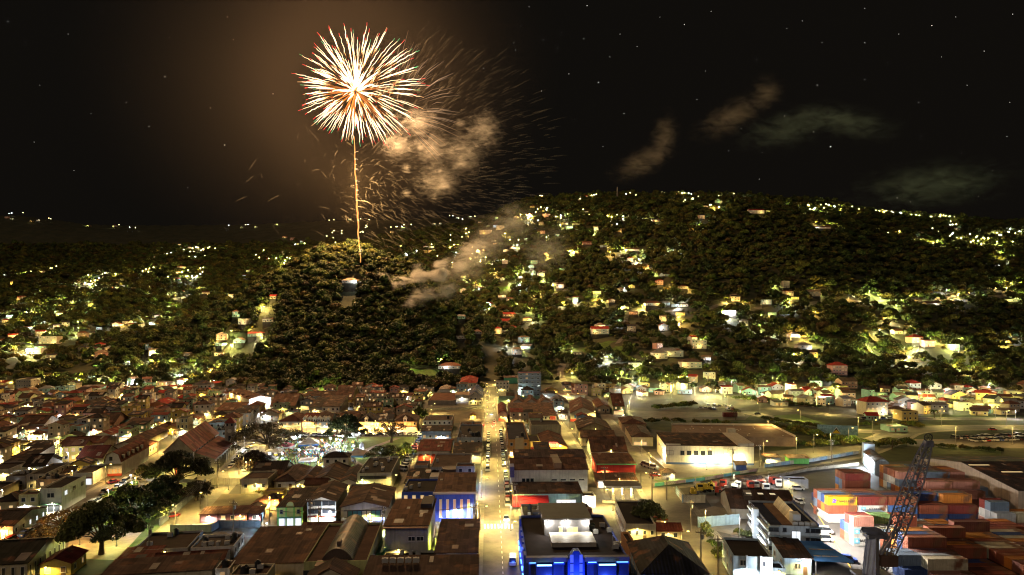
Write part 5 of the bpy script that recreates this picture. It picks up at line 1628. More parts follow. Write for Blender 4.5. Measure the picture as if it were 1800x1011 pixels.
big_tree(1140, 930, 4.6, 9.0, "green tree growing beside the old cream terrace", 2600, (0.06, 0.085, 0.02), 24)
big_tree(258, 838, 5.0, 6.5, "small tree at the church forecourt", 1800, (0.06, 0.06, 0.02), 26, True)

frond_m = leaf_mat((0.07, 0.095, 0.02))
def palm(px, py, h_, label):
    pt = hit(px, py)
    t = thing("palm_tree", label, "palm tree", pt)
    link("trunk", MB().tube([(0, 0, -0.3), (0.25, 0, h_ * 0.5), (0.1, 0, h_)], [0.28, 0.2, 0.16], 7).mesh("trunk", [bark], True), t)
    for k in range(11):
        a = k * 0.571 * 2
        up = 0.5 + 0.5 * (k % 3) / 2
        mb = MB()
        L_ = 3.4
        prev = None
        for q in range(6):
            u = q / 5
            c = Vector((math.cos(a) * L_ * u, math.sin(a) * L_ * u, h_ + up * 1.8 * u - 2.6 * u * u))
            wd = Vector((-math.sin(a), math.cos(a), 0)) * (0.55 * math.sin(math.pi * min(0.96, 0.12 + u * 0.86)))
            cur = (c - wd - Vector((0, 0, 0.25)), c, c + wd - Vector((0, 0, 0.25)))
            if prev:
                mb.face([prev[0], cur[0], cur[1], prev[1]]).face([prev[1], cur[1], cur[2], prev[2]])
            prev = cur
        link("frond", mb.mesh("frond", [frond_m]), t)
palm(1293, 738, 6.5, "palm tree beside the red container at the upper car park")
palm(1676, 718, 6.0, "golden lit palm among the hillside houses at the right")
palm(1642, 735, 5.0, "dark palm beside the yellow lit palm at the right")
palm(566, 681, 6.0, "palm on the lit lawn at the foot of the wooded hill")
palm(1568, 792, 6.0, "palm behind the customs hall")
palm(603, 690, 7.5, "dark palm right of the lit lawn at the hill foot")

bush_mesh = []
for k in range(3):
    c_, r_ = lobes(6, 1.2, 0.5, 0.6, 0.7, 300 + k)
    v, f = leaf_cloud(c_, r_, 320, 0.24, 0.85, 400 + k)
    bush_mesh.append(mesh_np("bush", v, f, [leaf_mat([(0.08, 0.115, 0.02), (0.06, 0.10, 0.02), (0.11, 0.12, 0.02)][k])]))
def bushes(pix, n, label, s=(0.7, 1.3)):
    w = [Vector(P(*q)) for q in pix]
    for k in range(n):
        t = (k + random.uniform(0.2, 0.8)) / n * (len(w) - 1)
        i = min(int(t), len(w) - 2)
        p = w[i].lerp(w[i + 1], t - i)
        o = link("bush", bush_mesh[k % 3], None, (p.x + random.uniform(-1, 1), p.y + random.uniform(-1.2, 1.2), tz(p.x, p.y)), random.uniform(0, 6), random.uniform(*s))
        tag(o, label, "bush", "bushes")
bushes([(1338, 738), (1400, 746), (1465, 756)], 16, "leafy bush in the bright hedge between the two upper roads", (1.0, 1.7))
bushes([(1345, 752), (1430, 764), (1520, 782)], 14, "dark bush on the bank below the upper road", (0.9, 1.6))
bushes([(1645, 786), (1700, 790), (1755, 795)], 14, "bush in the low hedge beside the car park at the right", (0.9, 1.5))
bushes([(1235, 925), (1258, 965), (1263, 985)], 9, "yellow flowering bush along the harbour street fence", (0.7, 1.2))
bushes([(1150, 720), (1220, 715)], 12, "bright green shrub under the lamp above the upper car park", (1.4, 2.4))
bushes([(1290, 705), (1440, 718)], 20, "shrub on the lit bank above the terrace road", (1.3, 2.4))
bushes([(1360, 752), (1440, 768), (1530, 786), (1600, 782)], 30, "dark bush on the rough ground below the upper road", (1.2, 2.6))
bushes([(1340, 775), (1420, 785), (1500, 783)], 16, "dark bush behind the dark car park", (1.2, 2.2))
bushes([(1500, 748), (1600, 748), (1620, 752)], 12, "bush on the verge before the mint green house", (1.0, 2.0))
bushes([(1100, 745), (1160, 742), (1300, 748)], 16, "bush on the strip behind the supermarket", (1.2, 2.2))
bushes([(185, 880), (235, 855)], 8, "shrub along the street side of the garden", (1.0, 1.6))
bushes([(590, 745), (720, 718), (745, 735)], 26, "scrub bush on the dark slope behind the square", (1.8, 3.4))
bushes([(1300, 940), (1312, 945)], 3, "small palm-like shrub in the paved port court", (0.8, 1.2))
bushes([(445, 865), (462, 866)], 3, "clipped bush in front of the cream two storey shop", (0.7, 0.9))

# ------------------------------------------------------------------ street lamps
steel = surf((0.22, 0.21, 0.19), 0.5, 0.15, 1.0, 0, 0.4)
LAMP_POLE = {}
def lamp_meshes(h, reach):
    key = (h, reach)
    if key not in LAMP_POLE:
        pole = MB().tube([(0, 0, 0), (0, 0, h * 0.6), (0, 0, h)], [0.13, 0.1, 0.07], 6).box(-0.2, -0.2, 0, 0.2, 0.2, 0.35).mesh("pole", [steel])
        arm = MB().tube([(0, 0, h - 0.1), (reach * 0.5, 0, h + 0.25), (reach, 0, h + 0.2)], [0.06, 0.05, 0.05], 5).mesh("arm", [steel])
        head = MB().box(reach - 0.1, -0.16, h + 0.08, reach + 0.65, 0.16, h + 0.26).mesh("lamp_head", [surf((0.3, 0.3, 0.3), 0.4, 0.1)])
        LAMP_POLE[key] = (pole, arm, head)
    return LAMP_POLE[key]
def street_lamp(x, y, z, label, power=13000, col=YEL, h=7.5, reach=1.6, rz=0.0, radius=0.28, group="street lamps", shielded=False):
    t = thing("street_lamp", label, "street lamp", (x, y, z), rz, group)
    p, a, hd = lamp_meshes(h, reach)
    link("pole", p, t)
    link("arm", a, t)
    link("lamp_head", hd, t)
    if shielded:
        link("lamp_glass", MB().box(reach - 0.02, -0.13, h - 0.06, reach + 0.55, 0.13, h + 0.08).mesh("lamp_glass", [glow(col, 14.0)]), t)
        down_light(t, (reach + 0.3, 0, h - 0.1), power * 1.25, col, 0.2)
    else:
        light(t, (reach + 0.3, 0, h - radius - 0.05), power, col, radius)
    return t

def lamps_along(key, spacing, side, label, power=13000, col=YEL, off=None, start=4, h=7.0, skip=(), ymin=0):
    pts = smooth_path(ROADS[key][0])
    w_ = ROADS[key][1]
    off = w_ / 2 + 1.0 if off is None else off
    acc, nxt, n = 0.0, start, 0
    for a, b_ in zip(pts[:-1], pts[1:]):
        L_ = (b_ - a).length
        while nxt <= acc + L_:
            p = a.lerp(b_, (nxt - acc) / L_)
            d = (b_ - a).normalized()
            nrm = Vector((-d.y, d.x)) * side
            q = p + nrm * off
            if 135 < q.y < 640 and not any(-1 < (q.x - fx) * math.cos(fa) - (q.y - fy) * math.sin(fa) < fw + 1 and -1 < (q.x - fx) * math.sin(fa) + (q.y - fy) * math.cos(fa) < fd + 1 for (fx, fy, fw, fd, fa) in FOOT):
                street_lamp(q.x, q.y, 0.02, label, power * random.uniform(0.8, 1.2), col, h, 1.6, math.atan2(-nrm.y, -nrm.x), shielded=True)
            nxt += spacing * random.uniform(0.92, 1.08)
        acc += L_
lamps_along("main", 34, 1, "street lamp on the left pavement of the main street", 12993)
lamps_along("main", 34, -1, "street lamp on the right pavement of the main street", 12993, start=18)
lamps_along("square_west", 30, -1, "street lamp along the diagonal street past the church", 14175)
lamps_along("square_east", 30, 1, "street lamp on the street at the square's east end", 14175)
lamps_along("cross_near", 30, 1, "street lamp on the near cross street", 14175)
lamps_along("cross_church", 32, -1, "street lamp on the cross street before the church", 14175)
lamps_along("cross_north", 38, 1, "street lamp on the street along the square's north side", 15356)
lamps_along("far_west", 30, 1, "street lamp on the street through the west quarter", 14175, WARM)
lamps_along("east_lane", 32, -1, "street lamp on the narrow east lane", 12993)
lamps_along("harbour_street", 34, 1, "street lamp on the left side of the harbour street", 12993)
lamps_along("ring_road", 36, 1, "street lamp on the ring road", 10395, YEL, h=9)
lamps_along("upper_road", 40, 1, "street lamp on the upper road", 10631, YEL)
lamps_along("terrace_road", 34, 1, "street lamp on the terrace road below the houses", 10631, YEL)
# single lamps the photo shows elsewhere, and one added beside the plaza tree
for (px, py, pw, col, h, lb) in (
    (898, 935, 5200, WHT, 8, "bright white lamp at the hotel corner"),
    (766, 968, 3600, (0.9, 1.0, 0.12), 3.4, "yellow green alley lamp beside the dark brown shop"),
    (840, 920, 1500, (1.0, 0.15, 0.1), 3.0, "red lamp at the foot of the blue bank"),
    (844, 868, 1500, (0.3, 0.35, 1.0), 4.0, "violet blue lamp on the blue bank's pavement"),
    (846, 850, 2200, (0.25, 0.6, 1.0), 5.0, "sky blue lamp on the main street's left pavement"),
    (120, 820, 8000, WHT, 6, "white yard lamp left of the gambrel hall"),
    (105, 790, 6000, WARM, 5, "warm yard lamp below the blank grey wall"),
    (58, 890, 4200, ORANGE, 4, "orange wall lamp on the olive yellow shop"),
    (238, 930, 4000, WHT, 4, "white lamp at the plaza's blue fence"),
    (225, 925, 1500, (0.1, 1.0, 0.4), 3, "green traffic lamp at the plaza"),
    (140, 960, 9000, WARM, 6, "lamp post on the plaza path"),
    (205, 962, 7000, LEMON, 5, "added lamp lighting the plaza tree"),  # added to brighten the dark crown beside it
    (262, 880, 7000, LEMON, 5, "lamp in the garden behind the blue fence"),
    (10, 952, 4000, ORANGE, 4, "orange lamp at the left edge terrace"),
    (430, 790, 9000, WHT, 6, "white lamp on the church street by the square"),
    (470, 705, 9000, WHT, 6, "white lamp at the end of the yellow doored warehouse"),
    (665, 900, 4000, WHT, 4, "white shop lamp at the east corner of the arcade"),
    (462, 932, 2800, (0.25, 0.55, 1.0), 5, "blue lamp at the end of the grey lot wall"),
    (960, 706, 9000, (0.9, 1.0, 0.95), 5, "glaring lamp right of the slate blue office block"),
    (1128, 800, 9000, YEL, 7, "lamp in the supermarket forecourt"),
    (1165, 815, 9000, WARM, 5, "lamp at the box store corner"),
    (1350, 765, 9000, WARM, 8, "lamp on the bank behind the parking deck"),
    (1400, 800, 8000, YEL, 8, "lamp post in the dark car park beside the ring road"),
    (1460, 795, 9000, YEL, 9, "tall lamp in the dark car park beside the ring road"),
    (1290, 862, 6000, (1.0, 0.95, 0.7), 6, "lamp over the parked machines in the scrap yard"),
    (1350, 858, 6000, WHT, 6, "white lamp over the trucks in the scrap yard"),
    (1385, 872, 4500, WHT, 6, "white lamp at the port gate"),
    (1300, 948, 4200, WHT, 6, "white lamp in the paved port court"),
    (1240, 940, 7000, YEL, 7, "lamp over the yellow bushes on the harbour street"),
    (1780, 782, 12000, WARM, 9, "lamp over the parked cars at the right edge"),
    (1680, 782, 12000, WARM, 9, "lamp over the car park behind the crane"),
    (860, 705, 9000, YEL, 7, "lamp at the top of the main street"),
    (985, 668, 14000, YEL, 8, "lamp on the road climbing behind the office block"),
    (575, 684, 12000, LEMON, 4, "lamp on the bright lawn at the hill foot"),
    (715, 652, 13000, LEMON, 5, "lamp in the villa garden at the right foot of the hill"),
    (775, 640, 13000, LEMON, 5, "lamp beside the villa at the right foot of the hill"),
):
    q = hit(px, py)
    street_lamp(q[0], q[1], q[2], lb, pw * 0.6, col, h, 1.0, R(-90), 0.3)
# lamps in the alleys and back yards of the town
random.seed(404)
apole = MB().tube([(0, 0, 0), (0, 0, 4.6)], [0.09, 0.06], 5).mesh("pole", [steel])
ahead = MB().box(-0.1, -0.6, 4.6, 0.1, 0.1, 4.72).mesh("lamp_head", [frame_d])
n_al = 0
for tries in range(6000):
    if n_al >= 150:
        break
    q_ = random.random()
    px, py = (random.uniform(-5, 440), random.uniform(655, 900)) if q_ < 0.62 else (random.uniform(300, 860), random.uniform(700, 1000)) if q_ < 0.85 else (random.uniform(880, 1130), random.uniform(700, 900))
    x, y = P(px, py)
    if y > 640 or in_foot(x, y, 0.5) or any(in_poly(x, y, q) for q in OPEN_W[:6]) or ((ROAD_ALL[:, 0] - x) ** 2 + (ROAD_ALL[:, 1] - y) ** 2 < (ROAD_ALL[:, 2] - 1.5) ** 2).any():
        continue
    col = random.choice([YEL, YEL, WARM, LEMON, WHT, (1.0, 0.85, 0.5)])
    cn = {WHT: "white", LEMON: "lemon", YEL: "yellow", WARM: "amber"}.get(col, "pale")
    t = thing("alley_lamp", "%s alley lamp on a thin pole %s" % (cn, "in the west quarter" if px < 300 else "left of the church" if px < 440 else "near the square" if px < 720 else "left of the main street" if px < 870 else "right of the main street"), "alley lamp", (x, y, tz(x, y)), 0, "alley lamps")
    link("pole", apole, t)
    link("lamp_head", ahead, t)
    link("lamp_glass", MB().box(-0.14, -0.6, 4.36, 0.14, -0.2, 4.58).mesh("lamp_glass", [glow(col, 14.0)]), t)
    down_light(t, (0, -0.5, 4.3), random.choice([2500, 4500, 8000]), col, 0.15, 165)
    n_al += 1

# utility poles
def utility_pole(px, py, label, h=10):
    x, y = P(px, py)
    t = thing("utility_pole", label, "utility pole", (x, y, 0.05), random.uniform(-0.3, 0.3))
    m_ = surf((0.16, 0.13, 0.10), 0.9, 0.2)
    link("pole", MB().tube([(0, 0, 0), (0, 0, h)], [0.2, 0.13], 7).mesh("pole", [m_]), t)
    link("crossarm", MB().box(-1.3, -0.08, h - 1.0, 1.3, 0.08, h - 0.8).mesh("crossarm", [m_]), t)
    for k in (-1.1, -0.4, 0.4, 1.1):
        link("insulator", MB().bar((k, 0, h - 0.8), (k, 0, h - 0.5), 0.07, 6).mesh("insulator", [paint_w]), t)
    link("transformer", MB().bar((0.4, 0, h - 2.6), (0.4, 0, h - 1.5), 0.35, 8).mesh("transformer", [steel]), t)
for (px, py, lb) in ((1232, 1000, "utility pole with transformer on the harbour street"), (1146, 880, "utility pole beside the petrol station"), (1062, 868, "utility pole on the east lane"),
                     (382, 858, "utility pole on the diagonal street beside the lot wall"), (606, 818, "utility pole at the south edge of the square"), (1462, 812, "utility pole on the ring road"),
                     (1288, 830, "utility pole at the box store exit"), (1335, 822, "utility pole beside the ring road wall"), (545, 935, "white pole on the near cross street"), (410, 940, "thin pole at the grey lot wall")):
    utility_pole(px, py, lb)

# overhead lines
wire_m = surf((0.04, 0.04, 0.04), 0.6, 0.05)
def pole_line(pix, label, h=9.5):
    pts = [Vector(P(*q)) for q in pix]
    for i, p in enumerate(pts):
        utility_pole(pix[i][0], pix[i][1], "wooden pole of the " + label, h)
    for i, (a, b_) in enumerate(zip(pts[:-1], pts[1:])):
        t = thing("overhead_wire", "sagging wires of the " + label, "wire", (a.x, a.y, h), 0, "overhead wires")
        for off in (-1.1, -0.4, 0.4, 1.1):
            q = []
            for k in range(9):
                u = k / 8
                v = a.lerp(b_, u) - a
                q.append((v.x + off * 0.9, v.y, -0.5 - 1.1 * 4 * u * (1 - u)))
            link("wire", MB().tube(q, [0.035] * 9, 3).mesh("wire", [wire_m]), t)
pole_line([(1262, 1010), (1214, 935), (1172, 880)], "harbour street line")
pole_line([(925, 1000), (903, 892), (893, 825), (884, 775)], "main street line", 8.5)
pole_line([(262, 985), (352, 895), (420, 835), (468, 790)], "diagonal street line")
pole_line([(474, 940), (560, 938), (672, 936), (832, 935)], "near cross street line", 8)

# ------------------------------------------------------------------ boundary walls and fences
def wall_run(pix, h, col, label, name="boundary_wall", cat="wall", panel=None, th=0.3):
    pts = [Vector(P(*q)) for q in pix]
    t = thing(name, label, cat, (pts[0].x, pts[0].y, 0))
    o = pts[0]
    for i, (a, b_) in enumerate(zip(pts[:-1], pts[1:])):
        L_ = (b_ - a).length
        ang = math.atan2(b_.y - a.y, b_.x - a.x)
        n = max(1, int(L_ / 4.5))
        for k in range(n):
            p = a.lerp(b_, k / n) - o
            c = panel[(k + i) % len(panel)] if panel else col
            link("panel", MB().box(0.02, 0, 0, L_ / n - 0.02, th, h).mesh("panel", [surf(c, 0.8, 0.25, 0.6, streak=2)]), t, (p.x, p.y, 0), ang)
            link("post", MB().box(-0.22, -0.05, 0, 0.22, th + 0.05, h + 0.15).mesh("post", [surf(tuple(v * 0.85 for v in col), 0.8, 0.2)]), t, (p.x, p.y, 0), ang)
    return t
LBL = (0.30, 0.42, 0.48)
wall_run([(1228, 928), (1300, 922)], 3.2, LBL, "light blue panelled wall in front of the port court")
wall_run([(1188, 868), (1200, 884), (1240, 884)], 2.6, LBL, "pale blue and cream wall around the scrap yard corner", panel=[LBL, CREAM])
wall_run([(1150, 856), (1240, 845), (1330, 829)], 1.3, CREAM, "low wall of green cream and blue blocks along the ring road", panel=[(0.10, 0.34, 0.22), CREAM, (0.34, 0.22, 0.18), (0.12, 0.3, 0.36)])
wall_run([(1345, 822), (1430, 812), (1510, 798)], 1.6, LBL, "long pale blue wall along the far side of the ring road", panel=[LBL, (0.36, 0.40, 0.42), (0.24, 0.36, 0.48), (0.4, 0.38, 0.28)])
wall_run([(1240, 858), (1330, 846), (1420, 828), (1510, 818)], 1.2, (0.40, 0.36, 0.28), "plain concrete wall between the ring road and the port")
wall_run([(300, 936), (372, 936), (385, 928), (458, 928)], 2.2, (0.17, 0.185, 0.19), "grey painted lot wall on the near cross street")
wall_run([(282, 925), (330, 885), (362, 852)], 2.4, (0.13, 0.15, 0.18), "blue grey garden wall along the diagonal street")
wall_run([(352, 872), (372, 852), (422, 852)], 2.4, (0.22, 0.20, 0.17), "grey wall around the empty dirt lot")
wall_run([(112, 938), (250, 932)], 2.0, (0.20, 0.26, 0.42), "blue hoarding fence behind the plaza tree", "hoarding", "fence")
wall_run([(742, 722), (850, 719)], 1.6, (0.42, 0.38, 0.28), "low pale wall north of the vacant lot")
wall_run([(232, 838), (258, 846), (345, 848)], 1.2, (0.30, 0.28, 0.24), "low white railing wall at the church corner")
wall_run([(1140, 800), (1180, 838)], 1.0, (0.48, 0.44, 0.34), "low white kerb wall of the supermarket car park")
wall_run([(1060, 885), (1085, 885)], 1.0, (0.5, 0.46, 0.38), "white low wall at the petrol station exit")
# painted mural wall above the upper road
a, b_ = Vector(P(1437, 763)), Vector(P(1508, 766))
L_ = (b_ - a).length
t = thing("mural_wall", "wall painted sky blue with a yellow triangle emblem above the upper road", "wall", (a.x, a.y, 0), math.atan2(b_.y - a.y, b_.x - a.x))
link("wall", MB().box(0, 0, 0, L_, 0.5, 5.2).mesh("wall", [surf((0.16, 0.27, 0.32), 0.8, 0.55, 0.7)]), t)
for zz, hh, ww, cc, yy in ((0.8, 3.4, 2.3, (0.55, 0.52, 0.48), -0.02), (0.8, 3.0, 2.0, (0.02, 0.02, 0.02), -0.04), (0.8, 1.9, 2.1, (0.6, 0.42, 0.03), -0.06)):
    link("emblem", MB().face([(L_ * 0.47 - ww, yy, zz), (L_ * 0.47 + ww, yy, zz), (L_ * 0.47, yy, zz + hh)]).mesh("emblem", [surf(cc, 0.7, 0.1)]), t)

# ------------------------------------------------------------------ vehicles
tyre = surf((0.015, 0.015, 0.015), 0.8, 0.1)
CARC = {"white": (0.62, 0.61, 0.58), "silver": (0.33, 0.33, 0.33), "black": (0.018, 0.018, 0.02), "red": (0.36, 0.02, 0.02), "blue": (0.03, 0.07, 0.30), "grey": (0.11, 0.11, 0.115)}
CARM = {}
def car_meshes(kind, colour):
    key = (kind, colour)
    if key in CARM:
        return CARM[key]
    paint = surf(CARC[colour], 0.28, 0.05, 0.5, 0, 0.2, spec=0.6)
    L_, W = {"car": (4.3, 1.76), "suv": (4.5, 1.85), "van": (4.9, 1.9)}[kind]
    low = {"car": [(-2.15, 0.3), (-2.12, 0.72), (-1.2, 0.86), (1.4, 0.9), (2.1, 0.84), (2.15, 0.3)],
           "suv": [(-2.25, 0.35), (-2.22, 0.9), (-1.25, 1.02), (1.9, 1.08), (2.2, 1.0), (2.25, 0.35)],
           "van": [(-2.45, 0.35), (-2.42, 0.95), (-1.9, 1.1), (2.2, 1.15), (2.42, 1.1), (2.45, 0.35)]}[kind]
    cab = {"car": [(-1.25, 0.86), (-0.55, 1.42), (0.85, 1.45), (1.6, 0.9)],
           "suv": [(-1.3, 1.02), (-0.65, 1.66), (1.5, 1.7), (2.1, 1.06)],
           "van": [(-2.0, 1.1), (-1.4, 1.95), (2.2, 2.0), (2.35, 1.14)]}[kind]
    def extr(prof, w0, w1):
        mb = MB()
        n = len(prof)
        z0, z1 = min(z for _, z in prof), max(z for _, z in prof)
        def wd(z):
            return w0 + (w1 - w0) * (z - z0) / (z1 - z0)
        Lf = [(-wd(z) / 2, x, z) for x, z in prof]
        Rt = [(wd(z) / 2, x, z) for x, z in prof]
        mb.face(Lf)
        mb.face(Rt[::-1])
        for i in range(n):
            j = (i + 1) % n
            mb.face([Lf[i], Rt[i], Rt[j], Lf[j]])
        return mb
    body = extr(low, W, W * 0.96)
    top = cab[1:3]
    body.box(-W * 0.36, cab[1][0] + 0.05, top[0][1] - 0.01, W * 0.36, cab[2][0] - 0.05, top[1][1] + 0.05)
    bm_ = body.mesh("body", [paint])
    glass = extr(cab, W * 0.93, W * 0.76).mesh("window", [glass_dark()])
    r = 0.32
    wheel = MB().bar((-0.1, 0, 0), (0.1, 0, 0), r, 12).mesh("wheel", [tyre])
    hl = MB().box(-0.22, -0.06, -0.09, 0.22, 0.06, 0.09).mesh("headlight", [surf((0.7, 0.7, 0.65), 0.2, 0.05)])
    tl = MB().box(-0.2, -0.06, -0.09, 0.2, 0.06, 0.09).mesh("tail_light", [surf((0.30, 0.01, 0.01), 0.3, 0.05)])
    CARM[key] = (bm_, glass, wheel, hl, tl, L_, W)
    return CARM[key]
HL_ON, TL_ON = glow((1.0, 0.95, 0.8), 12.0), glow((1.0, 0.05, 0.03), 6.0)
def car(x, y, rz, label, colour=None, kind=None, z=0.09, group=None, on=False):
    colour = colour or random.choice(["white", "white", "white", "silver", "silver", "black", "grey", "blue", "red"])
    kind = kind or random.choice(["car", "car", "suv", "van"])
    b_, g_, w_, h_, t_, L_, W = car_meshes(kind, colour)
    t = thing("parked_car" if not on else "driving_car", label.replace("@", colour + (" van" if kind == "van" else " car")), "van" if kind == "van" else "car", (x, y, z), rz, group)
    link("body", b_, t)
    link("window", g_, t)
    for sx in (-1, 1):
        for yy in (-L_ * 0.31, L_ * 0.31):
            link("wheel", w_, t, (sx * (W / 2 - 0.08), yy, 0.32))
        q = link("headlight", h_, t, (sx * W * 0.36, -L_ / 2 + 0.02, 0.68))
        r_ = link("tail_light", t_, t, (sx * W * 0.36, L_ / 2 - 0.02, 0.74))
        if on:
            for ob, mt in ((q, HL_ON), (r_, TL_ON)):
                ob.material_slots[0].link = "OBJECT"
                ob.material_slots[0].material = mt
    return t
def car_row(p0, p1, n, label, group, along=True, jitter=0.3, drop=0.1, rz=None):
    """cars between two photo points on the ground; heading follows the row unless given"""
    a, b_ = Vector(P(*p0)), Vector(P(*p1))
    ang = math.atan2(b_.y - a.y, b_.x - a.x) - math.pi / 2
    k2 = 0
    for k in range(n):
        if random.random() < drop:
            continue
        p = a.lerp(b_, (k + 0.5) / n)
        car(p.x + random.uniform(-jitter, jitter) * 0.5, p.y + random.uniform(-jitter, jitter), (ang if rz is None else rz) + random.choice([0, math.pi]) + random.uniform(-0.03, 0.03), label, group=group)
car_row((857, 830), (859, 762), 18, "parked @, left row of the main street", "cars parked on the left of the main street")
car_row((886, 822), (880, 760), 17, "parked @, right row, main street by the orange shop", "cars parked on the right of the main street")
car_row((893, 893), (889, 832), 9, "parked @, right row, main street below the white store", "cars parked below the white store")
car_row((706, 830), (742, 768), 13, "@ parked slantwise beside the square", "cars parked beside the square", rz=R(62), drop=0.0)
car_row((722, 842), (755, 772), 10, "@ parked on the right of the square street", "cars parked on the right of the square street", drop=0.3)
car_row((402, 826), (440, 786), 8, "@ parked along the church street", "cars parked on the church street", drop=0.05)
car_row((418, 838), (445, 812), 4, "@ parked opposite the church", "cars parked on the church street", drop=0.2)
car_row((500, 766), (600, 768), 14, "@ parked along the square's north kerb", "cars parked north of the square", drop=0.15)
car_row((620, 766), (738, 765), 16, "@ parked before the floodlit townhouses", "cars parked north of the square", drop=0.15)
car_row((150, 898), (225, 846), 9, "@ queueing on the west quarter street", "cars on the west quarter street", drop=0.1)
car_row((160, 884), (215, 846), 6, "@ parked at the kerb of the west quarter street", "cars on the west quarter street", drop=0.3)
car_row((0, 965), (55, 935), 5, "@ parked at the left edge", "cars at the left edge", drop=0.1)
car_row((1228, 719), (1300, 722), 9, "@ parked in the upper car park front row", "cars in the upper car park", rz=0.05, drop=0.1)
car_row((1240, 714), (1290, 716), 5, "@ parked in the upper car park back row", "cars in the upper car park", rz=0.05, drop=0.1)
car_row((1515, 738), (1580, 737), 6, "@ parked on the terrace road", "cars on the terrace road", drop=0.2)
car_row((1675, 772), (1800, 767), 18, "@ parked in the back row at the right edge", "cars at the right edge", rz=0.1, drop=0.05)
car_row((1700, 777), (1810, 773), 15, "@ parked in the front row at the right edge", "cars at the right edge", rz=0.1, drop=0.05)
car_row((1132, 818), (1150, 826), 3, "@ in the supermarket forecourt", "cars at the supermarket", rz=0.8, drop=0)
for (px, py, rz, cc, kd, lb) in (
    (901, 992, 0.0, "white", "van", "@ at the bottom of the main street"), (303, 910, R(-40), "red", "car", "@ parked beside the diagonal street wall"),
    (1152, 838, R(80), "red", "car", "@ at the roundabout"), (1445, 968, R(70), "blue", "suv", "bright @ nearest the port office corner"), (1452, 974, R(70), "blue", "suv", "bright @ second from the port office corner"),
    (1462, 983, R(70), "black", "suv", "@ beside the bright blue cars at the port office"), (1490, 988, R(70), "blue", "suv", "@ parked beside the blue canopy"), (1402, 862, R(85), "white", "suv", "@ at the port gate"),
    (1405, 885, R(10), "white", "car", "@ on the port access lane"), (1448, 938, R(80), "white", "van", "@ beside the port office wall"), (1448, 952, R(80), "white", "van", "second @ beside the port office wall"),
    (1332, 729, R(70), "black", "car", "lone @ on the upper road"), (1745, 757, R(85), "red", "car", "@ passing the roadside houses at the right"), (440, 806, R(-35), "white", "van", "tall @ on the church street"),
    (1175, 838, R(70), "white", "van", "@ at the box store corner"), (198, 850, R(-30), "red", "car", "@ before the white modern shop"), (868, 715, 0.0, "white", "car", "@ driving up the far end of the main street")):
    x, y = P(px, py)
    car(x, y, rz, lb, cc, kd, 0.12)
for (px, py, rz, lb) in ((890, 915, 0.02, "@ with headlights on coming down the main street"), (866, 752, math.pi, "@ with red tail lights waiting at the street lights"), (869, 744, math.pi, "second @ with red tail lights at the street lights"), (864, 730, 0.0, "@ with headlights on beyond the street lights")):
    x, y = P(px, py)
    t = car(x, y, rz, lb, "silver", "car", 0.12, on=True)
    light(t, (0, -3.4 if rz < 1 else 3.2, 0.7), 900 if rz < 1 else 500, (1.0, 0.92, 0.75) if rz < 1 else (1.0, 0.06, 0.03), 0.15)
# traffic signal
x, y = P(850, 760)
t = thing("traffic_light", "red traffic light on a pole at the main street crossing", "traffic light", (x, y, 0.1))
link("pole", MB().bar((0, 0, 0), (0, 0, 4.2), 0.09, 6).mesh("pole", [steel]), t)
hd = link("signal_head", MB().box(-0.25, -0.2, 3.2, 0.25, 0.2, 4.5).mesh("signal_head", [frame_d]), t)
link("red_lens", MB().bar((0, -0.28, 4.2), (0, -0.2, 4.2), 0.18, 10).mesh("red_lens", [glow((1.0, 0.03, 0.02), 25.0)]), hd)
light(t, (0, -0.7, 4.2), 500, (1.0, 0.03, 0.02), 0.3)

# ------------------------------------------------------------------ scrap yard machines
def machine(px, py, col, label, kind):
    x, y = P(px, py)
    t = thing("truck" if kind == "truck" else "excavator", label, "truck" if kind == "truck" else "excavator", (x, y, 0.08), random.uniform(-0.5, 0.5))
    m_ = surf(col, 0.5, 0.2)
    if kind == "truck":
        link("cab", MB().box(-1.1, -1.0, 0.7, 1.1, 1.0, 2.9).box(-1.0, -1.35, 0.7, 1.0, -1.0, 1.7).mesh("cab", [m_]), t)
        link("windscreen", MB().box(-0.9, -1.04, 1.9, 0.9, -1.0, 2.7).mesh("windscreen", [glass_dark()]), t)
        link("chassis", MB().box(-1.0, 1.02, 0.7, 1.0, 6.5, 1.1).mesh("chassis", [frame_d]), t)
        link("load_bed", MB().box(-1.15, 1.3, 1.12, 1.15, 6.6, 2.2).mesh("load_bed", [surf(random.choice([GREY, RUST, (0.3, 0.05, 0.04)]), 0.7, 0.3)]), t)
        for yy in (-0.5, 3.6, 5.2):
            for sx in (-1, 1):
                link("wheel", MB().bar((sx * 0.85, yy, 0.5), (sx * 1.15, yy, 0.5), 0.5, 10).mesh("wheel", [tyre]), t)
    else:
        link("cab", MB().box(-1.2, -1.2, 1.0, 1.2, 1.4, 1.8).box(-1.1, -1.1, 1.8, 0.0, 0.4, 3.0).mesh("cab", [m_]), t)
        for sx in (-1, 1):
            link("track", MB().box(sx * 1.0 - 0.3, -1.7, 0.0, sx * 1.0 + 0.3, 1.7, 0.9).mesh("track", [tyre]), t)
        link("boom", MB().tube([(0.5, -1.0, 1.8), (0.5, -3.2, 4.4), (0.5, -5.2, 3.0)], [0.28, 0.25, 0.18], 5).mesh("boom", [m_]), t)
        link("bucket", MB().box(0.1, -5.8, 2.0, 0.9, -5.0, 3.0).mesh("bucket", [frame_d]), t)
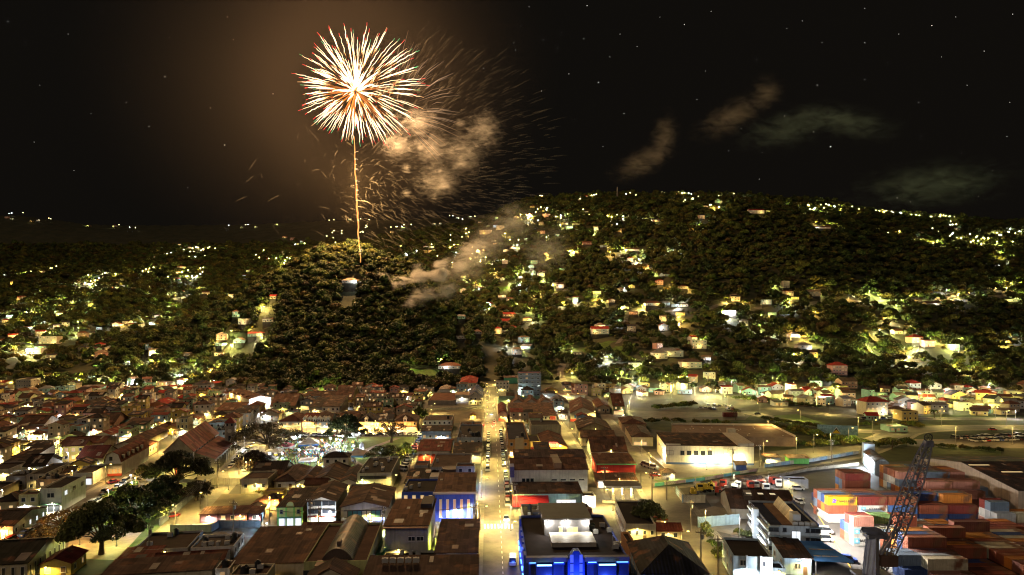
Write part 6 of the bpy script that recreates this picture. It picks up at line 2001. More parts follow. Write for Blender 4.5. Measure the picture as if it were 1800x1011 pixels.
for k in range(16):
    machine(1222 + k * 9.6 + random.uniform(-3, 3), 868 - k * 0.55 + random.choice([-8, -3, 4]), random.choice([(0.5, 0.36, 0.03), (0.55, 0.42, 0.04), (0.5, 0.48, 0.44), (0.42, 0.05, 0.03), (0.3, 0.3, 0.3)]) if k < 6 else random.choice([(0.55, 0.53, 0.5), (0.5, 0.48, 0.45), (0.4, 0.06, 0.04)]),
            "yellow and grey digging machine in the crowded scrap yard" if k % 2 == 0 and k < 8 else "lorry parked in the crowded scrap yard", "exc" if k % 2 == 0 and k < 8 else "truck")

# ------------------------------------------------------------------ containers
CC = {"rust brown": (0.22, 0.066, 0.036), "dark brown": (0.12, 0.042, 0.030), "dull pink": (0.36, 0.17, 0.13), "orange": (0.42, 0.16, 0.03), "navy blue": (0.025, 0.05, 0.15), "blue": (0.06, 0.14, 0.36),
      "slate blue": (0.13, 0.18, 0.25), "white": (0.50, 0.50, 0.48), "grey": (0.30, 0.31, 0.32), "yellow": (0.60, 0.33, 0.015), "dark red": (0.16, 0.03, 0.025), "green": (0.16, 0.28, 0.10), "cream": (0.44, 0.40, 0.28)}
W_, H_ = 2.44, 2.62
CONM = {}
def con_meshes(colour, L_):
    key = (colour, L_)
    if key in CONM:
        return CONM[key]
    m_ = surf(CC[colour], 0.5, 0.22, 0.35, 0, 0.1, 2, 0.22, None, 0.4, 0.18)
    mb = MB()
    n = int(L_ / 0.55)
    def wavy(y, sgn):
        prev = None
        for k in range(n * 2 + 1):
            xx = 0.12 + (L_ - 0.24) * k / (n * 2)
            off = 0.05 if (k // 1) % 2 else 0.0
            cur = (xx, y + sgn * off)
            if prev:
                q = [(prev[0], prev[1], 0.15), (cur[0], cur[1], 0.15), (cur[0], cur[1], H_ - 0.12), (prev[0], prev[1], H_ - 0.12)]
                mb.face(q if sgn > 0 else q[::-1])
            prev = cur
    wavy(0.02, 1)
    wavy(W_ - 0.02, -1)
    prev = None
    for k in range(n * 2 + 1):
        xx = 0.1 + (L_ - 0.2) * k / (n * 2)
        zz = H_ - 0.03 - (0.04 if k % 2 else 0)
        if prev:
            mb.face([(prev[0], 0.1, prev[1]), (xx, 0.1, zz), (xx, W_ - 0.1, zz), (prev[0], W_ - 0.1, prev[1])])
        prev = (xx, zz)
    box = mb.mesh("box", [m_])
    fr = MB()
    for yy in (0, W_ - 0.12):
        for zz in (0, H_ - 0.12):
            fr.box(0.12, yy, zz, L_ - 0.12, yy + 0.12, zz + 0.13)
        for xx in (0, L_ - 0.12):
            fr.box(xx, yy, 0, xx + 0.12, yy + 0.12, H_)
    for xx in (0, L_ - 0.12):
        for zz in (0, H_ - 0.12):
            fr.box(xx, 0.12, zz, xx + 0.12, W_ - 0.12, zz + 0.12)
    fr.box(L_ - 0.1, 0.12, 0.12, L_ - 0.06, W_ - 0.12, H_ - 0.12)
    frame = fr.mesh("frame", [m_])
    dr = MB().box(0, 0, 0, 0.05, W_ / 2 - 0.14, H_ - 0.26)
    for yy in (0.25, 0.75):
        dr.bar((-0.05, yy, 0.05), (-0.05, yy, H_ - 0.32), 0.03, 4)
        dr.box(-0.1, yy - 0.05, 0.9, 0.0, yy + 0.25, 1.0)
    door = dr.mesh("door", [m_])
    CONM[key] = (box, frame, door)
    return CONM[key]
TIER = ["bottom", "second", "third", "fourth"]
def container(x, y, z, L_, rz, colour, label, text=None, tcol=None, group="shipping containers"):
    b_, f_, d_ = con_meshes(colour, L_)
    t = thing("shipping_container", label, "container", (x, y, z), rz, group)
    link("box", b_, t)
    link("frame", f_, t)
    link("door", d_, t, (0.02, 0.13, 0.13))
    link("door", d_, t, (0.02, W_ / 2 + 0.01, 0.13))
    if text:
        ln = link("lettering", text_mesh(text, {"MAERSK": 1.1, "Hapag-Lloyd": 1.0, "TRITON": 1.3}.get(text, 1.0), surf(tcol, 0.6, 0.05)), t, (L_ * 0.58, -0.03, H_ * 0.52), 0, None, (R(90), 0, 0))
        if text == "MAERSK":
            mb = MB().box(-0.75, -0.02, -0.75, 0.75, 0.0, 0.75)
            em = link("emblem", mb.mesh("emblem", [surf((0.18, 0.48, 0.68), 0.6, 0.05)]), t, (L_ * 0.17, -0.03, H_ * 0.52))
            st = MB()
            for q in range(7):
                a0 = q * 2 * math.pi / 7
                st.face([(0.55 * math.sin(a0), -0.035, 0.55 * math.cos(a0)), (0.16 * math.sin(a0 + 0.45), -0.035, 0.16 * math.cos(a0 + 0.45)), (0, -0.035, 0), (0.16 * math.sin(a0 - 0.45), -0.035, 0.16 * math.cos(a0 - 0.45))])
            link("star", st.mesh("star", [paint_w]), em)
        if text == "Hapag-Lloyd":
            mb = MB().box(-0.5, -0.02, -0.6, 0.5, 0, -0.1).box(-0.2, -0.02, -0.05, 0.8, 0, 0.25).box(-0.5, -0.02, 0.3, 0.5, 0, 0.6)
            link("emblem", mb.mesh("emblem", [surf((0.08, 0.05, 0.35), 0.6, 0.05)]), t, (L_ * 0.2, -0.03, H_ * 0.52))
    return t
BROWNS = ["rust brown", "rust brown", "rust brown", "dark brown", "rust brown", "dark red", "orange", "orange", "navy blue", "dull pink", "slate blue", "white", "grey"]
def block(name, px, py, L_, heights, fronts, vp=905, texts={}, gap=0.35):
    """rows x columns of stacked containers; heights[row][col]; row 0 is nearest the camera; only those that can be seen are built"""
    X0, Y0 = P(px, py)
    a = math.atan((vp - 900) / F)
    u, v = Vector((math.cos(a), -math.sin(a))), Vector((math.sin(a), math.cos(a)))
    nr = len(heights)
    for r in range(nr):
        for c in range(len(heights[r])):
            hgt = heights[r][c]
            for k in range(hgt):
                front = 0 if r == 0 else (heights[r - 1][c] if c < len(heights[r - 1]) else 0)
                left = 0 if c == 0 else heights[r][c - 1]
                if k < hgt - 1 and k < front and k < left:
                    continue
                colour = fronts.get((r, c, k)) or random.choice(BROWNS)
                p = Vector((X0, Y0)) + u * (c * (L_ + gap)) + v * (r * (W_ + 0.22))
                lb = "%s container, %s tier, %s row, %s from left, %s" % (colour, TIER[k], "front" if r == 0 else WORD[r], WORD[c], name)
                tx = texts.get((r, c, k))
                container(p.x + random.uniform(-.05, .05), p.y + random.uniform(-.05, .05), 0.08 + k * (H_ + 0.02), L_, -a, colour, lb, *(tx or (None, None)))
WORD = "first second third fourth fifth sixth seventh eighth ninth tenth eleventh twelfth thirteenth fourteenth fifteenth".split()
INK, LIT = (0.03, 0.03, 0.04), (0.6, 0.6, 0.58)
block("yellow box block", 1456, 919, 8.9, [[3, 3, 3, 2, 2, 1], [3, 3, 3, 2, 3, 1], [3, 3, 3, 3, 3, 1], [3, 3, 2, 2, 3, 0]],
      {(0, 0, 0): "white", (0, 0, 1): "rust brown", (0, 0, 2): "yellow", (0, 1, 0): "dark red", (0, 1, 1): "white", (0, 1, 2): "dark red", (0, 2, 0): "navy blue", (0, 2, 1): "blue", (0, 2, 2): "rust brown",
       (0, 3, 0): "navy blue", (0, 3, 1): "rust brown", (0, 4, 0): "navy blue", (0, 4, 1): "dark red", (0, 5, 0): "cream", (1, 0, 2): "navy blue", (2, 0, 2): "slate blue", (3, 0, 2): "rust brown", (1, 1, 2): "navy blue", (1, 2, 2): "navy blue"},
      texts={(0, 0, 2): ("Hapag-Lloyd", INK), (0, 1, 1): ("MAERSK", INK)})
block("block under crane tip", 1580, 869, 8.9, [[3, 3, 3, 0], [3, 3, 3, 2], [3, 3, 3, 2], [3, 3, 3, 2], [3, 3, 2, 1]],
      {(0, 0, 0): "orange", (0, 0, 1): "slate blue", (0, 0, 2): "dull pink", (0, 1, 0): "dark brown", (0, 1, 1): "white", (0, 1, 2): "slate blue", (0, 2, 0): "dark brown", (0, 2, 1): "white", (0, 2, 2): "dull pink",
       (1, 0, 2): "rust brown", (1, 0, 1): "white", (2, 0, 1): "white", (3, 0, 1): "grey", (4, 0, 2): "orange", (1, 1, 2): "dark brown", (2, 1, 2): "dark brown", (1, 3, 1): "slate blue", (1, 3, 0): "dark red"})
block("pink block right of crane", 1636, 892, 8.9, [[2, 2, 0], [3, 3, 1], [3, 3, 2]],
      {(0, 0, 0): "dark brown", (0, 0, 1): "dull pink", (0, 1, 0): "dark brown", (0, 1, 1): "dull pink", (1, 0, 2): "dull pink", (1, 1, 2): "dull pink"})
block("stack by port lane", 1486, 872, 8.9, [[3], [3], [3]], {(0, 0, 0): "rust brown", (0, 0, 1): "rust brown", (0, 0, 2): "dark red", (1, 0, 2): "rust brown", (2, 0, 1): "blue"})
block("low stack behind yellow box", 1438, 886, 6.0, [[1, 1], [1, 1]], {(0, 0, 0): "orange", (0, 1, 0): "slate blue", (1, 0, 0): "navy blue"})
block("short boxes beside crane", 1500, 960, 5.6, [[3, 2, 3, 2, 2, 2, 2, 2], [3, 3, 3, 2, 2, 2, 2, 2], [2, 3, 2, 2, 2, 1, 2, 2]],
      {(0, 0, 0): "white", (0, 0, 1): "white", (0, 0, 2): "dull pink", (0, 1, 0): "dark red", (0, 1, 1): "grey", (0, 2, 0): "dark red", (0, 2, 1): "grey", (0, 2, 2): "rust brown", (0, 3, 0): "grey", (0, 3, 1): "white", (1, 1, 2): "green",
       (0, 4, 0): "grey", (0, 4, 1): "blue", (0, 5, 1): "dark brown", (0, 6, 1): "dark red", (0, 7, 1): "rust brown", (1, 0, 1): "blue", (1, 0, 0): "dull pink"},
      texts={(0, 0, 0): ("MAERSK", INK), (0, 0, 1): ("MAERSK", INK), (0, 3, 1): ("MAERSK", INK)})
field = [[random.choice([1, 2, 2]) if r < 5 else random.choice([2, 2, 3]) for c in range(4)] for r in range(13)]
for r in range(13):
    field[r] = [field[r - r % 3][c] if random.random() < 0.75 else field[r][c] for c in range(4)]
fc = {}
for r in range(13):
    for c in range(4):
        fc[(r, c, 1)] = fc[(r, c, 2)] = fc[(r, c, 0)] = random.choice(["rust brown", "rust brown", "orange", "dark brown", "rust brown", "orange", "navy blue", "cream", "dark brown"])
for r, cc in {12: "cream", 11: "slate blue", 10: "rust brown", 9: "rust brown", 8: "orange", 7: "navy blue", 6: "rust brown", 5: "rust brown", 4: "grey", 3: "cream", 2: "dull pink", 1: "grey"}.items():
    fc[(r, 0, 1)] = fc[(r, 0, 2)] = fc[(r, 0, 0)] = cc
block("great field lower right", 1668, 1046, 9.6, field, fc)
block("orange block beside field", 1622, 1010, 8.6, [[2], [2], [2], [2], [2], [2]], {(0, 0, 1): "rust brown", (1, 0, 1): "navy blue", (2, 0, 1): "navy blue", (3, 0, 1): "orange", (4, 0, 1): "orange", (5, 0, 1): "rust brown", (0, 0, 0): "rust brown"})
block("blue boxes at bottom edge", 1590, 1022, 5.6, [[1, 1], [2, 1], [2, 2]], {(0, 0, 0): "navy blue", (1, 0, 1): "slate blue", (2, 0, 1): "slate blue", (0, 1, 0): "slate blue", (2, 1, 1): "slate blue"})
block("grey boxes beyond field", 1752, 935, 5.6, [[2, 2], [3, 2], [3, 1]], {(0, 0, 0): "slate blue", (0, 0, 1): "grey", (0, 1, 1): "cream", (1, 0, 2): "slate blue"})
# containers standing end-on beside the long warehouse
for k in range(6):
    for lev in range(3):
        if k == 5 and lev == 2:
            continue
        p = Vector(P(1752, 868)) + Vector((math.sin(0.0), 1)) * (k * 9.6 - 32) + Vector((0.4 * k, 0))
        colour = ["rust brown", "rust brown", "dull pink", "navy blue", "dull pink", "dark brown"][(k + lev * 2) % 6]
        container(p.x + 2.5, p.y, 0.08 + lev * 2.64, 9.2, R(90), colour, "%s container, %s tier of the %s end-on stack along the warehouse" % (colour, TIER[lev], WORD[k]))
x, y = P(1272, 733)
container(x, y, 0.1, 9.0, 0.02, "dark red", "dark red container standing alone in the upper car park")

# ------------------------------------------------------------------ harbour crane
ch = surf((0.20, 0.21, 0.25), 0.5, 0.2, 0.6, 0, 0.2)
cw = surf((0.42, 0.42, 0.43), 0.6, 0.2, 0.5, streak=2)
X0, Y0 = P(1530, 1045)
t = thing("harbour_crane", "tall grey harbour crane with long lattice boom over the containers", "crane", (X0, Y0, 0))
FOOT.append((X0 - 4, Y0 - 4, 8, 8, 0))
def cr(px, py, D=Y0):
    v = at_(px, py, D)
    return v - Vector((X0, Y0, 0))
def at_(px, py, D):
    return Vector(((px - 900) / F * D, D, CAM_H - (py - HORIZON) / F * D))
top = cr(1534, 942)
link("tower", MB().bar((0, 0, 1.5), (top.x, 0, top.z), 2.3, 4, 0, 1.5).mesh("tower", [cw]), t)
link("base", MB().box(-4.5, -4.5, 0.05, 4.5, 4.5, 1.6).box(-3, -3, 1.6, 3, 3, 3.2).mesh("base", [ch]), t)
for sx in (-1, 1):
    for k in range(4):
        link("wheel", MB().bar((sx * 4.0, -3.6 + k * 2.4, 0.6), (sx * 4.9, -3.6 + k * 2.4, 0.6), 0.6, 10).mesh("wheel", [tyre]), t)
hd = MB()
hd.tube([tuple(top + Vector((-2.4, 0, 1.6))), tuple(top + Vector((0.5, 0, 0.8))), tuple(top + Vector((3.2, 0, -0.3)))], [0.5, 1.3, 0.7], 6)
hd.box(top.x - 1.6, -1.4, top.z - 0.3, top.x + 1.6, 1.4, top.z + 0.5)
link("mast_head", hd.mesh("mast_head", [ch]), t)
foot = cr(1552, 1000)
tip = cr(1632, 776)
link("cabin", MB().box(foot.x - 1.2, -1.6, foot.z + 1.0, foot.x + 2.6, 1.6, foot.z + 3.4).mesh("cabin", [surf((0.13, 0.08, 0.06), 0.6, 0.3)]), t)
link("machinery_deck", MB().box(-3.4, -2.6, foot.z - 1.6, 4.4, 2.6, foot.z - 1.0).mesh("machinery_deck", [ch]), t)
ax = (tip - foot)
Lb = ax.length
ax.normalize()
side = Vector((0, 1, 0))
upv = side.cross(ax).normalized()
def sect(u):
    h_ = 0.55 + 1.35 * math.sin(math.pi * min(1, max(0, u * 0.92 + 0.04))) ** 0.8
    return h_
nseg = 16
corner = lambda u, i: foot + ax * (Lb * u) + side * (0.75 * sect(u) * (1 if i in (0, 1) else -1)) + upv * (0.75 * sect(u) * (1 if i in (1, 2) else -1))
for i in range(4):
    mb = MB()
    for k in range(nseg):
        mb.bar(corner(k / nseg, i), corner((k + 1) / nseg, i), 0.19, 4)
    link("boom_chord", mb.mesh("boom_chord", [ch]), t)
for k in range(nseg):
    mb = MB()
    for i in range(4):
        j = (i + 1) % 4
        mb.bar(corner(k / nseg, i), corner((k + 1) / nseg, j), 0.1, 4)
        mb.bar(corner(k / nseg, i), corner(k / nseg, j), 0.07, 4)
    link("boom_lacing", mb.mesh("boom_lacing", [ch]), t)
mb = MB()
for q in range(18):
    a0, a1 = q * math.pi / 9, (q + 1) * math.pi / 9
    mb.bar(tip + Vector((0.9 * math.cos(a0), 0, 0.9 + 0.9 * math.sin(a0))), tip + Vector((0.9 * math.cos(a1), 0, 0.9 + 0.9 * math.sin(a1))), 0.16, 4)
for q in range(6):
    a0 = q * math.pi / 3
    mb.bar(tip + Vector((0, 0, 0.9)), tip + Vector((0.9 * math.cos(a0), 0, 0.9 + 0.9 * math.sin(a0))), 0.06, 4)
link("sheave", mb.mesh("sheave", [frame_d]), t)
link("boom_tip", MB().box(tip.x - 0.9, -0.6, tip.z - 1.2, tip.x + 0.9, 0.6, tip.z + 0.2).mesh("boom_tip", [ch]), t)
for dy in (-0.5, 0.5):
    link("cable", MB().bar(top + Vector((2.5, dy, 0.4)), tip + Vector((-0.4, dy, 0.2)), 0.05, 4).mesh("cable", [frame_d]), t)
    link("luffing_ram", MB().bar(Vector((1.4, dy, top.z * 0.6)), foot + ax * (Lb * 0.33) + Vector((0, dy, 0)), 0.3, 6, 0, 0.2).mesh("luffing_ram", [ch]), t)
link("ladder", MB().bar((-2.2, -1.2, 2), (top.x - 1.8, -1.2, top.z), 0.08, 4).bar((-2.2, -0.6, 2), (top.x - 1.8, -0.6, top.z), 0.08, 4).mesh("ladder", [ch]), t)

# ------------------------------------------------------------------ the fair on the square
def tent(px, py, w, h, col, label, side=None):
    x, y = P(px, py)
    t = thing("tent", label, "tent", (x, y, 0.06), random.uniform(-0.25, 0.25))
    m_ = surf(col, 0.6, 0.12, 0.6)
    mb = MB()
    q = [(-w/2, -w/2, 2.4), (w/2, -w/2, 2.4), (w/2, w/2, 2.4), (-w/2, w/2, 2.4)]
    ap = (0, 0, 2.4 + h)
    for k in range(4):
        a, b_ = Vector(q[k]), Vector(q[(k + 1) % 4])
        ma, mb_ = a.lerp(Vector(ap), 0.5) - Vector((0, 0, 0.25)), b_.lerp(Vector(ap), 0.5) - Vector((0, 0, 0.25))
        mb.face([a, b_, mb_, ma]).face([ma, mb_, ap])
        mb.face([a - Vector((0, 0, 0.45)), b_ - Vector((0, 0, 0.45)), b_, a])
    link("canopy", mb.mesh("canopy", [m_]), t)
    for sx in (-1, 1):
        for sy in (-1, 1):
            link("leg", MB().bar((sx * w/2, sy * w/2, 0), (sx * w/2, sy * w/2, 2.4), 0.05, 5).mesh("leg", [steel]), t)
    if side:
        link("side_wall", MB().box(-w/2, w/2 - 0.05, 0, w/2, w/2, 2.3).box(-w/2, -w/2, 1.2, w/2, -w/2 + 0.04, 2.0).mesh("side_wall", [surf(side, 0.6, 0.2)]), t)
    light(t, (0, -w * 0.2, 2.1), 900, (1.0, 0.92, 0.8), 0.2)
for a in ((481, 802, 7.5, 2.4, (0.24, 0.22, 0.20), "large grey peaked tent at the square's west end"), (503, 791, 6, 1.8, (0.34, 0.05, 0.09), "maroon peaked tent on the square", (0.5, 0.5, 0.5)), (508, 779, 6.5, 2.0, (0.42, 0.40, 0.34), "beige tent at the back of the square"),
          (543, 786, 9.5, 2.8, (0.50, 0.45, 0.35), "big cream marquee with blue band on the square", (0.08, 0.2, 0.5)), (546, 797, 4.5, 1.6, (0.55, 0.50, 0.45), "small white tent in the middle of the crowd"), (588, 801, 4.0, 1.5, (0.52, 0.45, 0.38), "small cream tent left of the lawn path"),
          (620, 775, 5, 2.2, (0.55, 0.55, 0.52), "white pagoda tent near the round tree"), (541, 817, 7, 0.6, (0.55, 0.53, 0.5), "flat white canopy at the south edge of the square"), (579, 818, 5, 0.7, (0.48, 0.46, 0.42), "rounded pale canopy at the south edge of the square"),
          (628, 806, 8, 2.6, (0.40, 0.32, 0.24), "tan peaked tent with blue stall at the square's south east", (0.1, 0.3, 0.6)), (656, 805, 8, 2.6, (0.38, 0.31, 0.25), "tan peaked tent under the low wide tree"), (476, 815, 5, 1.8, (0.2, 0.19, 0.18), "small grey tent at the lower left of the square")):
    tent(*a)
CW = [(0.85, 0.93, 1.0), (0.7, 0.85, 1.0), (1.0, 0.95, 0.85), (1.0, 0.75, 0.3)]
for k, (px, py, c, pw) in enumerate(((581, 778, 0, 5200), (599, 781, 0, 7000), (608, 792, 1, 4500), (594, 787, 0, 4000), (527, 775, 1, 3500), (519, 775, 0, 3500), (602, 774, 1, 3000), (632, 768, 0, 3000), (554, 818, 1, 2600), (594, 818, 1, 2600), (602, 819, 1, 2600),
                                   (566, 781, 3, 1800), (596, 774, 3, 1800), (591, 780, 3, 1500), (621, 792, 2, 2200), (496, 806, 2, 3500), (474, 806, 1, 2600), (560, 798, 0, 2600), (573, 792, 1, 2600), (671, 797, 1, 2200), (526, 800, 2, 2400), (538, 805, 1, 2200), (566, 808, 2, 2200))):
    x, y = P(px, py + 4)
    t = thing("light_stand", ["cold white", "pale blue", "warm white", "amber"][c] + " light stand at the fair on the square", "light stand", (x, y, 0.06), 0, "light stands at the fair")
    link("pole", MB().bar((0, 0, 0), (0, 0, 3.4), 0.05, 5).mesh("pole", [steel]), t)
    for sx in range(3):
        a0 = sx * 2.1
        link("foot", MB().bar((0, 0, 0.5), (0.5 * math.cos(a0), 0.5 * math.sin(a0), 0.02), 0.03, 4).mesh("foot", [steel]), t)
    link("lamp_panel", MB().box(-0.4, -0.06, 2.9, 0.4, 0.04, 3.5).mesh("lamp_panel", [glow(CW[c], 6.0)]), t)
    light(t, (0, -0.7, 3.2), pw * 0.9, CW[c], 0.3)
x, y = P(636, 797)
t = thing("inflatable_column", "tall white inflatable column on the square's lawn", "inflatable", (x, y, 0.06))
link("body", MB().tube([(0, 0, 0), (0, 0, 1.5), (0, 0, 4.2), (0, 0, 5.0)], [1.0, 1.15, 1.0, 0.2], 12).mesh("body", [surf((0.62, 0.62, 0.66), 0.5, 0.05)], True), t)
light(t, (1.8, -1.8, 0.6), 700, (0.8, 0.85, 1.0), 0.2)
# crowd: far too small and many to pick apart
crowd_m = [surf(c, 0.8, 0.1) for c in ((0.5, 0.48, 0.45), (0.05, 0.05, 0.06), (0.3, 0.05, 0.05), (0.08, 0.18, 0.4), (0.5, 0.4, 0.1), (0.10, 0.30, 0.32))] + [surf((0.10, 0.055, 0.035), 0.7, 0.1)]
mb = MB()
for k in range(430):
    px, py = random.choice([(random.uniform(485, 632), random.uniform(776, 818)), (random.gauss(560, 30), random.gauss(797, 10))])
    x, y = P(px, py)
    a = random.uniform(0, 6.28)
    ca, sa = math.cos(a), math.sin(a)
    c = random.randrange(6)
    hh = random.uniform(0.92, 1.06)
    for sx in (-1, 1):
        ox, oy = 0.10 * sx * ca, 0.10 * sx * sa
        mb.bar((x + ox, y + oy, 0.06), (x + ox, y + oy, 0.9 * hh), 0.07, 4, 1 if c != 1 else 3, 0.1)
        mb.bar((x + 0.24 * sx * ca, y + 0.24 * sx * sa, 0.8 * hh), (x + 0.2 * sx * ca, y + 0.2 * sx * sa, 1.4 * hh), 0.05, 4, 6)
    mb.bar((x, y, 0.85 * hh), (x, y, 1.45 * hh), 0.16, 6, c, 0.2)
    mb.bar((x, y, 1.47 * hh), (x, y, 1.74 * hh), 0.085, 6, 6, 0.1)
o = link("crowd", mb.mesh("crowd", crowd_m))
o["kind"] = "stuff"
o["label"] = "crowd of visitors at the fair on the square"
# stalls
for k in range(34):
    px, py = random.gauss(560, 38), random.gauss(797, 11)
    if not (480 < px < 640 and 774 < py < 820):
        continue
    x, y = P(px, py)
    colr = random.choice([(0.5, 0.5, 0.52), (0.06, 0.2, 0.5), (0.4, 0.05, 0.05), (0.55, 0.42, 0.06), (0.1, 0.35, 0.4)])
    t = thing("stall", "low trestle stall with %s cloth in the crowd on the square" % {0.5: "white", 0.06: "blue", 0.4: "red", 0.55: "yellow", 0.1: "teal"}[colr[0]], "stall", (x, y, 0.06), random.uniform(0, 3), "stalls at the fair")
    link("cloth", MB().box(-0.9, -0.4, 0.15, 0.9, 0.4, 0.86).mesh("cloth", [surf(colr, 0.7, 0.1)]), t)
    link("goods", MB().box(-0.7, -0.25, 0.86, -0.2, 0.2, 1.15).box(0.0, -0.2, 0.86, 0.3, 0.2, 1.05).box(0.4, -0.25, 0.86, 0.7, 0.1, 1.25).mesh("goods", [surf(random.choice([(0.5, 0.3, 0.1), (0.5, 0.5, 0.5), (0.1, 0.3, 0.1)]), 0.6, 0.3)]), t)

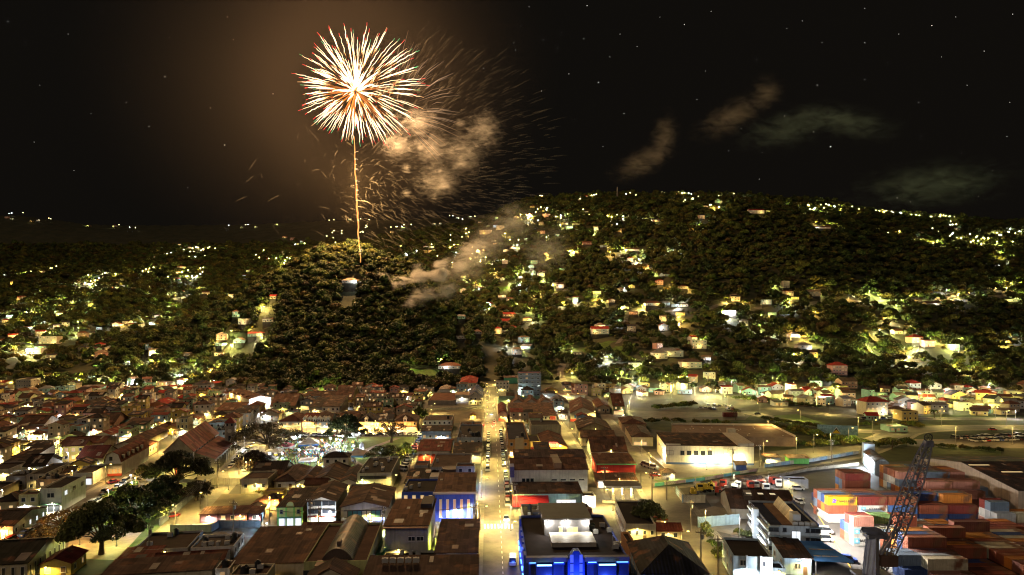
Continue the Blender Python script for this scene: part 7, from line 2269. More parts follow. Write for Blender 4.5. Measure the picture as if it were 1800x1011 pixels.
# ------------------------------------------------------------------ hillside: houses, lamps, roads, forest
TILES = [
 (0, 360, 3.61, """75,50 145,68 40,88 70,95 195,112 240,105 310,105 560,140 725,148 755,148 860,168 1140,268 1200,285 1245,297 1275,297 1330,297 985,345 1020,335 1060,340 1080,338 1130,350 1180,322 1200,360
 1075,398 1140,408 1185,412 1135,440 1155,460 1130,490 1180,490 1250,488 1290,430 950,428 975,430 905,455 1025,500 915,520 925,550 800,490 765,530 825,527 675,445 655,495 580,485 545,520 575,520 605,518 635,513 490,525
 265,440 320,435 350,440 165,463 80,520 12,548 95,565 235,565 15,458 655,570 700,550 735,545 550,605 530,585 480,595 130,620 190,598 180,620 155,615 300,630 330,640 390,630 405,610 345,655 355,680 295,665 465,650 530,657 585,665
 200,660 240,665 70,675 20,650 485,690 500,695 560,705 605,710 370,712 400,730 130,695 230,705 250,720 60,725 95,735 30,750 190,770 220,770 355,785 460,735 500,770 270,780 890,695 920,690 860,745 880,745 800,760 830,785 910,770 960,770
 1000,710 1080,675 1110,675 1050,655 1085,595 1160,608 1200,580 1255,560 1145,575 1300,580 1330,595 1100,745 1105,775 735,790 640,825 570,835 515,850 500,810 70,855 110,855 245,845 310,850 450,860 380,870 50,900 15,900 110,940 240,920 270,945
 310,980 200,970 150,960 520,945 600,940 625,915 625,955 690,935 950,940 965,980 1195,985 1400,890 1395,930 1380,990 630,990"""),
 (350, 360, 3.61, """188,100 270,100 310,95 360,100 490,80 825,97 955,103 1060,153 1035,195 1025,57 1250,165 1300,152 1225,188 845,200 850,235 540,215 590,235 650,245 670,272 630,265 865,265 760,330 795,315 695,352 665,367 410,318 440,370 490,370 540,325
 575,330 410,382 440,405 500,395 545,385 600,375 540,410 500,440 575,425 650,420 715,385 315,430 290,470 445,605 435,652 210,605 225,750 410,680 500,710 530,748 280,800 335,830 430,785 120,880 210,835 250,920 200,935 500,880 590,775 600,800 580,835
 460,905 330,880 380,875 100,910 160,910 1310,340 1380,325 1370,372 1430,320 1280,275 1405,740"""),
 (700, 330, 3.2625, """340,130 410,128 295,175 345,150 240,215 205,215 30,237 440,185 565,190 630,175 680,185 470,215 395,262 515,235 560,240 590,240 610,280 720,278 340,290 300,297 405,285 640,297 735,315 690,330 550,320 560,340 640,330 850,315 905,295
 955,225 930,245 985,250 1020,225 830,275 795,75 830,72 865,65 905,68 950,60 985,40 1040,45 1080,52 1110,50 770,125 800,150 850,155 915,155 755,180 735,185 760,215 820,220 905,195 1080,150 1075,185 1165,185 1210,210 1185,185 1290,195 1135,262 1265,262
 1075,345 1180,348 1290,365 1215,390 985,385 1020,390 850,410 780,445 770,470 720,490 700,525 830,500 820,525 770,515 930,488 600,545 640,575 700,580 475,605 440,570 370,530 385,545 375,610 500,430 470,455 600,440 540,455 550,490 555,515 260,355 320,355
 225,420 190,355 180,385 155,352 110,390 40,400 100,435 355,395 425,375 425,410 490,350 490,375 455,390 620,380 655,365 310,460 250,485 415,485 900,580 885,585 935,590 775,640 640,660 595,650 520,685 555,700 680,690 750,715 740,770 820,765 655,820 600,840
 575,860 720,900 680,975 625,940 740,945 950,950 1030,970 1140,620 1130,670 975,655 1020,675 945,690 125,765 400,895 285,930 220,960 105,990"""),
 (1050, 330, 3.2625, """165,42 250,33 385,33 440,40 470,42 500,55 545,90 495,110 620,128 690,50 690,95 715,95 660,142 700,142 780,95 840,85 870,85 895,45 810,45 970,70 995,105 1110,70 1150,140 1185,140 1215,130 1265,145 1295,125 930,150 980,150 900,155
 340,205 310,205 580,235 610,230 600,190 150,370 235,378 235,430 190,432 310,455 280,470 390,520 430,390 360,565 200,582 135,600 370,620 430,665 460,685 500,685 80,675 160,705 260,705 210,745 320,680 495,590 380,780 470,800 125,790 200,835 350,930 550,880
 350,960 590,905 630,1000 480,750 720,740 750,760 785,650 800,670 975,685 1010,750 1135,655 1100,680 1080,580 1245,610 1250,740 845,800 940,760 1000,870 1105,850 1120,880 1190,890 1250,910 1200,940 1220,980 1130,990 930,830"""),
 (1400, 330, 3.2625, """170,120 185,125 205,150 250,145 270,132 320,135 90,155 110,238 190,240 220,240 475,158 515,158 545,160 590,170 640,160 660,160 705,165 775,172 825,190 880,192 935,192 790,218 895,240 780,265 720,322 780,335 810,330 880,310 920,322 945,322
 1000,345 1060,355 1030,318 1070,318 1120,292 1160,275 1175,300 1225,265 1255,290 1290,295 1240,340 1150,345 525,290 1165,395 1155,430 1190,575 1150,575 1230,580 1100,620 420,620 300,655 390,660 480,655 560,635 650,640 700,640 780,640 860,610 930,635 990,630
 870,660 600,670 760,685 940,665 1180,668 1260,665 515,780 590,830 650,830 540,850 560,880 640,890 700,900 770,890 840,905 930,900 1235,885 1200,920 440,870 380,890 400,935 430,975 620,950 650,970 700,940 880,940 930,970 640,1000 350,970"""),
 (970, 620, 5.05, """180,215 230,30 490,90 620,230 710,385 720,270 780,300 740,330 1000,270 1130,270 1200,265 1015,330 1080,350 960,360 1250,320 1170,340 1270,370 800,420 1060,400 1380,290 1440,290 1480,315 1390,385 1450,395 1370,440 460,480 520,520 690,510 730,155 740,110"""),
 (1220, 620, 5.05, """545,350 650,370 730,330 840,350 700,270 990,340 1080,340 1180,390 1280,420 1130,460 920,440 740,450 560,420 410,410 250,430 130,390 330,320 1030,460 1250,280 1250,360 1440,510 900,390 880,330"""),
 (1500, 620, 5.05, """545,340 500,400 570,420 660,440 640,390 760,390 910,400 1000,430 1200,345 1110,380 1230,430 1180,440 1300,440 1450,400 1470,430 440,530 520,480 420,480 700,500 800,520 900,540 1080,520 1200,500 1350,510 1180,600 1330,630 1440,590 1400,680 1310,690
 1240,690 1000,650 1060,690 940,640 830,680 760,690 680,690 580,690 540,690 380,690 220,690 430,590 520,590 720,600 830,600 960,600 980,160 870,160 1050,215 1230,220 450,40 500,100 150,70 560,40"""),
 (0, 620, 5.05, """300,70 380,20 230,20 430,60 60,280 100,320 160,340 450,260 520,280 640,210 740,260 700,300 830,270 960,290 600,380 540,400 700,420 760,410 830,480 900,410 960,420 1080,410 1150,380 1230,300 1190,320 1130,320 980,360 480,440 380,430 250,450 60,430 30,520
 150,500 420,520 600,500 650,560 960,500 1040,520 1100,600 1300,560 1420,540 1480,560 1330,370 1440,370 1250,200 1290,170 1370,70 1340,110 1420,150 1150,140 860,190 320,640 400,600 620,620 640,680"""),
 (250, 640, 5.05, """30,80 90,30 250,30 460,60 470,110 520,130 600,110 680,60 690,130 750,130 800,60 880,70 270,170 330,150 400,190 380,210 210,240 280,270 340,320 270,390 430,390 200,400 590,250 470,230 1430,60 1490,60 1490,30"""),
]
PTS = []
for ox, oy, sc, txt in TILES:
    for q in txt.split():
        a, b_ = q.split(",")
        PTS.append((ox + int(a) / sc, oy + int(b_) / sc))

def zone(px, py, D):
    if D > 1500:
        return "on the far left ridge" if px < 560 else "far behind the wooded hill" if px < 880 else "on the far ridge line"
    if py < 385 and px > 860:
        return "on the lit ridge top" if px < 1180 else "on the middle ridge" if px < 1500 else "on the right ridge"
    if px < 130:
        return "high on the left slope" if py < 560 else "low on the left slope" if py < 630 else "in the far left quarter"
    if px < 270:
        return "on the upper left terraces" if py < 540 else "on the lower left terraces" if py < 630 else "in the dense west quarter"
    if px < 430:
        return "in the upper left cluster" if py < 500 else "in the left valley" if py < 600 else "at the hill's west foot"
    if px < 640:
        return "behind the hill's left shoulder" if py < 500 else "on the hill's left flank"
    if px < 830:
        return "in the smoky valley" if py < 560 else "at the hill's right foot"
    if px < 1000:
        return "on the smoky upper slope" if py < 460 else "on the central slope" if py < 560 else "above the main street"
    if px < 1130:
        return "on the upper central slope" if py < 500 else "near the red mansion" if py < 640 else "above the car park"
    if px < 1320:
        return "on the lit terraces" if py < 640 else "in the shanty rows"
    if px < 1520:
        return "below the dark wood" if py < 640 else "above the terrace road"
    return "on the hillside road" if py < 590 else "on the right hillside" if py < 690 else "in the right roadside rows"

WALLS = [("cream", (0.48, 0.42, 0.29)), ("white", (0.58, 0.56, 0.50)), ("pale yellow", (0.54, 0.43, 0.16)), ("pink", (0.50, 0.28, 0.22)), ("pale blue", (0.30, 0.42, 0.48)), ("mint", (0.26, 0.44, 0.34)), ("tan", (0.40, 0.31, 0.19)), ("grey", (0.34, 0.33, 0.30))]
ROOFS = [("rust", (0.17, 0.075, 0.045)), ("brown", (0.11, 0.07, 0.05)), ("dark", (0.05, 0.045, 0.042)), ("red", (0.30, 0.04, 0.028)), ("grey", (0.20, 0.19, 0.18)), ("tan", (0.28, 0.20, 0.13))]
HOUSES, HLAMPS = [], []
NH = [0]
CLEAR = []           # x, y, radius, corridor
def hill_house(x, y, w, d, h, rz, wc, rc_, kind, label, group, lit=None, porch=None):
    if NH[0] >= 300 and tz(x, y) > 4:
        return None
    zs = [tz(x + a * w / 2, y + b_ * d / 2) for a in (-1, 1) for b_ in (-1, 1)]
    z = min(zs) * 0.35 + max(zs) * 0.65
    t = thing("hillside_house" if z > 4 else "town_house", label, "house", (x, y, z), rz, group if z > 4 else "small houses at the edge of town")
    NH[0] += z > 4
    base = max(0.6, z - min(zs) + 1.0)
    wmb, rmb = roof_parts(kind, w, d, h, {"gx": d * 0.22, "gy": w * 0.22, "hip": min(w, d) * 0.26, "flat": 0, "shed": d * 0.12}[kind], 0.5)
    link("foundation", MB().box(0.05, 0.05, -base, w - 0.05, d - 0.05, -0.002).mesh("foundation", [surf((0.055, 0.05, 0.04), 0.95, 0.4, 0.4, spec=0.1)]), t, (-w / 2, -d / 2, 0))
    link("wall", wmb.mesh("wall", [surf(wc, 0.85, 0.15, 0.6)]), t, (-w / 2, -d / 2, 0))
    link("roof", rmb.mesh("roof", [surf(rc_, 0.9, 0.3, 0.3, 0, 0.0, None, 0.3, None, 0.12)]), t, (-w / 2, -d / 2, 0))
    nst = 1 if h < 4.5 else 2 if h < 8 else 3
    nc = 2 if w < 9 else 3 if w < 13 else 5
    for s_ in range(nst):
        for c in range(nc):
            k = lit if lit and random.random() < 0.45 else random.choice("dds")
            link("window", window_mesh(1.3, 1.2, k), t, (-w / 2 + w * (c + 0.5) / nc, -d / 2 - 0.004, 1.0 + s_ * 2.9))
    link("door", MB().box(-0.45, -0.06, 0, 0.45, 0.02, 2.0).mesh("door", [surf((0.14, 0.08, 0.05), 0.6, 0.2)]), t, (-w / 2 + w * 1.0 / nc, -d / 2, 0.02))
    CLEAR.append((x, y, max(w, d) * 0.5 + 3.0, 20 + h * 1.5))
    HOUSES.append((x, y, max(w, d) * 0.5))
    if porch:
        pw, col, rad = porch
        lx = random.uniform(-w * 0.4, w * 0.4)
        link("porch_lamp", MB().bar((0, 0, 0), (0, -0.9, 0.2), 0.05, 4).mesh("porch_lamp", [steel]), t, (lx, -d / 2, 2.9))
        light(t, (lx, -d / 2 - 2.6, 2.6), pw, col, rad)
    return t

# houses that stand out in the photograph: px, base py, width m, storeys, wall, roof, roof kind, label, porch
NOTED = [
 (888, 470, 16, 2, "white", "grey", "flat", "white two storey block standing out on the middle slope at the centre", 0),
 (895, 560, 26, 1, "tan", "red", "gx", "long red roofed house on the low slope at the centre", 1), (888, 574, 18, 1, "pink", "red", "gx", "bright red roofed house below the long red roof", 0),
 (875, 592, 13, 2, "white", "red", "hip", "red and white house above the main street", 1), (1055, 595, 32, 2, "white", "red", "gx", "large mansion with bright red roof and pale green gables", 1),
 (1055, 578, 20, 1, "pale yellow", "tan", "hip", "cream house just behind the red roofed mansion", 1), (1167, 583, 15, 2, "white", "red", "gy", "white cottage with steep red roof in the trees", 1),
 (1195, 575, 4, 1, "white", "red", "gy", "tiny red roofed shrine beside the steep roofed cottage", 0), (1148, 546, 34, 1, "white", "rust", "hip", "long lit school building on the terrace", 1), (1172, 541, 12, 1, "pale blue", "grey", "gx", "pale blue annexe beside the lit school building", 0),
 (1178, 630, 44, 2, "white", "grey", "hip", "long white hostel with grey roof on the lower terrace", 1), (1230, 618, 24, 3, "white", "tan", "flat", "tall white wing right of the hostel", 1), (1160, 636, 24, 2, "white", "grey", "hip", "second white hostel block in front", 1),
 (1215, 650, 32, 2, "white", "brown", "hip", "white arcaded house with brown roof below the hostel", 1), (1118, 652, 18, 2, "white", "grey", "flat", "white balconied block among dark trees", 0),
 (1382, 512, 14, 3, "cream", "grey", "flat", "upper part of the tall stepped house under the dark slope", 0), (1388, 525, 16, 2, "cream", "red", "shed", "lower part of the tall stepped house under the dark slope", 1), (1432, 525, 24, 2, "cream", "tan", "gx", "cream gabled house right of the tall stepped house", 0),
 (1330, 378, 44, 2, "white", "red", "gx", "long white villa with red roof on the crest", 1), (1445, 405, 46, 1, "cream", "rust", "gx", "long low lodge on the dark hill's crest", 1),
 (1476, 663, 22, 3, "pink", "red", "hip", "pink three storey house with red hipped roof and balconies", 0), (1492, 685, 22, 2, "pink", "brown", "gx", "pale pink two storey house below the pink house", 0),
 (1540, 730, 24, 3, "cream", "red", "hip", "cream three storey house with red roof above the parked cars", 1), (1608, 688, 16, 2, "white", "red", "hip", "white house with orange red roof in the trees at the right", 0),
 (1686, 702, 20, 1, "pale yellow", "dark", "gy", "yellow gabled bungalow on the right hillside", 1), (1738, 700, 20, 1, "cream", "red", "hip", "floodlit house with red hipped roof at the right", 1), (1600, 740, 16, 2, "pale yellow", "dark", "flat", "yellow and orange house beside the terrace road", 0),
 (1580, 760, 16, 1, "mint", "grey", "flat", "mint green roadside house with red base", 0), (1580, 588, 14, 1, "cream", "rust", "gx", "small house on the hillside road", 1),
 (615, 513, 26, 1, "white", "tan", "hip", "bluish lit house alone on the wooded hill", 2), (790, 655, 34, 1, "white", "rust", "hip", "villa with long rust roof in lit gardens at the hill's foot", 1), (478, 535, 10, 1, "cream", "red", "gx", "small red roofed house on the hill's left shoulder", 0),
 (84, 610, 34, 3, "cream", "tan", "flat", "long three storey block with rows of windows on the left slope", 1), (60, 626, 26, 2, "white", "grey", "flat", "white terrace block below the long three storey block", 1), (275, 562, 12, 1, "cream", "red", "shed", "house with glowing red roof edge in the left valley", 1),
 (1020, 357, 26, 2, "tan", "rust", "flat", "broad lit building on the ridge top", 1), (960, 384, 26, 2, "pink", "tan", "flat", "floodlit pink building below the ridge", 1), (855, 415, 44, 3, "tan", "tan", "flat", "large pale hospital block high on the smoky slope", 1), (880, 407, 26, 3, "cream", "tan", "flat", "upper wing of the large hospital block", 1),
 (1033, 432, 26, 1, "pink", "rust", "gx", "pink house alone on the upper slope", 0), (1112, 447, 34, 1, "white", "brown", "gx", "long white bungalow on the upper slope", 1), (985, 512, 18, 2, "cream", "brown", "hip", "pale house beside the lemon lit tree on the middle slope", 1),
 (1310, 577, 12, 2, "cream", "grey", "hip", "small white house among dark trees right of the terraces", 0), (1285, 560, 20, 2, "grey", "grey", "flat", "grey retaining house at the end of the terraces", 0), (1160, 507, 14, 2, "pink", "red", "hip", "orange walled house with red roof at the wood's edge", 0),
 (1610, 537, 26, 1, "cream", "grey", "gx", "long low house just under the hillside road", 1), (1640, 541, 26, 1, "cream", "brown", "gx", "second long low house just under the hillside road", 1), (1688, 535, 30, 1, "white", "grey", "flat", "white terrace of windows under the hillside road", 1), (1775, 536, 34, 1, "white", "rust", "flat", "long lit terrace at the right end of the hillside road", 1), (1748, 521, 30, 1, "white", "grey", "flat", "pale wall block above the hillside road at the right", 1),
 (1612, 608, 20, 2, "pink", "red", "hip", "house with round red roof on the right hillside", 1), (1635, 612, 16, 2, "pink", "rust", "shed", "pink neighbour of the round red roofed house", 1), (1680, 620, 14, 2, "mint", "grey", "flat", "mint house with red roof edge on the right hillside", 1), (1398, 600, 16, 1, "white", "grey", "hip", "pale house with white walls above the bank", 1), (1415, 622, 22, 2, "white", "grey", "hip", "white stepped house above the bank", 1), (1430, 634, 14, 2, "pale yellow", "brown", "gx", "bright yellow house below the stepped white house", 1),
]
WD, RD_ = dict(WALLS), dict(ROOFS)
for (px, py, w, st, wc, rc_, kind, lb, po) in NOTED:
    q = hit(px, py)
    if q is None:
        continue
    sc = min(1.0, 1.0)
    D = q[1]
    porch = None if po == 0 else (3000, (0.85, 0.93, 1.0), 0.4) if po == 2 else (1100, random.choice([WARM, YEL, WHT]), 0.35)
    hill_house(q[0], q[1] + 5, w * 0.62, min(11, w * 0.5 + 2), 2.9 * st + 0.3, random.uniform(-0.12, 0.12), WD[wc], RD_[rc_], kind, lb, "hillside houses", "w" if po else None, porch)
    if po == 2:
        for dx in (-6, 0, 6):
            light(None, (q[0] + dx, q[1] - 3, q[2] + 3), 3000, (0.8, 0.92, 1.0), 0.3) if dx == 99 else None

# slate of small houses and lamps at every light seen on the slopes
n_house = 0
FAR = []
random.seed(21)
for i, (px, py) in enumerate(PTS):
    q = hit(px, py)
    if q is None:
        q = hit(px, py + 6)
        if q is None:
            q = hit(px, py + 14)
            if q is None:
                continue
    x, y, z = q
    if y < 430 or (y < 700 and 440 < px < 640 and z < 3):
        continue
    inside = False
    for (fx, fy, fw, fd, fa) in FOOT:
        dx, dy = x - fx, y - fy
        lx, ly = dx * math.cos(fa) - dy * math.sin(fa), dx * math.sin(fa) + dy * math.cos(fa)
        if -4 < lx < fw + 4 and -4 < ly < fd + 4:
            inside = True
            break
    bump_z = sum(ba * math.exp(-(((x - bx) / sx) ** 2 + ((y - by) / sy) ** 2) ** 1.15) for bx, by, ba, sx, sy in BUMPS)
    if bump_z > 14 and px > 470:
        continue
    near = min((math.hypot(x - a, y - b_) - r for a, b_, r in HOUSES), default=99)
    far = y > 1000
    zn = zone(px, py, y)
    pw = random.choice([9000, 14000, 22000, 34000]) * (1.2 if far else 0.8 if y > 620 else 0.4)
    col = random.choice([YEL, YEL, WARM, LEMON, LEMON, LEMON, WHT, (1.0, 0.88, 0.6)])
    rad = 0.7 if y > 800 else 0.35
    dense = py > 600
    if not inside and near > 5.5 and n_house < 232 and (random.random() < (0.85 if dense else 0.62)):
        wn_, wc = random.choice(WALLS)
        rn_, rc_ = random.choice(ROOFS)
        w = random.uniform(7, 11.5)
        st = random.choice([1, 1, 1, 2])
        kind = random.choice(["gx", "hip", "gy", "hip", "flat", "shed"])
        lb = "%s %shouse, %s %sroof, %s" % (wn_, "two storey " if st == 2 else "", rn_, {"gx": "gable ", "gy": "gable ", "hip": "hip ", "flat": "flat ", "shed": "lean-to "}[kind], zn)
        hill_house(x, y + 4, w, random.uniform(6.5, 9), 2.9 * st + 0.2, random.uniform(-0.5, 0.5), wc, rc_, kind, lb, "hillside houses", "w" if random.random() < 0.5 else None, (pw * 0.04, col, rad) if random.random() < (0.5 if dense else 0.85) else None)
        n_house += 1
    elif not inside and near > 1.0:
        if y > 1200:
            FAR.append((x, y, z, col))
            CLEAR.append((x, y, 4.0, 34))
            for _ in range(random.choice([0, 1, 1, 2]) if not ((px > 850 and py < 405) or (px < 430 and py > 410)) else random.choice([2, 3, 4])):
                x2, y2 = x + random.gauss(0, 14), y + random.gauss(0, 14)
                FAR.append((x2, y2, tz(x2, y2), random.choice([YEL, YEL, YEL, WHT])))
                CLEAR.append((x2, y2, 3.0, 30))
            continue
        cn = {WHT: "white", LEMON: "lemon yellow", YEL: "yellow", WARM: "amber"}.get(col, "pale")
        street_lamp(x, y, z, "%s street lamp %s" % (cn, zn), pw, col, 6.2, 1.2, R(-90) + random.uniform(-0.8, 0.8), rad, "hillside street lamps")
        CLEAR.append((x, y, 3.3, 24))
# lamps in yards and lanes between the houses
YARD = 0
random.seed(99)
ypole = MB().tube([(0, 0, 0), (0, 0, 3.8)], [0.07, 0.05], 5).mesh("pole", [steel])
yhead = MB().bar((0, 0, 3.8), (0, 0, 4.0), 0.28, 8, 0, 0.1).mesh("lamp_head", [frame_d])
for (px, py) in PTS:
    if YARD >= 295 or random.random() < 0.14:
        continue
    px, py = px + random.gauss(0, 9), py + random.gauss(0, 4)
    q = hit(px, py)
    if q is None or not (440 < q[1] < 1300):
        continue
    x, y, z = q
    if z < 4 and 420 < px < 1040:
        continue
    if sum(ba * math.exp(-(((x - bx) / sx) ** 2 + ((y - by) / sy) ** 2) ** 1.15) for bx, by, ba, sx, sy in BUMPS) > 14 and px > 470:
        continue
    if in_foot(x, y, 1.0) or min((math.hypot(x - a, y - b_) - r for a, b_, r in HOUSES), default=99) < 0.5:
        continue
    col = random.choice([YEL, LEMON, LEMON, WARM, WHT, (1.0, 0.88, 0.6)])
    cn = {WHT: "white", LEMON: "lemon", YEL: "yellow", WARM: "amber"}.get(col, "pale")
    t = thing("yard_lamp", "short %s yard lamp %s" % (cn, zone(px, py, y)), "yard lamp", (x, y, z), 0, "yard lamps on the slopes")
    link("pole", ypole, t)
    link("lamp_head", yhead, t)
    light(t, (0, -0.3, 3.1), random.choice([3500, 6000, 10000]) * (1.5 if y > 800 else 1.0 if y > 620 else 0.35), col, 0.6 if y > 800 else 0.35)
    CLEAR.append((x, y, 2.2, 15))
    YARD += 1
# unlit neighbours fill the dense quarters
fill = 0
tries = 0
while fill < 250 and tries < 9000:
    tries += 1
    px, py = random.choice([(random.uniform(-10, 430), random.uniform(640, 745)), (random.uniform(-10, 420), random.uniform(690, 770)), (random.uniform(1050, 1500), random.uniform(672, 716)), (random.uniform(-10, 430), random.uniform(608, 735)), (random.uniform(-10, 300), random.uniform(560, 640)), (random.uniform(1100, 1500), random.uniform(666, 712)), (random.uniform(1520, 1810), random.uniform(668, 742)), (random.uniform(780, 900), random.uniform(560, 650)), (random.uniform(-10, 330), random.uniform(690, 740))])
    q = hit(px, py)
    if q is None or q[1] < 340 or (px > 500 and q[1] < 425):
        continue
    x, y, z = q
    if any(-3 < (x - fx) * math.cos(fa) - (y - fy) * math.sin(fa) < fw + 3 and -3 < (x - fx) * math.sin(fa) + (y - fy) * math.cos(fa) < fd + 3 for (fx, fy, fw, fd, fa) in FOOT):
        continue
    if min((math.hypot(x - a, y + 4 - b_) - r for a, b_, r in HOUSES), default=99) < 5.2:
        continue
    if ((ROAD_ALL[:, 0] - x) ** 2 + (ROAD_ALL[:, 1] - y) ** 2 < (ROAD_ALL[:, 2] + 5) ** 2).any() or any(in_poly(x, y, q_) for q_ in OPEN_W):
        continue
    wn_, wc = random.choice(WALLS)
    rn_, rc_ = random.choice(ROOFS)
    kind = random.choice(["gx", "hip", "gy", "flat", "shed"])
    lb = "small %s house, %s %sroof, %s" % (wn_, rn_, {"gx": "gable ", "gy": "gable ", "hip": "hip ", "flat": "flat ", "shed": "lean-to "}[kind], zone(px, py, y))
    hill_house(x, y + 4, random.uniform(6, 11), random.uniform(6, 8.5), random.choice([3.0, 3.0, 5.8]), random.uniform(-0.5, 0.5), wc, rc_, kind, lb, "hillside houses", None, (random.choice([250, 450, 800]), random.choice([YEL, WARM, WHT, LEMON]), 0.22) if random.random() < 0.45 else None)
    fill += 1 if z < 4 or NH[0] < 300 else 0

# lamps too far off to tell apart
for nm, cl_ in (("white", WHT), ("yellow", YEL)):
    mb = MB()
    for (x, y, z, col) in FAR:
        if (col == WHT) == (nm == "white"):
            mb.bar((x, y, z), (x, y, z + 9), 0.12, 4, 0)
            mb.bar((x, y, z + 9), (x, y, z + 10.2), 0.78, 6, 1, 0.78)
    o = link("distant_lamps", mb.mesh("distant_lamps", [steel, glow(cl_ if nm == "white" else (0.95, 0.84, 0.34), 12.0)]))
    o["kind"] = "stuff"
    o["label"] = "tiny %s lamps scattered over the far slopes" % nm
    k_ = 0
    for (x, y, z, col) in FAR:
        if (col == WHT) == (nm == "white") and y < 1650:
            k_ += 1
            if k_ % 2 == 0:
                light(o, (x, y - 1.6, z + 8.0), random.choice([12000, 22000]), col, 0.4)

# radio mast on the ridge
q = hit(1085, 352) or hit(1085, 362)
t = thing("radio_mast", "slim lattice radio mast on the ridge top", "mast", q)
mb = MB()
for sx, sy in ((-1, -1), (1, -1), (1, 1), (-1, 1)):
    mb.bar((sx * 1.6, sy * 1.6, 0), (sx * 0.4, sy * 0.4, 28), 0.22, 4)
for k in range(9):
    a0, a1 = 1.6 - 1.2 * k / 9, 1.6 - 1.2 * (k + 1) / 9
    mb.bar((-a0, -a0, k * 3.1), (a1, -a1, k * 3.1 + 3.1), 0.12, 4).bar((a0, -a0, k * 3.1), (-a1, -a1, k * 3.1 + 3.1), 0.12, 4)
link("lattice", mb.mesh("lattice", [surf((0.3, 0.28, 0.25), 0.6, 0.1)]), t)

# hill roads, draped on the slope
for k, (pix, w_) in enumerate((([(1058, 718), (1025, 696), (992, 672), (985, 655), (990, 640)], 7), ([(1405, 543), (1480, 532), (1560, 528), (1660, 526), (1800, 520)], 7), ([(1085, 605), (1110, 585), (1100, 560), (1130, 548), (1200, 545)], 6), ([(1240, 545), (1290, 538), (1340, 542)], 5), ([(520, 690), (580, 682), (615, 690), (640, 700)], 4), ([(1640, 436), (1700, 438), (1800, 434)], 7))):
    structure("hill_road", strip(smooth_path(pix, True), w_, 0.35, True, 5).mesh("hill_road", [asphalt_old if k != 4 else concrete]))
    for p in smooth_path(pix, True):
        CLEAR.append((p.x, p.y, w_ * 0.5 + 3.0, 10))
for pix in ([(505, 688), (545, 680), (600, 684), (640, 694), (600, 697), (540, 696)], [(690, 662), (720, 650), (790, 652), (800, 664), (740, 668)], [(1020, 615), (1070, 600), (1120, 605), (1100, 630), (1040, 628)], [(860, 507), (900, 505), (930, 512), (880, 516)]):
    pts = [hit(*p) for p in pix]
    cx, cy_ = sum(p[0] for p in pts) / len(pts), sum(p[1] for p in pts) / len(pts)
    mb = MB()
    n = len(pts)
    rings = [[(cx + (p[0] - cx) * s_, cy_ + (p[1] - cy_) * s_) for p in pts] for s_ in (0.0, 0.34, 0.67, 1.0)]
    for r0, r1 in zip(rings[:-1], rings[1:]):
        for k in range(n):
            j = (k + 1) % n
            mb.face([(a, b_, tz(a, b_) + 0.4) for a, b_ in (r0[k], r1[k], r1[j], r0[j])])
    structure("hill_lawn", mb.mesh("hill_lawn", [lawn], True))
    for p in pts:
        CLEAR.append((p[0], p[1], 5, 10))
    CLEAR.append((cx, cy_, 16, 12))

# forest
random.seed(5)
cl = np.array(CLEAR)
g = np.random.default_rng(33)
M_ = 80000
dD = 400 + (1620 - 400) * np.sqrt(g.random(M_) * 0.985 + 0.015)
ppx = g.uniform(-140, 1940, M_)
hx, hy = g.uniform(-420, -20, 44000), g.uniform(590, 900, 44000)
fx, fy = np.concatenate([(ppx - 900) / F * dD, hx]), np.concatenate([dD, hy])
dD = fy
ppx = 900 + F * fx / fy
fz = terr(fx, fy)
onhill = np.zeros(len(fx))
for bx, by, ba, sx, sy in BUMPS:
    onhill += ba * np.exp(-(((fx - bx) / sx) ** 2 + ((fy - by) / sy) ** 2) ** 1.15)
onhill = onhill > 10
keep = fz > 4.5
# flat scrub right at the foot of the fireworks hill
flat_ok = (fz <= 4.5) & (dD > 432) & ((ppx > 1090) | (ppx < 440)) & (g.random(len(fx)) < 0.55)
for poly_ in OPEN_W:
    if max(q[1] for q in poly_) > 425:
        flat_ok &= ~np.array([in_poly(x, y, poly_) if f_ else False for x, y, f_ in zip(fx, fy, flat_ok)])
keep |= flat_ok
keep |= (fz > 0.6) & (ppx > 420) & (ppx < 860) & (dD > 575)
FP = np.array([(a, b_, c, d, e) for a, b_, c, d, e in FOOT])
for (a, b_, c, d, e) in FOOT:
    if b_ + d < 440:
        continue
    lx = (fx - a) * math.cos(e) - (fy - b_) * math.sin(e)
    ly = (fx - a) * math.sin(e) + (fy - b_) * math.cos(e)
    keep &= ~((lx > -4) & (lx < c + 4) & (ly > -9) & (ly < d + 4))
for (a, b_, r, corr) in CLEAR:
    dx, dy = fx - a, fy - b_
    keep &= ~((dx * dx + dy * dy < r * r) | ((np.abs(dx) < r * 0.8) & (dy < 0) & (dy > -corr)))
for pts in ROAD_PTS.values():
    for p in pts:
        if p.y > 430:
            keep &= ((fx - p.x) ** 2 + (fy - p.y) ** 2) > 64
idx = np.nonzero(keep)[0]
# thin to a minimum spacing that grows with distance
cell = {}
sel = []
for i in idx:
    sp = 2.9 if onhill[i] else 4.0 if fy[i] < 900 else 5.4
    if ppx[i] < 330 and fy[i] < 900 and not onhill[i] and g.random() < 0.35:
        continue
    key = (sp, int(fx[i] // sp), int(fy[i] // sp))
    if key in cell:
        continue
    cell[key] = 1
    sel.append(i)
sel = np.array(sel)
order = sel[np.argsort(fy[sel])]
near_ids = order[:300]
rest = order[300:]
def wood(px, D):
    return "in the wood on the left slopes" if px < 420 else "at the front foot of the wooded hill" if px < 860 else "in the wood above the office block" if px < 1080 else "in the wood above the car park" if px < 1350 else "on the wooded bank at the right"
for i in near_ids:
    tree(fx[i], fy[i], random.uniform(0.75, 1.2), "dark broadleaf tree " + wood(ppx[i], fy[i]), "trees " + wood(ppx[i], fy[i]), True)

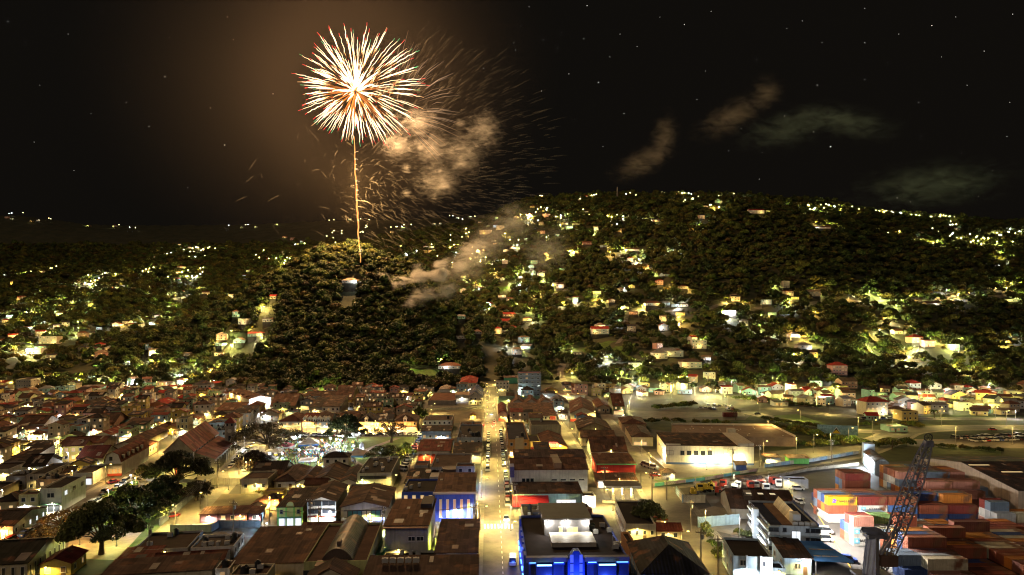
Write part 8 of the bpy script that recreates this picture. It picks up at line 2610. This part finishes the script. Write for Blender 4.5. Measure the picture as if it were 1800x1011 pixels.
protos = bpy.data.collections.new("forest_crowns")
for k, me in enumerate(CROWNS):
    protos.objects.link(bpy.data.objects.new("forest_crown_%d" % k, me))
n = len(rest)
me = bpy.data.meshes.new("forest")
me.from_pydata(np.stack([fx[rest], fy[rest], fz[rest] - 0.8], 1).tolist(), [], [])
for nm, ty, data in (("scl", "FLOAT", np.clip(g.lognormal(0.0, 0.30, n), 0.5, 1.9) * np.where(fy[rest] > 900, 1.0, np.where(onhill[rest], 0.78, 0.85))), ("rot", "FLOAT", g.uniform(0, 6.28, n)), ("idx", "INT", g.integers(0, 7, n))):
    at_r = me.attributes.new(nm, ty, "POINT")
    at_r.data.foreach_set("value", data.astype(np.float32 if ty == "FLOAT" else np.int32))
forest = link("forest", me)
forest["kind"] = "stuff"
forest["label"] = "dense dark forest covering the hills behind the town"
ng = bpy.data.node_groups.new("forest", "GeometryNodeTree")
ng.interface.new_socket("Geometry", in_out="INPUT", socket_type="NodeSocketGeometry")
ng.interface.new_socket("Geometry", in_out="OUTPUT", socket_type="NodeSocketGeometry")
gi, go = ng.nodes.new("NodeGroupInput"), ng.nodes.new("NodeGroupOutput")
ci = ng.nodes.new("GeometryNodeCollectionInfo")
ci.inputs["Collection"].default_value = protos
ci.inputs["Separate Children"].default_value = True
ci.inputs["Reset Children"].default_value = True
ip = ng.nodes.new("GeometryNodeInstanceOnPoints")
ip.inputs["Pick Instance"].default_value = True
def attr(nm, ty):
    a = ng.nodes.new("GeometryNodeInputNamedAttribute")
    a.data_type = ty
    a.inputs["Name"].default_value = nm
    return a.outputs["Attribute"]
cb = ng.nodes.new("ShaderNodeCombineXYZ")
ng.links.new(attr("rot", "FLOAT"), cb.inputs["Z"])
ng.links.new(gi.outputs[0], ip.inputs["Points"])
ng.links.new(ci.outputs[0], ip.inputs["Instance"])
ng.links.new(attr("idx", "INT"), ip.inputs["Instance Index"])
ng.links.new(cb.outputs[0], ip.inputs["Rotation"])
ng.links.new(attr("scl", "FLOAT"), ip.inputs["Scale"])
ng.links.new(ip.outputs[0], go.inputs[0])
md = forest.modifiers.new("forest", "NODES")
md.node_group = ng
print("forest", n, "houses", len(HOUSES))

# ------------------------------------------------------------------ fireworks, smoke, stars
def at(px, py, D):
    return Vector(((px - 900) / F * D, D, CAM_H - (py - HORIZON) / F * D))

FD = 780.0
FC = at(625, 160, FD)
fire_mats = [fire((1.0, 0.26, 0.04), 0.35), fire((1.0, 0.55, 0.22), 1.2), fire((1.0, 0.74, 0.44), 2.0), fire((1.0, 0.07, 0.06), 1.6), fire((0.2, 1.0, 0.4), 0.9)]
fw = thing("firework_burst", "large white and gold firework bursting high above the wooded hill", "firework", FC)
def spark(direction, r0, r1, wid, tip, droop):
    mb = MB()
    n = 9
    pts, rad, mi = [], [], []
    side = direction.cross(Vector((0, 1, 0)))
    for i in range(n):
        t = i / (n - 1)
        r = r0 + (r1 - r0) * t
        p = direction * r + Vector((0, 0, -droop * (t ** 2.2))) + side * (random.uniform(-0.6, 0.6) if 0 < i < n - 1 else 0)
        pts.append(p)
        prof = math.sin(math.pi * min(1, max(0.02, t ** 0.8))) ** 0.7
        rad.append(max(0.12, wid * prof))
    for i in range(n - 1):
        t = i / (n - 1)
        mi.append(0 if t < 0.10 else 1 if t < 0.24 else 2 if t < 0.80 else 1 if t < 0.87 else tip)
    mb.tube(pts, rad, 5, mi)
    return mb
NS = 250
for k in range(NS):
    zz = 1 - 2 * (k + 0.5) / NS
    a = k * 2.399963 + random.uniform(-0.25, 0.25)
    rr = math.sqrt(max(0, 1 - zz * zz))
    d = Vector((rr * math.cos(a), rr * math.sin(a), zz)).normalized()
    lim = 70 + 15 * max(0, d.x) + 10 * max(0, d.z) - 8 * max(0, -d.z)
    r1 = lim * random.choice([random.uniform(0.86, 1.0), random.uniform(0.62, 1.04)])
    r0 = r1 * random.uniform(0.40, 0.64)
    mb = spark(d, r0, r1, random.uniform(0.22, 0.50), random.choice([3, 3, 3, 4, 1]), random.uniform(1.0, 4.0))
    link("spark_trail", mb.mesh("spark_trail", fire_mats), fw)
for k in range(46):                                             # the white-hot heart, thrown mostly upward
    a = random.uniform(0, 2 * math.pi)
    zz = random.uniform(-0.15, 1.0)
    rr = math.sqrt(max(0, 1 - zz * zz))
    d = Vector((rr * math.cos(a) + 0.12, rr * math.sin(a), zz)).normalized()
    r1 = random.uniform(20, 46) * (0.72 + 0.35 * max(0, zz))
    mb = spark(d, random.uniform(0.5, 4), r1, random.uniform(0.5, 1.1), 1, 1.0)
    link("heart_trail", mb.mesh("heart_trail", fire_mats), fw)
for k in range(70):                                             # dull orange tails between heart and stars
    a = random.uniform(0, 2 * math.pi)
    zz = random.uniform(-1.0, 0.35)
    rr = math.sqrt(max(0, 1 - zz * zz))
    d = Vector((rr * math.cos(a), rr * math.sin(a), zz)).normalized()
    mb = MB().tube([d * 4, d * 20 + Vector((0, 0, -0.3)), d * random.uniform(34, 48) + Vector((0, 0, -1.2))], [0.3, 0.55, 0.15], 4, 0)
    link("ember_tail", mb.mesh("ember_tail", fire_mats), fw)
light(fw, (0, -4, 6), 5.2e6, (1.0, 0.57, 0.25), 2.2)

# rising rocket trail
RD0 = hit(634, 466)[1] - 5
def rise_at(t, near=0.0):
    return at(634 - 12 * t ** 0.8, 462 - 222 * t, RD0 + (FD + 2 - RD0) * t - near)
mb = MB()
pts, rad = [], []
for i in range(26):
    t = i / 25
    p = rise_at(t)
    pts.append(p + Vector((random.uniform(-0.5, 0.5) + 0.35 * math.sin(i * 0.9), 0, 0)))
    rad.append(0.35 + 0.5 * math.sin(math.pi * min(1, t * 1.1)) + random.uniform(0, 0.15))
mb.tube(pts, rad, 5)
rt = link("rocket_trail", mb.mesh("rocket_trail", [fire((1.0, 0.36, 0.09), 1.3)]))
tag(rt, "thin orange spark trail of a rocket rising from the wooded hill", "rocket trail")
for i in range(5):                                              # the burning trail lights the wood below it
    t = 0.36 + 0.1 * i
    light(rt, rise_at(t, 1.1), 2.4e5, (1.0, 0.58, 0.20), 0.6)
for i in range(22):
    t = random.uniform(0.05, 0.95)
    p = rise_at(t)
    q = p + Vector((random.uniform(0.8, 4.5), 0, random.uniform(-1.0, 1.4)))
    link("stray_spark", MB().bar(p, q, 0.22, 4, 0, 0.08).mesh("stray_spark", [fire((1.0, 0.7, 0.4), 1.4)]), rt)

# drifting wisps of an older, burnt-out burst, lit by the new one
wm, nt, b = new_mat("smoke_wisp")
b.inputs["Base Color"].default_value = (0.80, 0.74, 0.66, 1)
b.inputs["Roughness"].default_value = 1.0
b.inputs["Specular IOR Level"].default_value = 0.0
lw = nt.nodes.new("ShaderNodeLayerWeight")
lw.inputs["Blend"].default_value = 0.35
ml = nt.nodes.new("ShaderNodeMath")
ml.operation = "MULTIPLY_ADD"
ml.inputs[1].default_value = -0.018
ml.inputs[2].default_value = 0.018
nt.links.new(lw.outputs["Facing"], ml.inputs[0])
nt.links.new(ml.outputs[0], b.inputs["Alpha"])
OLD = at(742, 262, 800)
mb = MB()
for k in range(2000):
    d = Vector((random.gauss(0, 1), random.gauss(0, 1), random.gauss(0, 1))).normalized()
    r = 148 * random.random() ** 0.5
    c = OLD + Vector((d.x * r * 1.12, d.y * r * 0.6, d.z * r * 0.92))
    if c.x < OLD.x - 62 and k % 12:
        continue
    if k % 9 == 0:
        c = OLD + Vector((d.x * r * 1.25 - 50, d.y * r * 0.5, -40 + d.z * r * 0.5))
    ln = random.uniform(4, 15) * (0.5 + r / 130)
    w = random.uniform(0.35, 0.95)
    dd = (d * 0.6 + Vector((1.0, 0, 0.25)) * random.uniform(0.3, 1.0)).normalized()
    mb.tube([c - dd * ln * 0.5, c - dd * ln * 0.15 + Vector((0, 0, 0.5)), c + dd * ln * 0.2 + Vector((0, 0, 0.4)), c + dd * ln * 0.5], [0.1, w, w * 0.8, 0.08], 4)
o = link("smoke_wisps", mb.mesh("smoke_wisps", [wm], True))
o["kind"] = "stuff"
o["label"] = "faint brown wisps left hanging by burnt-out fireworks"
# a few long curved arms of the burnt-out burst
arms = thing("fading_firework", "fading tan arms of a second firework behind the white burst", "firework", at(690, 190, 800))
am = fire((0.85, 0.52, 0.30), 0.22)
for k in range(46):
    a = random.uniform(-0.9, 1.5)
    d = Vector((math.cos(a), random.uniform(-0.4, 0.4), math.sin(a))).normalized()
    r0, r1 = random.uniform(30, 50), random.uniform(58, 86)
    mb = MB().tube([d * r0, d * (r0 + r1) * 0.5 + Vector((0, 0, 2.0)), d * r1 + Vector((2, 0, 0.5))], [0.12, random.uniform(0.25, 0.5), 0.08], 4)
    link("spark_arm", mb.mesh("spark_arm", [am]), arms)

# volumes
def ico(sub=2):
    import bmesh
    bm = bmesh.new()
    bmesh.ops.create_icosphere(bm, subdivisions=sub, radius=1.0)
    me = bpy.data.meshes.new("smoke_puff")
    bm.to_mesh(me)
    bm.free()
    return me
def puff(name, c, size, mat, label, roll=0.0):
    me = ico()
    me.materials.append(mat)
    o = link(name, me, None, c, 0, size, (0, roll, 0))
    o["kind"] = "stuff"
    o["label"] = label
    return o
def soft(name, density, col=(0.75, 0.72, 0.70), lo=0.42, fs=1.0):
    """ragged puff: noise in world space, so that neighbouring puffs join into one cloud"""
    m = bpy.data.materials.new(name)
    m.use_nodes = True
    nt = m.node_tree
    nt.nodes.clear()
    N, L = nt.nodes, nt.links
    out = N.new("ShaderNodeOutputMaterial")
    pv = N.new("ShaderNodeVolumePrincipled")
    pv.inputs["Color"].default_value = c4(col)
    tc, ge = N.new("ShaderNodeTexCoord"), N.new("ShaderNodeNewGeometry")
    ln = N.new("ShaderNodeVectorMath")
    ln.operation = "LENGTH"
    L.new(tc.outputs["Object"], ln.inputs[0])
    fall = N.new("ShaderNodeMapRange")
    fall.interpolation_type = "SMOOTHSTEP"
    fall.inputs["From Min"].default_value = 1.0
    fall.inputs["From Max"].default_value = 0.0
    L.new(ln.outputs["Value"], fall.inputs["Value"])
    mp = N.new("ShaderNodeMapping")
    mp.inputs["Rotation"].default_value = (0, R(28), 0)
    mp.inputs["Scale"].default_value = (0.045 * fs, 0.07 * fs, 0.10 * fs)
    L.new(ge.outputs["Position"], mp.inputs["Vector"])
    nz = N.new("ShaderNodeTexNoise")
    nz.inputs["Scale"].default_value = 1.0
    nz.inputs["Detail"].default_value = 6
    nz.inputs["Roughness"].default_value = 0.6
    nz.inputs["Distortion"].default_value = 0.8
    L.new(mp.outputs["Vector"], nz.inputs["Vector"])
    ad = N.new("ShaderNodeMath")
    ad.operation = "MULTIPLY_ADD"
    ad.inputs[1].default_value = 4.2
    L.new(nz.outputs["Fac"], ad.inputs[0])
    f2 = N.new("ShaderNodeMath")
    f2.operation = "ADD"
    f2.inputs[1].default_value = -2.1
    L.new(fall.outputs["Result"], f2.inputs[0])
    L.new(f2.outputs[0], ad.inputs[2])
    th = N.new("ShaderNodeMapRange")
    th.inputs["From Min"].default_value = lo
    th.inputs["From Max"].default_value = 1.7
    th.inputs["To Max"].default_value = density
    L.new(ad.outputs[0], th.inputs["Value"])
    edge = N.new("ShaderNodeMath")
    edge.operation = "MULTIPLY"
    L.new(th.outputs["Result"], edge.inputs[0])
    L.new(fall.outputs["Result"], edge.inputs[1])
    L.new(edge.outputs[0], pv.inputs["Density"])
    L.new(pv.outputs[0], out.inputs["Volume"])
    return m
hs_m, hs_l, vz_m, bs_m, bp_m = soft("hill_smoke", 0.8), soft("hill_smoke_low", 0.24), soft("valley_haze", 0.022), soft("burst_smoke", 0.032, fs=2.3), soft("bright_puff", 0.07, fs=1.6)
dr_w, dr_g = soft("drift_warm", 0.016, (0.8, 0.66, 0.56), 0.15), soft("drift_green", 0.012, (0.55, 0.72, 0.66), 0.1)
lw_ = "white smoke puff beside the lit house on the wooded hill"
for k, (px, py, s, D, mt, lb) in enumerate((
    (645, 494, 9, 742, hs_m, lw_), (668, 492, 12, 740, hs_m, "pale smoke puff drifting right from the lit house"), (700, 498, 14, 736, hs_m, "pale smoke puff in the middle of the hill's smoke trail"), (735, 488, 17, 732, hs_m, "pale smoke puff over the hill's right slope"), (772, 476, 17, 730, hs_m, "pale smoke puff at the upper end of the hill's smoke trail"),
    (805, 468, 16, 734, hs_l, "thin smoke puff above the valley houses"), (745, 518, 17, 722, hs_l, "thin smoke sinking below the hill's smoke trail"), (720, 532, 13, 720, hs_l, "thin smoke at the lower end of the hill's smoke trail"), (785, 505, 19, 725, hs_l, "thin smoke over the valley right of the wooded hill"), (830, 448, 24, 760, hs_l, "faint smoke climbing over the smoky valley"),
    (860, 425, 46, 900, vz_m, "faint brown haze over the central slope"), (900, 395, 50, 960, vz_m, "faint brown haze below the ridge"), (820, 470, 44, 880, vz_m, "faint brown haze over the valley houses"), (960, 440, 50, 950, vz_m, "faint brown haze right of the valley"))):
    puff("smoke", at(px, py, D), (s * 1.35, s, s * 1.05), mt, lb, R(-24))
g_ = random.Random(3)
for k, (px, py, sx, sz) in enumerate(((700, 255, 36, 30), (760, 262, 44, 38), (815, 270, 44, 44), (770, 318, 48, 36), (850, 230, 36, 40), (735, 215, 40, 30))):
    puff("smoke", at(px, py, 805 + g_.uniform(-12, 12)), (sx, 26, sz), bs_m, "brown smoke of older bursts below and right of the firework")
for (px, py, s) in ((808, 216, 9), (740, 258, 9), (716, 298, 10), (812, 290, 12), (775, 300, 8), (715, 340, 8), (780, 325, 12), (765, 345, 8)):
    puff("smoke_puff", at(px, py, 795), (s * 1.3, s, s), bp_m, "small bright smoke puff below and right of the firework")
for (px, py, sx, sz, rl, mt) in ((1345, 165, 40, 34, -40, dr_w), (1285, 205, 84, 34, -26, dr_w), (1168, 240, 28, 52, 10, dr_w), (1130, 285, 70, 28, -24, dr_w), (1390, 225, 110, 40, -14, dr_g), (1490, 215, 110, 34, 10, dr_g), (1640, 325, 170, 50, -6, dr_g)):
    puff("smoke", at(px, py, 1000), (sx, 26, sz), mt, "faint smoke drifting across the dark sky at the right", R(rl))

# thin smoke round the burst, so that its light glows in the air
def air_mat():
    m = bpy.data.materials.new("burst_air")
    m.use_nodes = True
    nt = m.node_tree
    nt.nodes.clear()
    N, L = nt.nodes, nt.links
    out = N.new("ShaderNodeOutputMaterial")
    pv = N.new("ShaderNodeVolumePrincipled")
    pv.inputs["Color"].default_value = (0.85, 0.72, 0.62, 1)
    tc = N.new("ShaderNodeTexCoord")
    ln = N.new("ShaderNodeVectorMath")
    ln.operation = "LENGTH"
    L.new(tc.outputs["Object"], ln.inputs[0])
    fall = N.new("ShaderNodeMapRange")
    fall.interpolation_type = "SMOOTHSTEP"
    fall.inputs["From Min"].default_value = 1.0
    fall.inputs["From Max"].default_value = 0.1
    fall.inputs["To Max"].default_value = 0.00015
    L.new(ln.outputs["Value"], fall.inputs["Value"])
    ge = N.new("ShaderNodeNewGeometry")
    sb = N.new("ShaderNodeVectorMath")
    sb.operation = "DISTANCE"
    sb.inputs[1].default_value = FC
    L.new(ge.outputs["Position"], sb.inputs[0])
    hol = N.new("ShaderNodeMapRange")
    hol.interpolation_type = "SMOOTHSTEP"
    hol.inputs["From Min"].default_value = 45.0
    hol.inputs["From Max"].default_value = 115.0
    L.new(sb.outputs["Value"], hol.inputs["Value"])
    mu = N.new("ShaderNodeMath")
    mu.operation = "MULTIPLY"
    L.new(hol.outputs["Result"], mu.inputs[0])
    L.new(fall.outputs["Result"], mu.inputs[1])
    L.new(mu.outputs[0], pv.inputs["Density"])
    L.new(pv.outputs[0], out.inputs["Volume"])
    return m
puff("burst_air", at(560, 130, 800), (300, 200, 260), air_mat(), "thin smoke glowing brown round the firework")

# stars
sky = link("sky", None)
sky["kind"] = "structure"
STARS = [(298,66,1),(290,135,1.6),(222,180,1.3),(222,115,.8),(395,255,1.5),(370,190,1),(262,222,1.2),(480,165,1.1),(14,38,.8),(45,75,.8),(120,60,.7),
 (1032,10,1.4),(1203,43,1.3),(987,57,1),(1026,68,1.2),(980,85,.9),(903,75,1.2),(915,45,1.2),(906,88,1),(1072,100,.9),(1000,130,1),(1052,145,1.7),(1090,60,.8),
 (930,12,.8),(955,70,.9),(1120,82,.8),(1160,30,.7),(1250,20,.9),(1240,125,.8),(1330,105,1),(1383,50,1),(1410,37,.9),(1437,150,1.5),(1460,258,2.2),(1520,140,1.2),(1520,75,1.2),
 (1638,45,1.7),(1655,100,1),(1615,180,1.2),(1445,75,.9),(1520,15,.9),(1770,240,1),(1730,90,1.1),(1780,25,1.2),(1775,180,1),(1700,150,.8),(1680,30,.8),(1580,60,.8),(1560,110,.7),
 (1097,200,1),(1060,258,.8),(1225,175,.8),(1379,204,1),(1430,232,1.2),(1303,226,.7),(1340,268,.7),(1281,265,.7),(1577,348,1.2),(1335,315,.7),(1620,240,.7),(1720,345,1),(1600,355,.8),
 (952,160,1),(1010,210,1),(980,345,.8),(850,120,.8),(160,200,.7),(60,250,.7),(130,300,.7),(330,330,.7),(180,20,.7),(400,30,.8),(410,70,.8),(70,150,.6),(1745,300,.8),(1690,270,.7)]
star_me = ico(1)
star_me.name = "star"
star_me.materials.append(glow((1.0, 0.93, 0.82), 1.6))
for (px, py, s) in STARS:
    link("star", star_me, sky, at(px, py, 5500), 0, (2.4 * s, 1.8, 1.6 * s))

# ------------------------------------------------------------------ labels: repeats that look alike get their place in the row
WORDS = "first second third fourth fifth sixth seventh eighth ninth tenth eleventh twelfth thirteenth fourteenth fifteenth sixteenth seventeenth eighteenth nineteenth twentieth".split()
def nth(i):
    if i < 20:
        return WORDS[i]
    tens = {2: "twenty", 3: "thirty", 4: "forty", 5: "fifty", 6: "sixty"}[(i + 1) // 10]
    u = (i + 1) % 10
    return tens + "-" + WORDS[u - 1] if u else tens[:-1] + "ieth"
seen = {}
for o, same in TOPS:
    if not same:
        seen.setdefault(o["label"], []).append(o)
for lab, os_ in seen.items():
    if len(os_) > 1:
        os_.sort(key=lambda q: q.location.x / max(q.location.y, 1))
        for i, q in enumerate(os_):
            q["label"] = lab + ", " + (nth(i) + " from left" if i < len(os_) - 1 else "the rightmost")
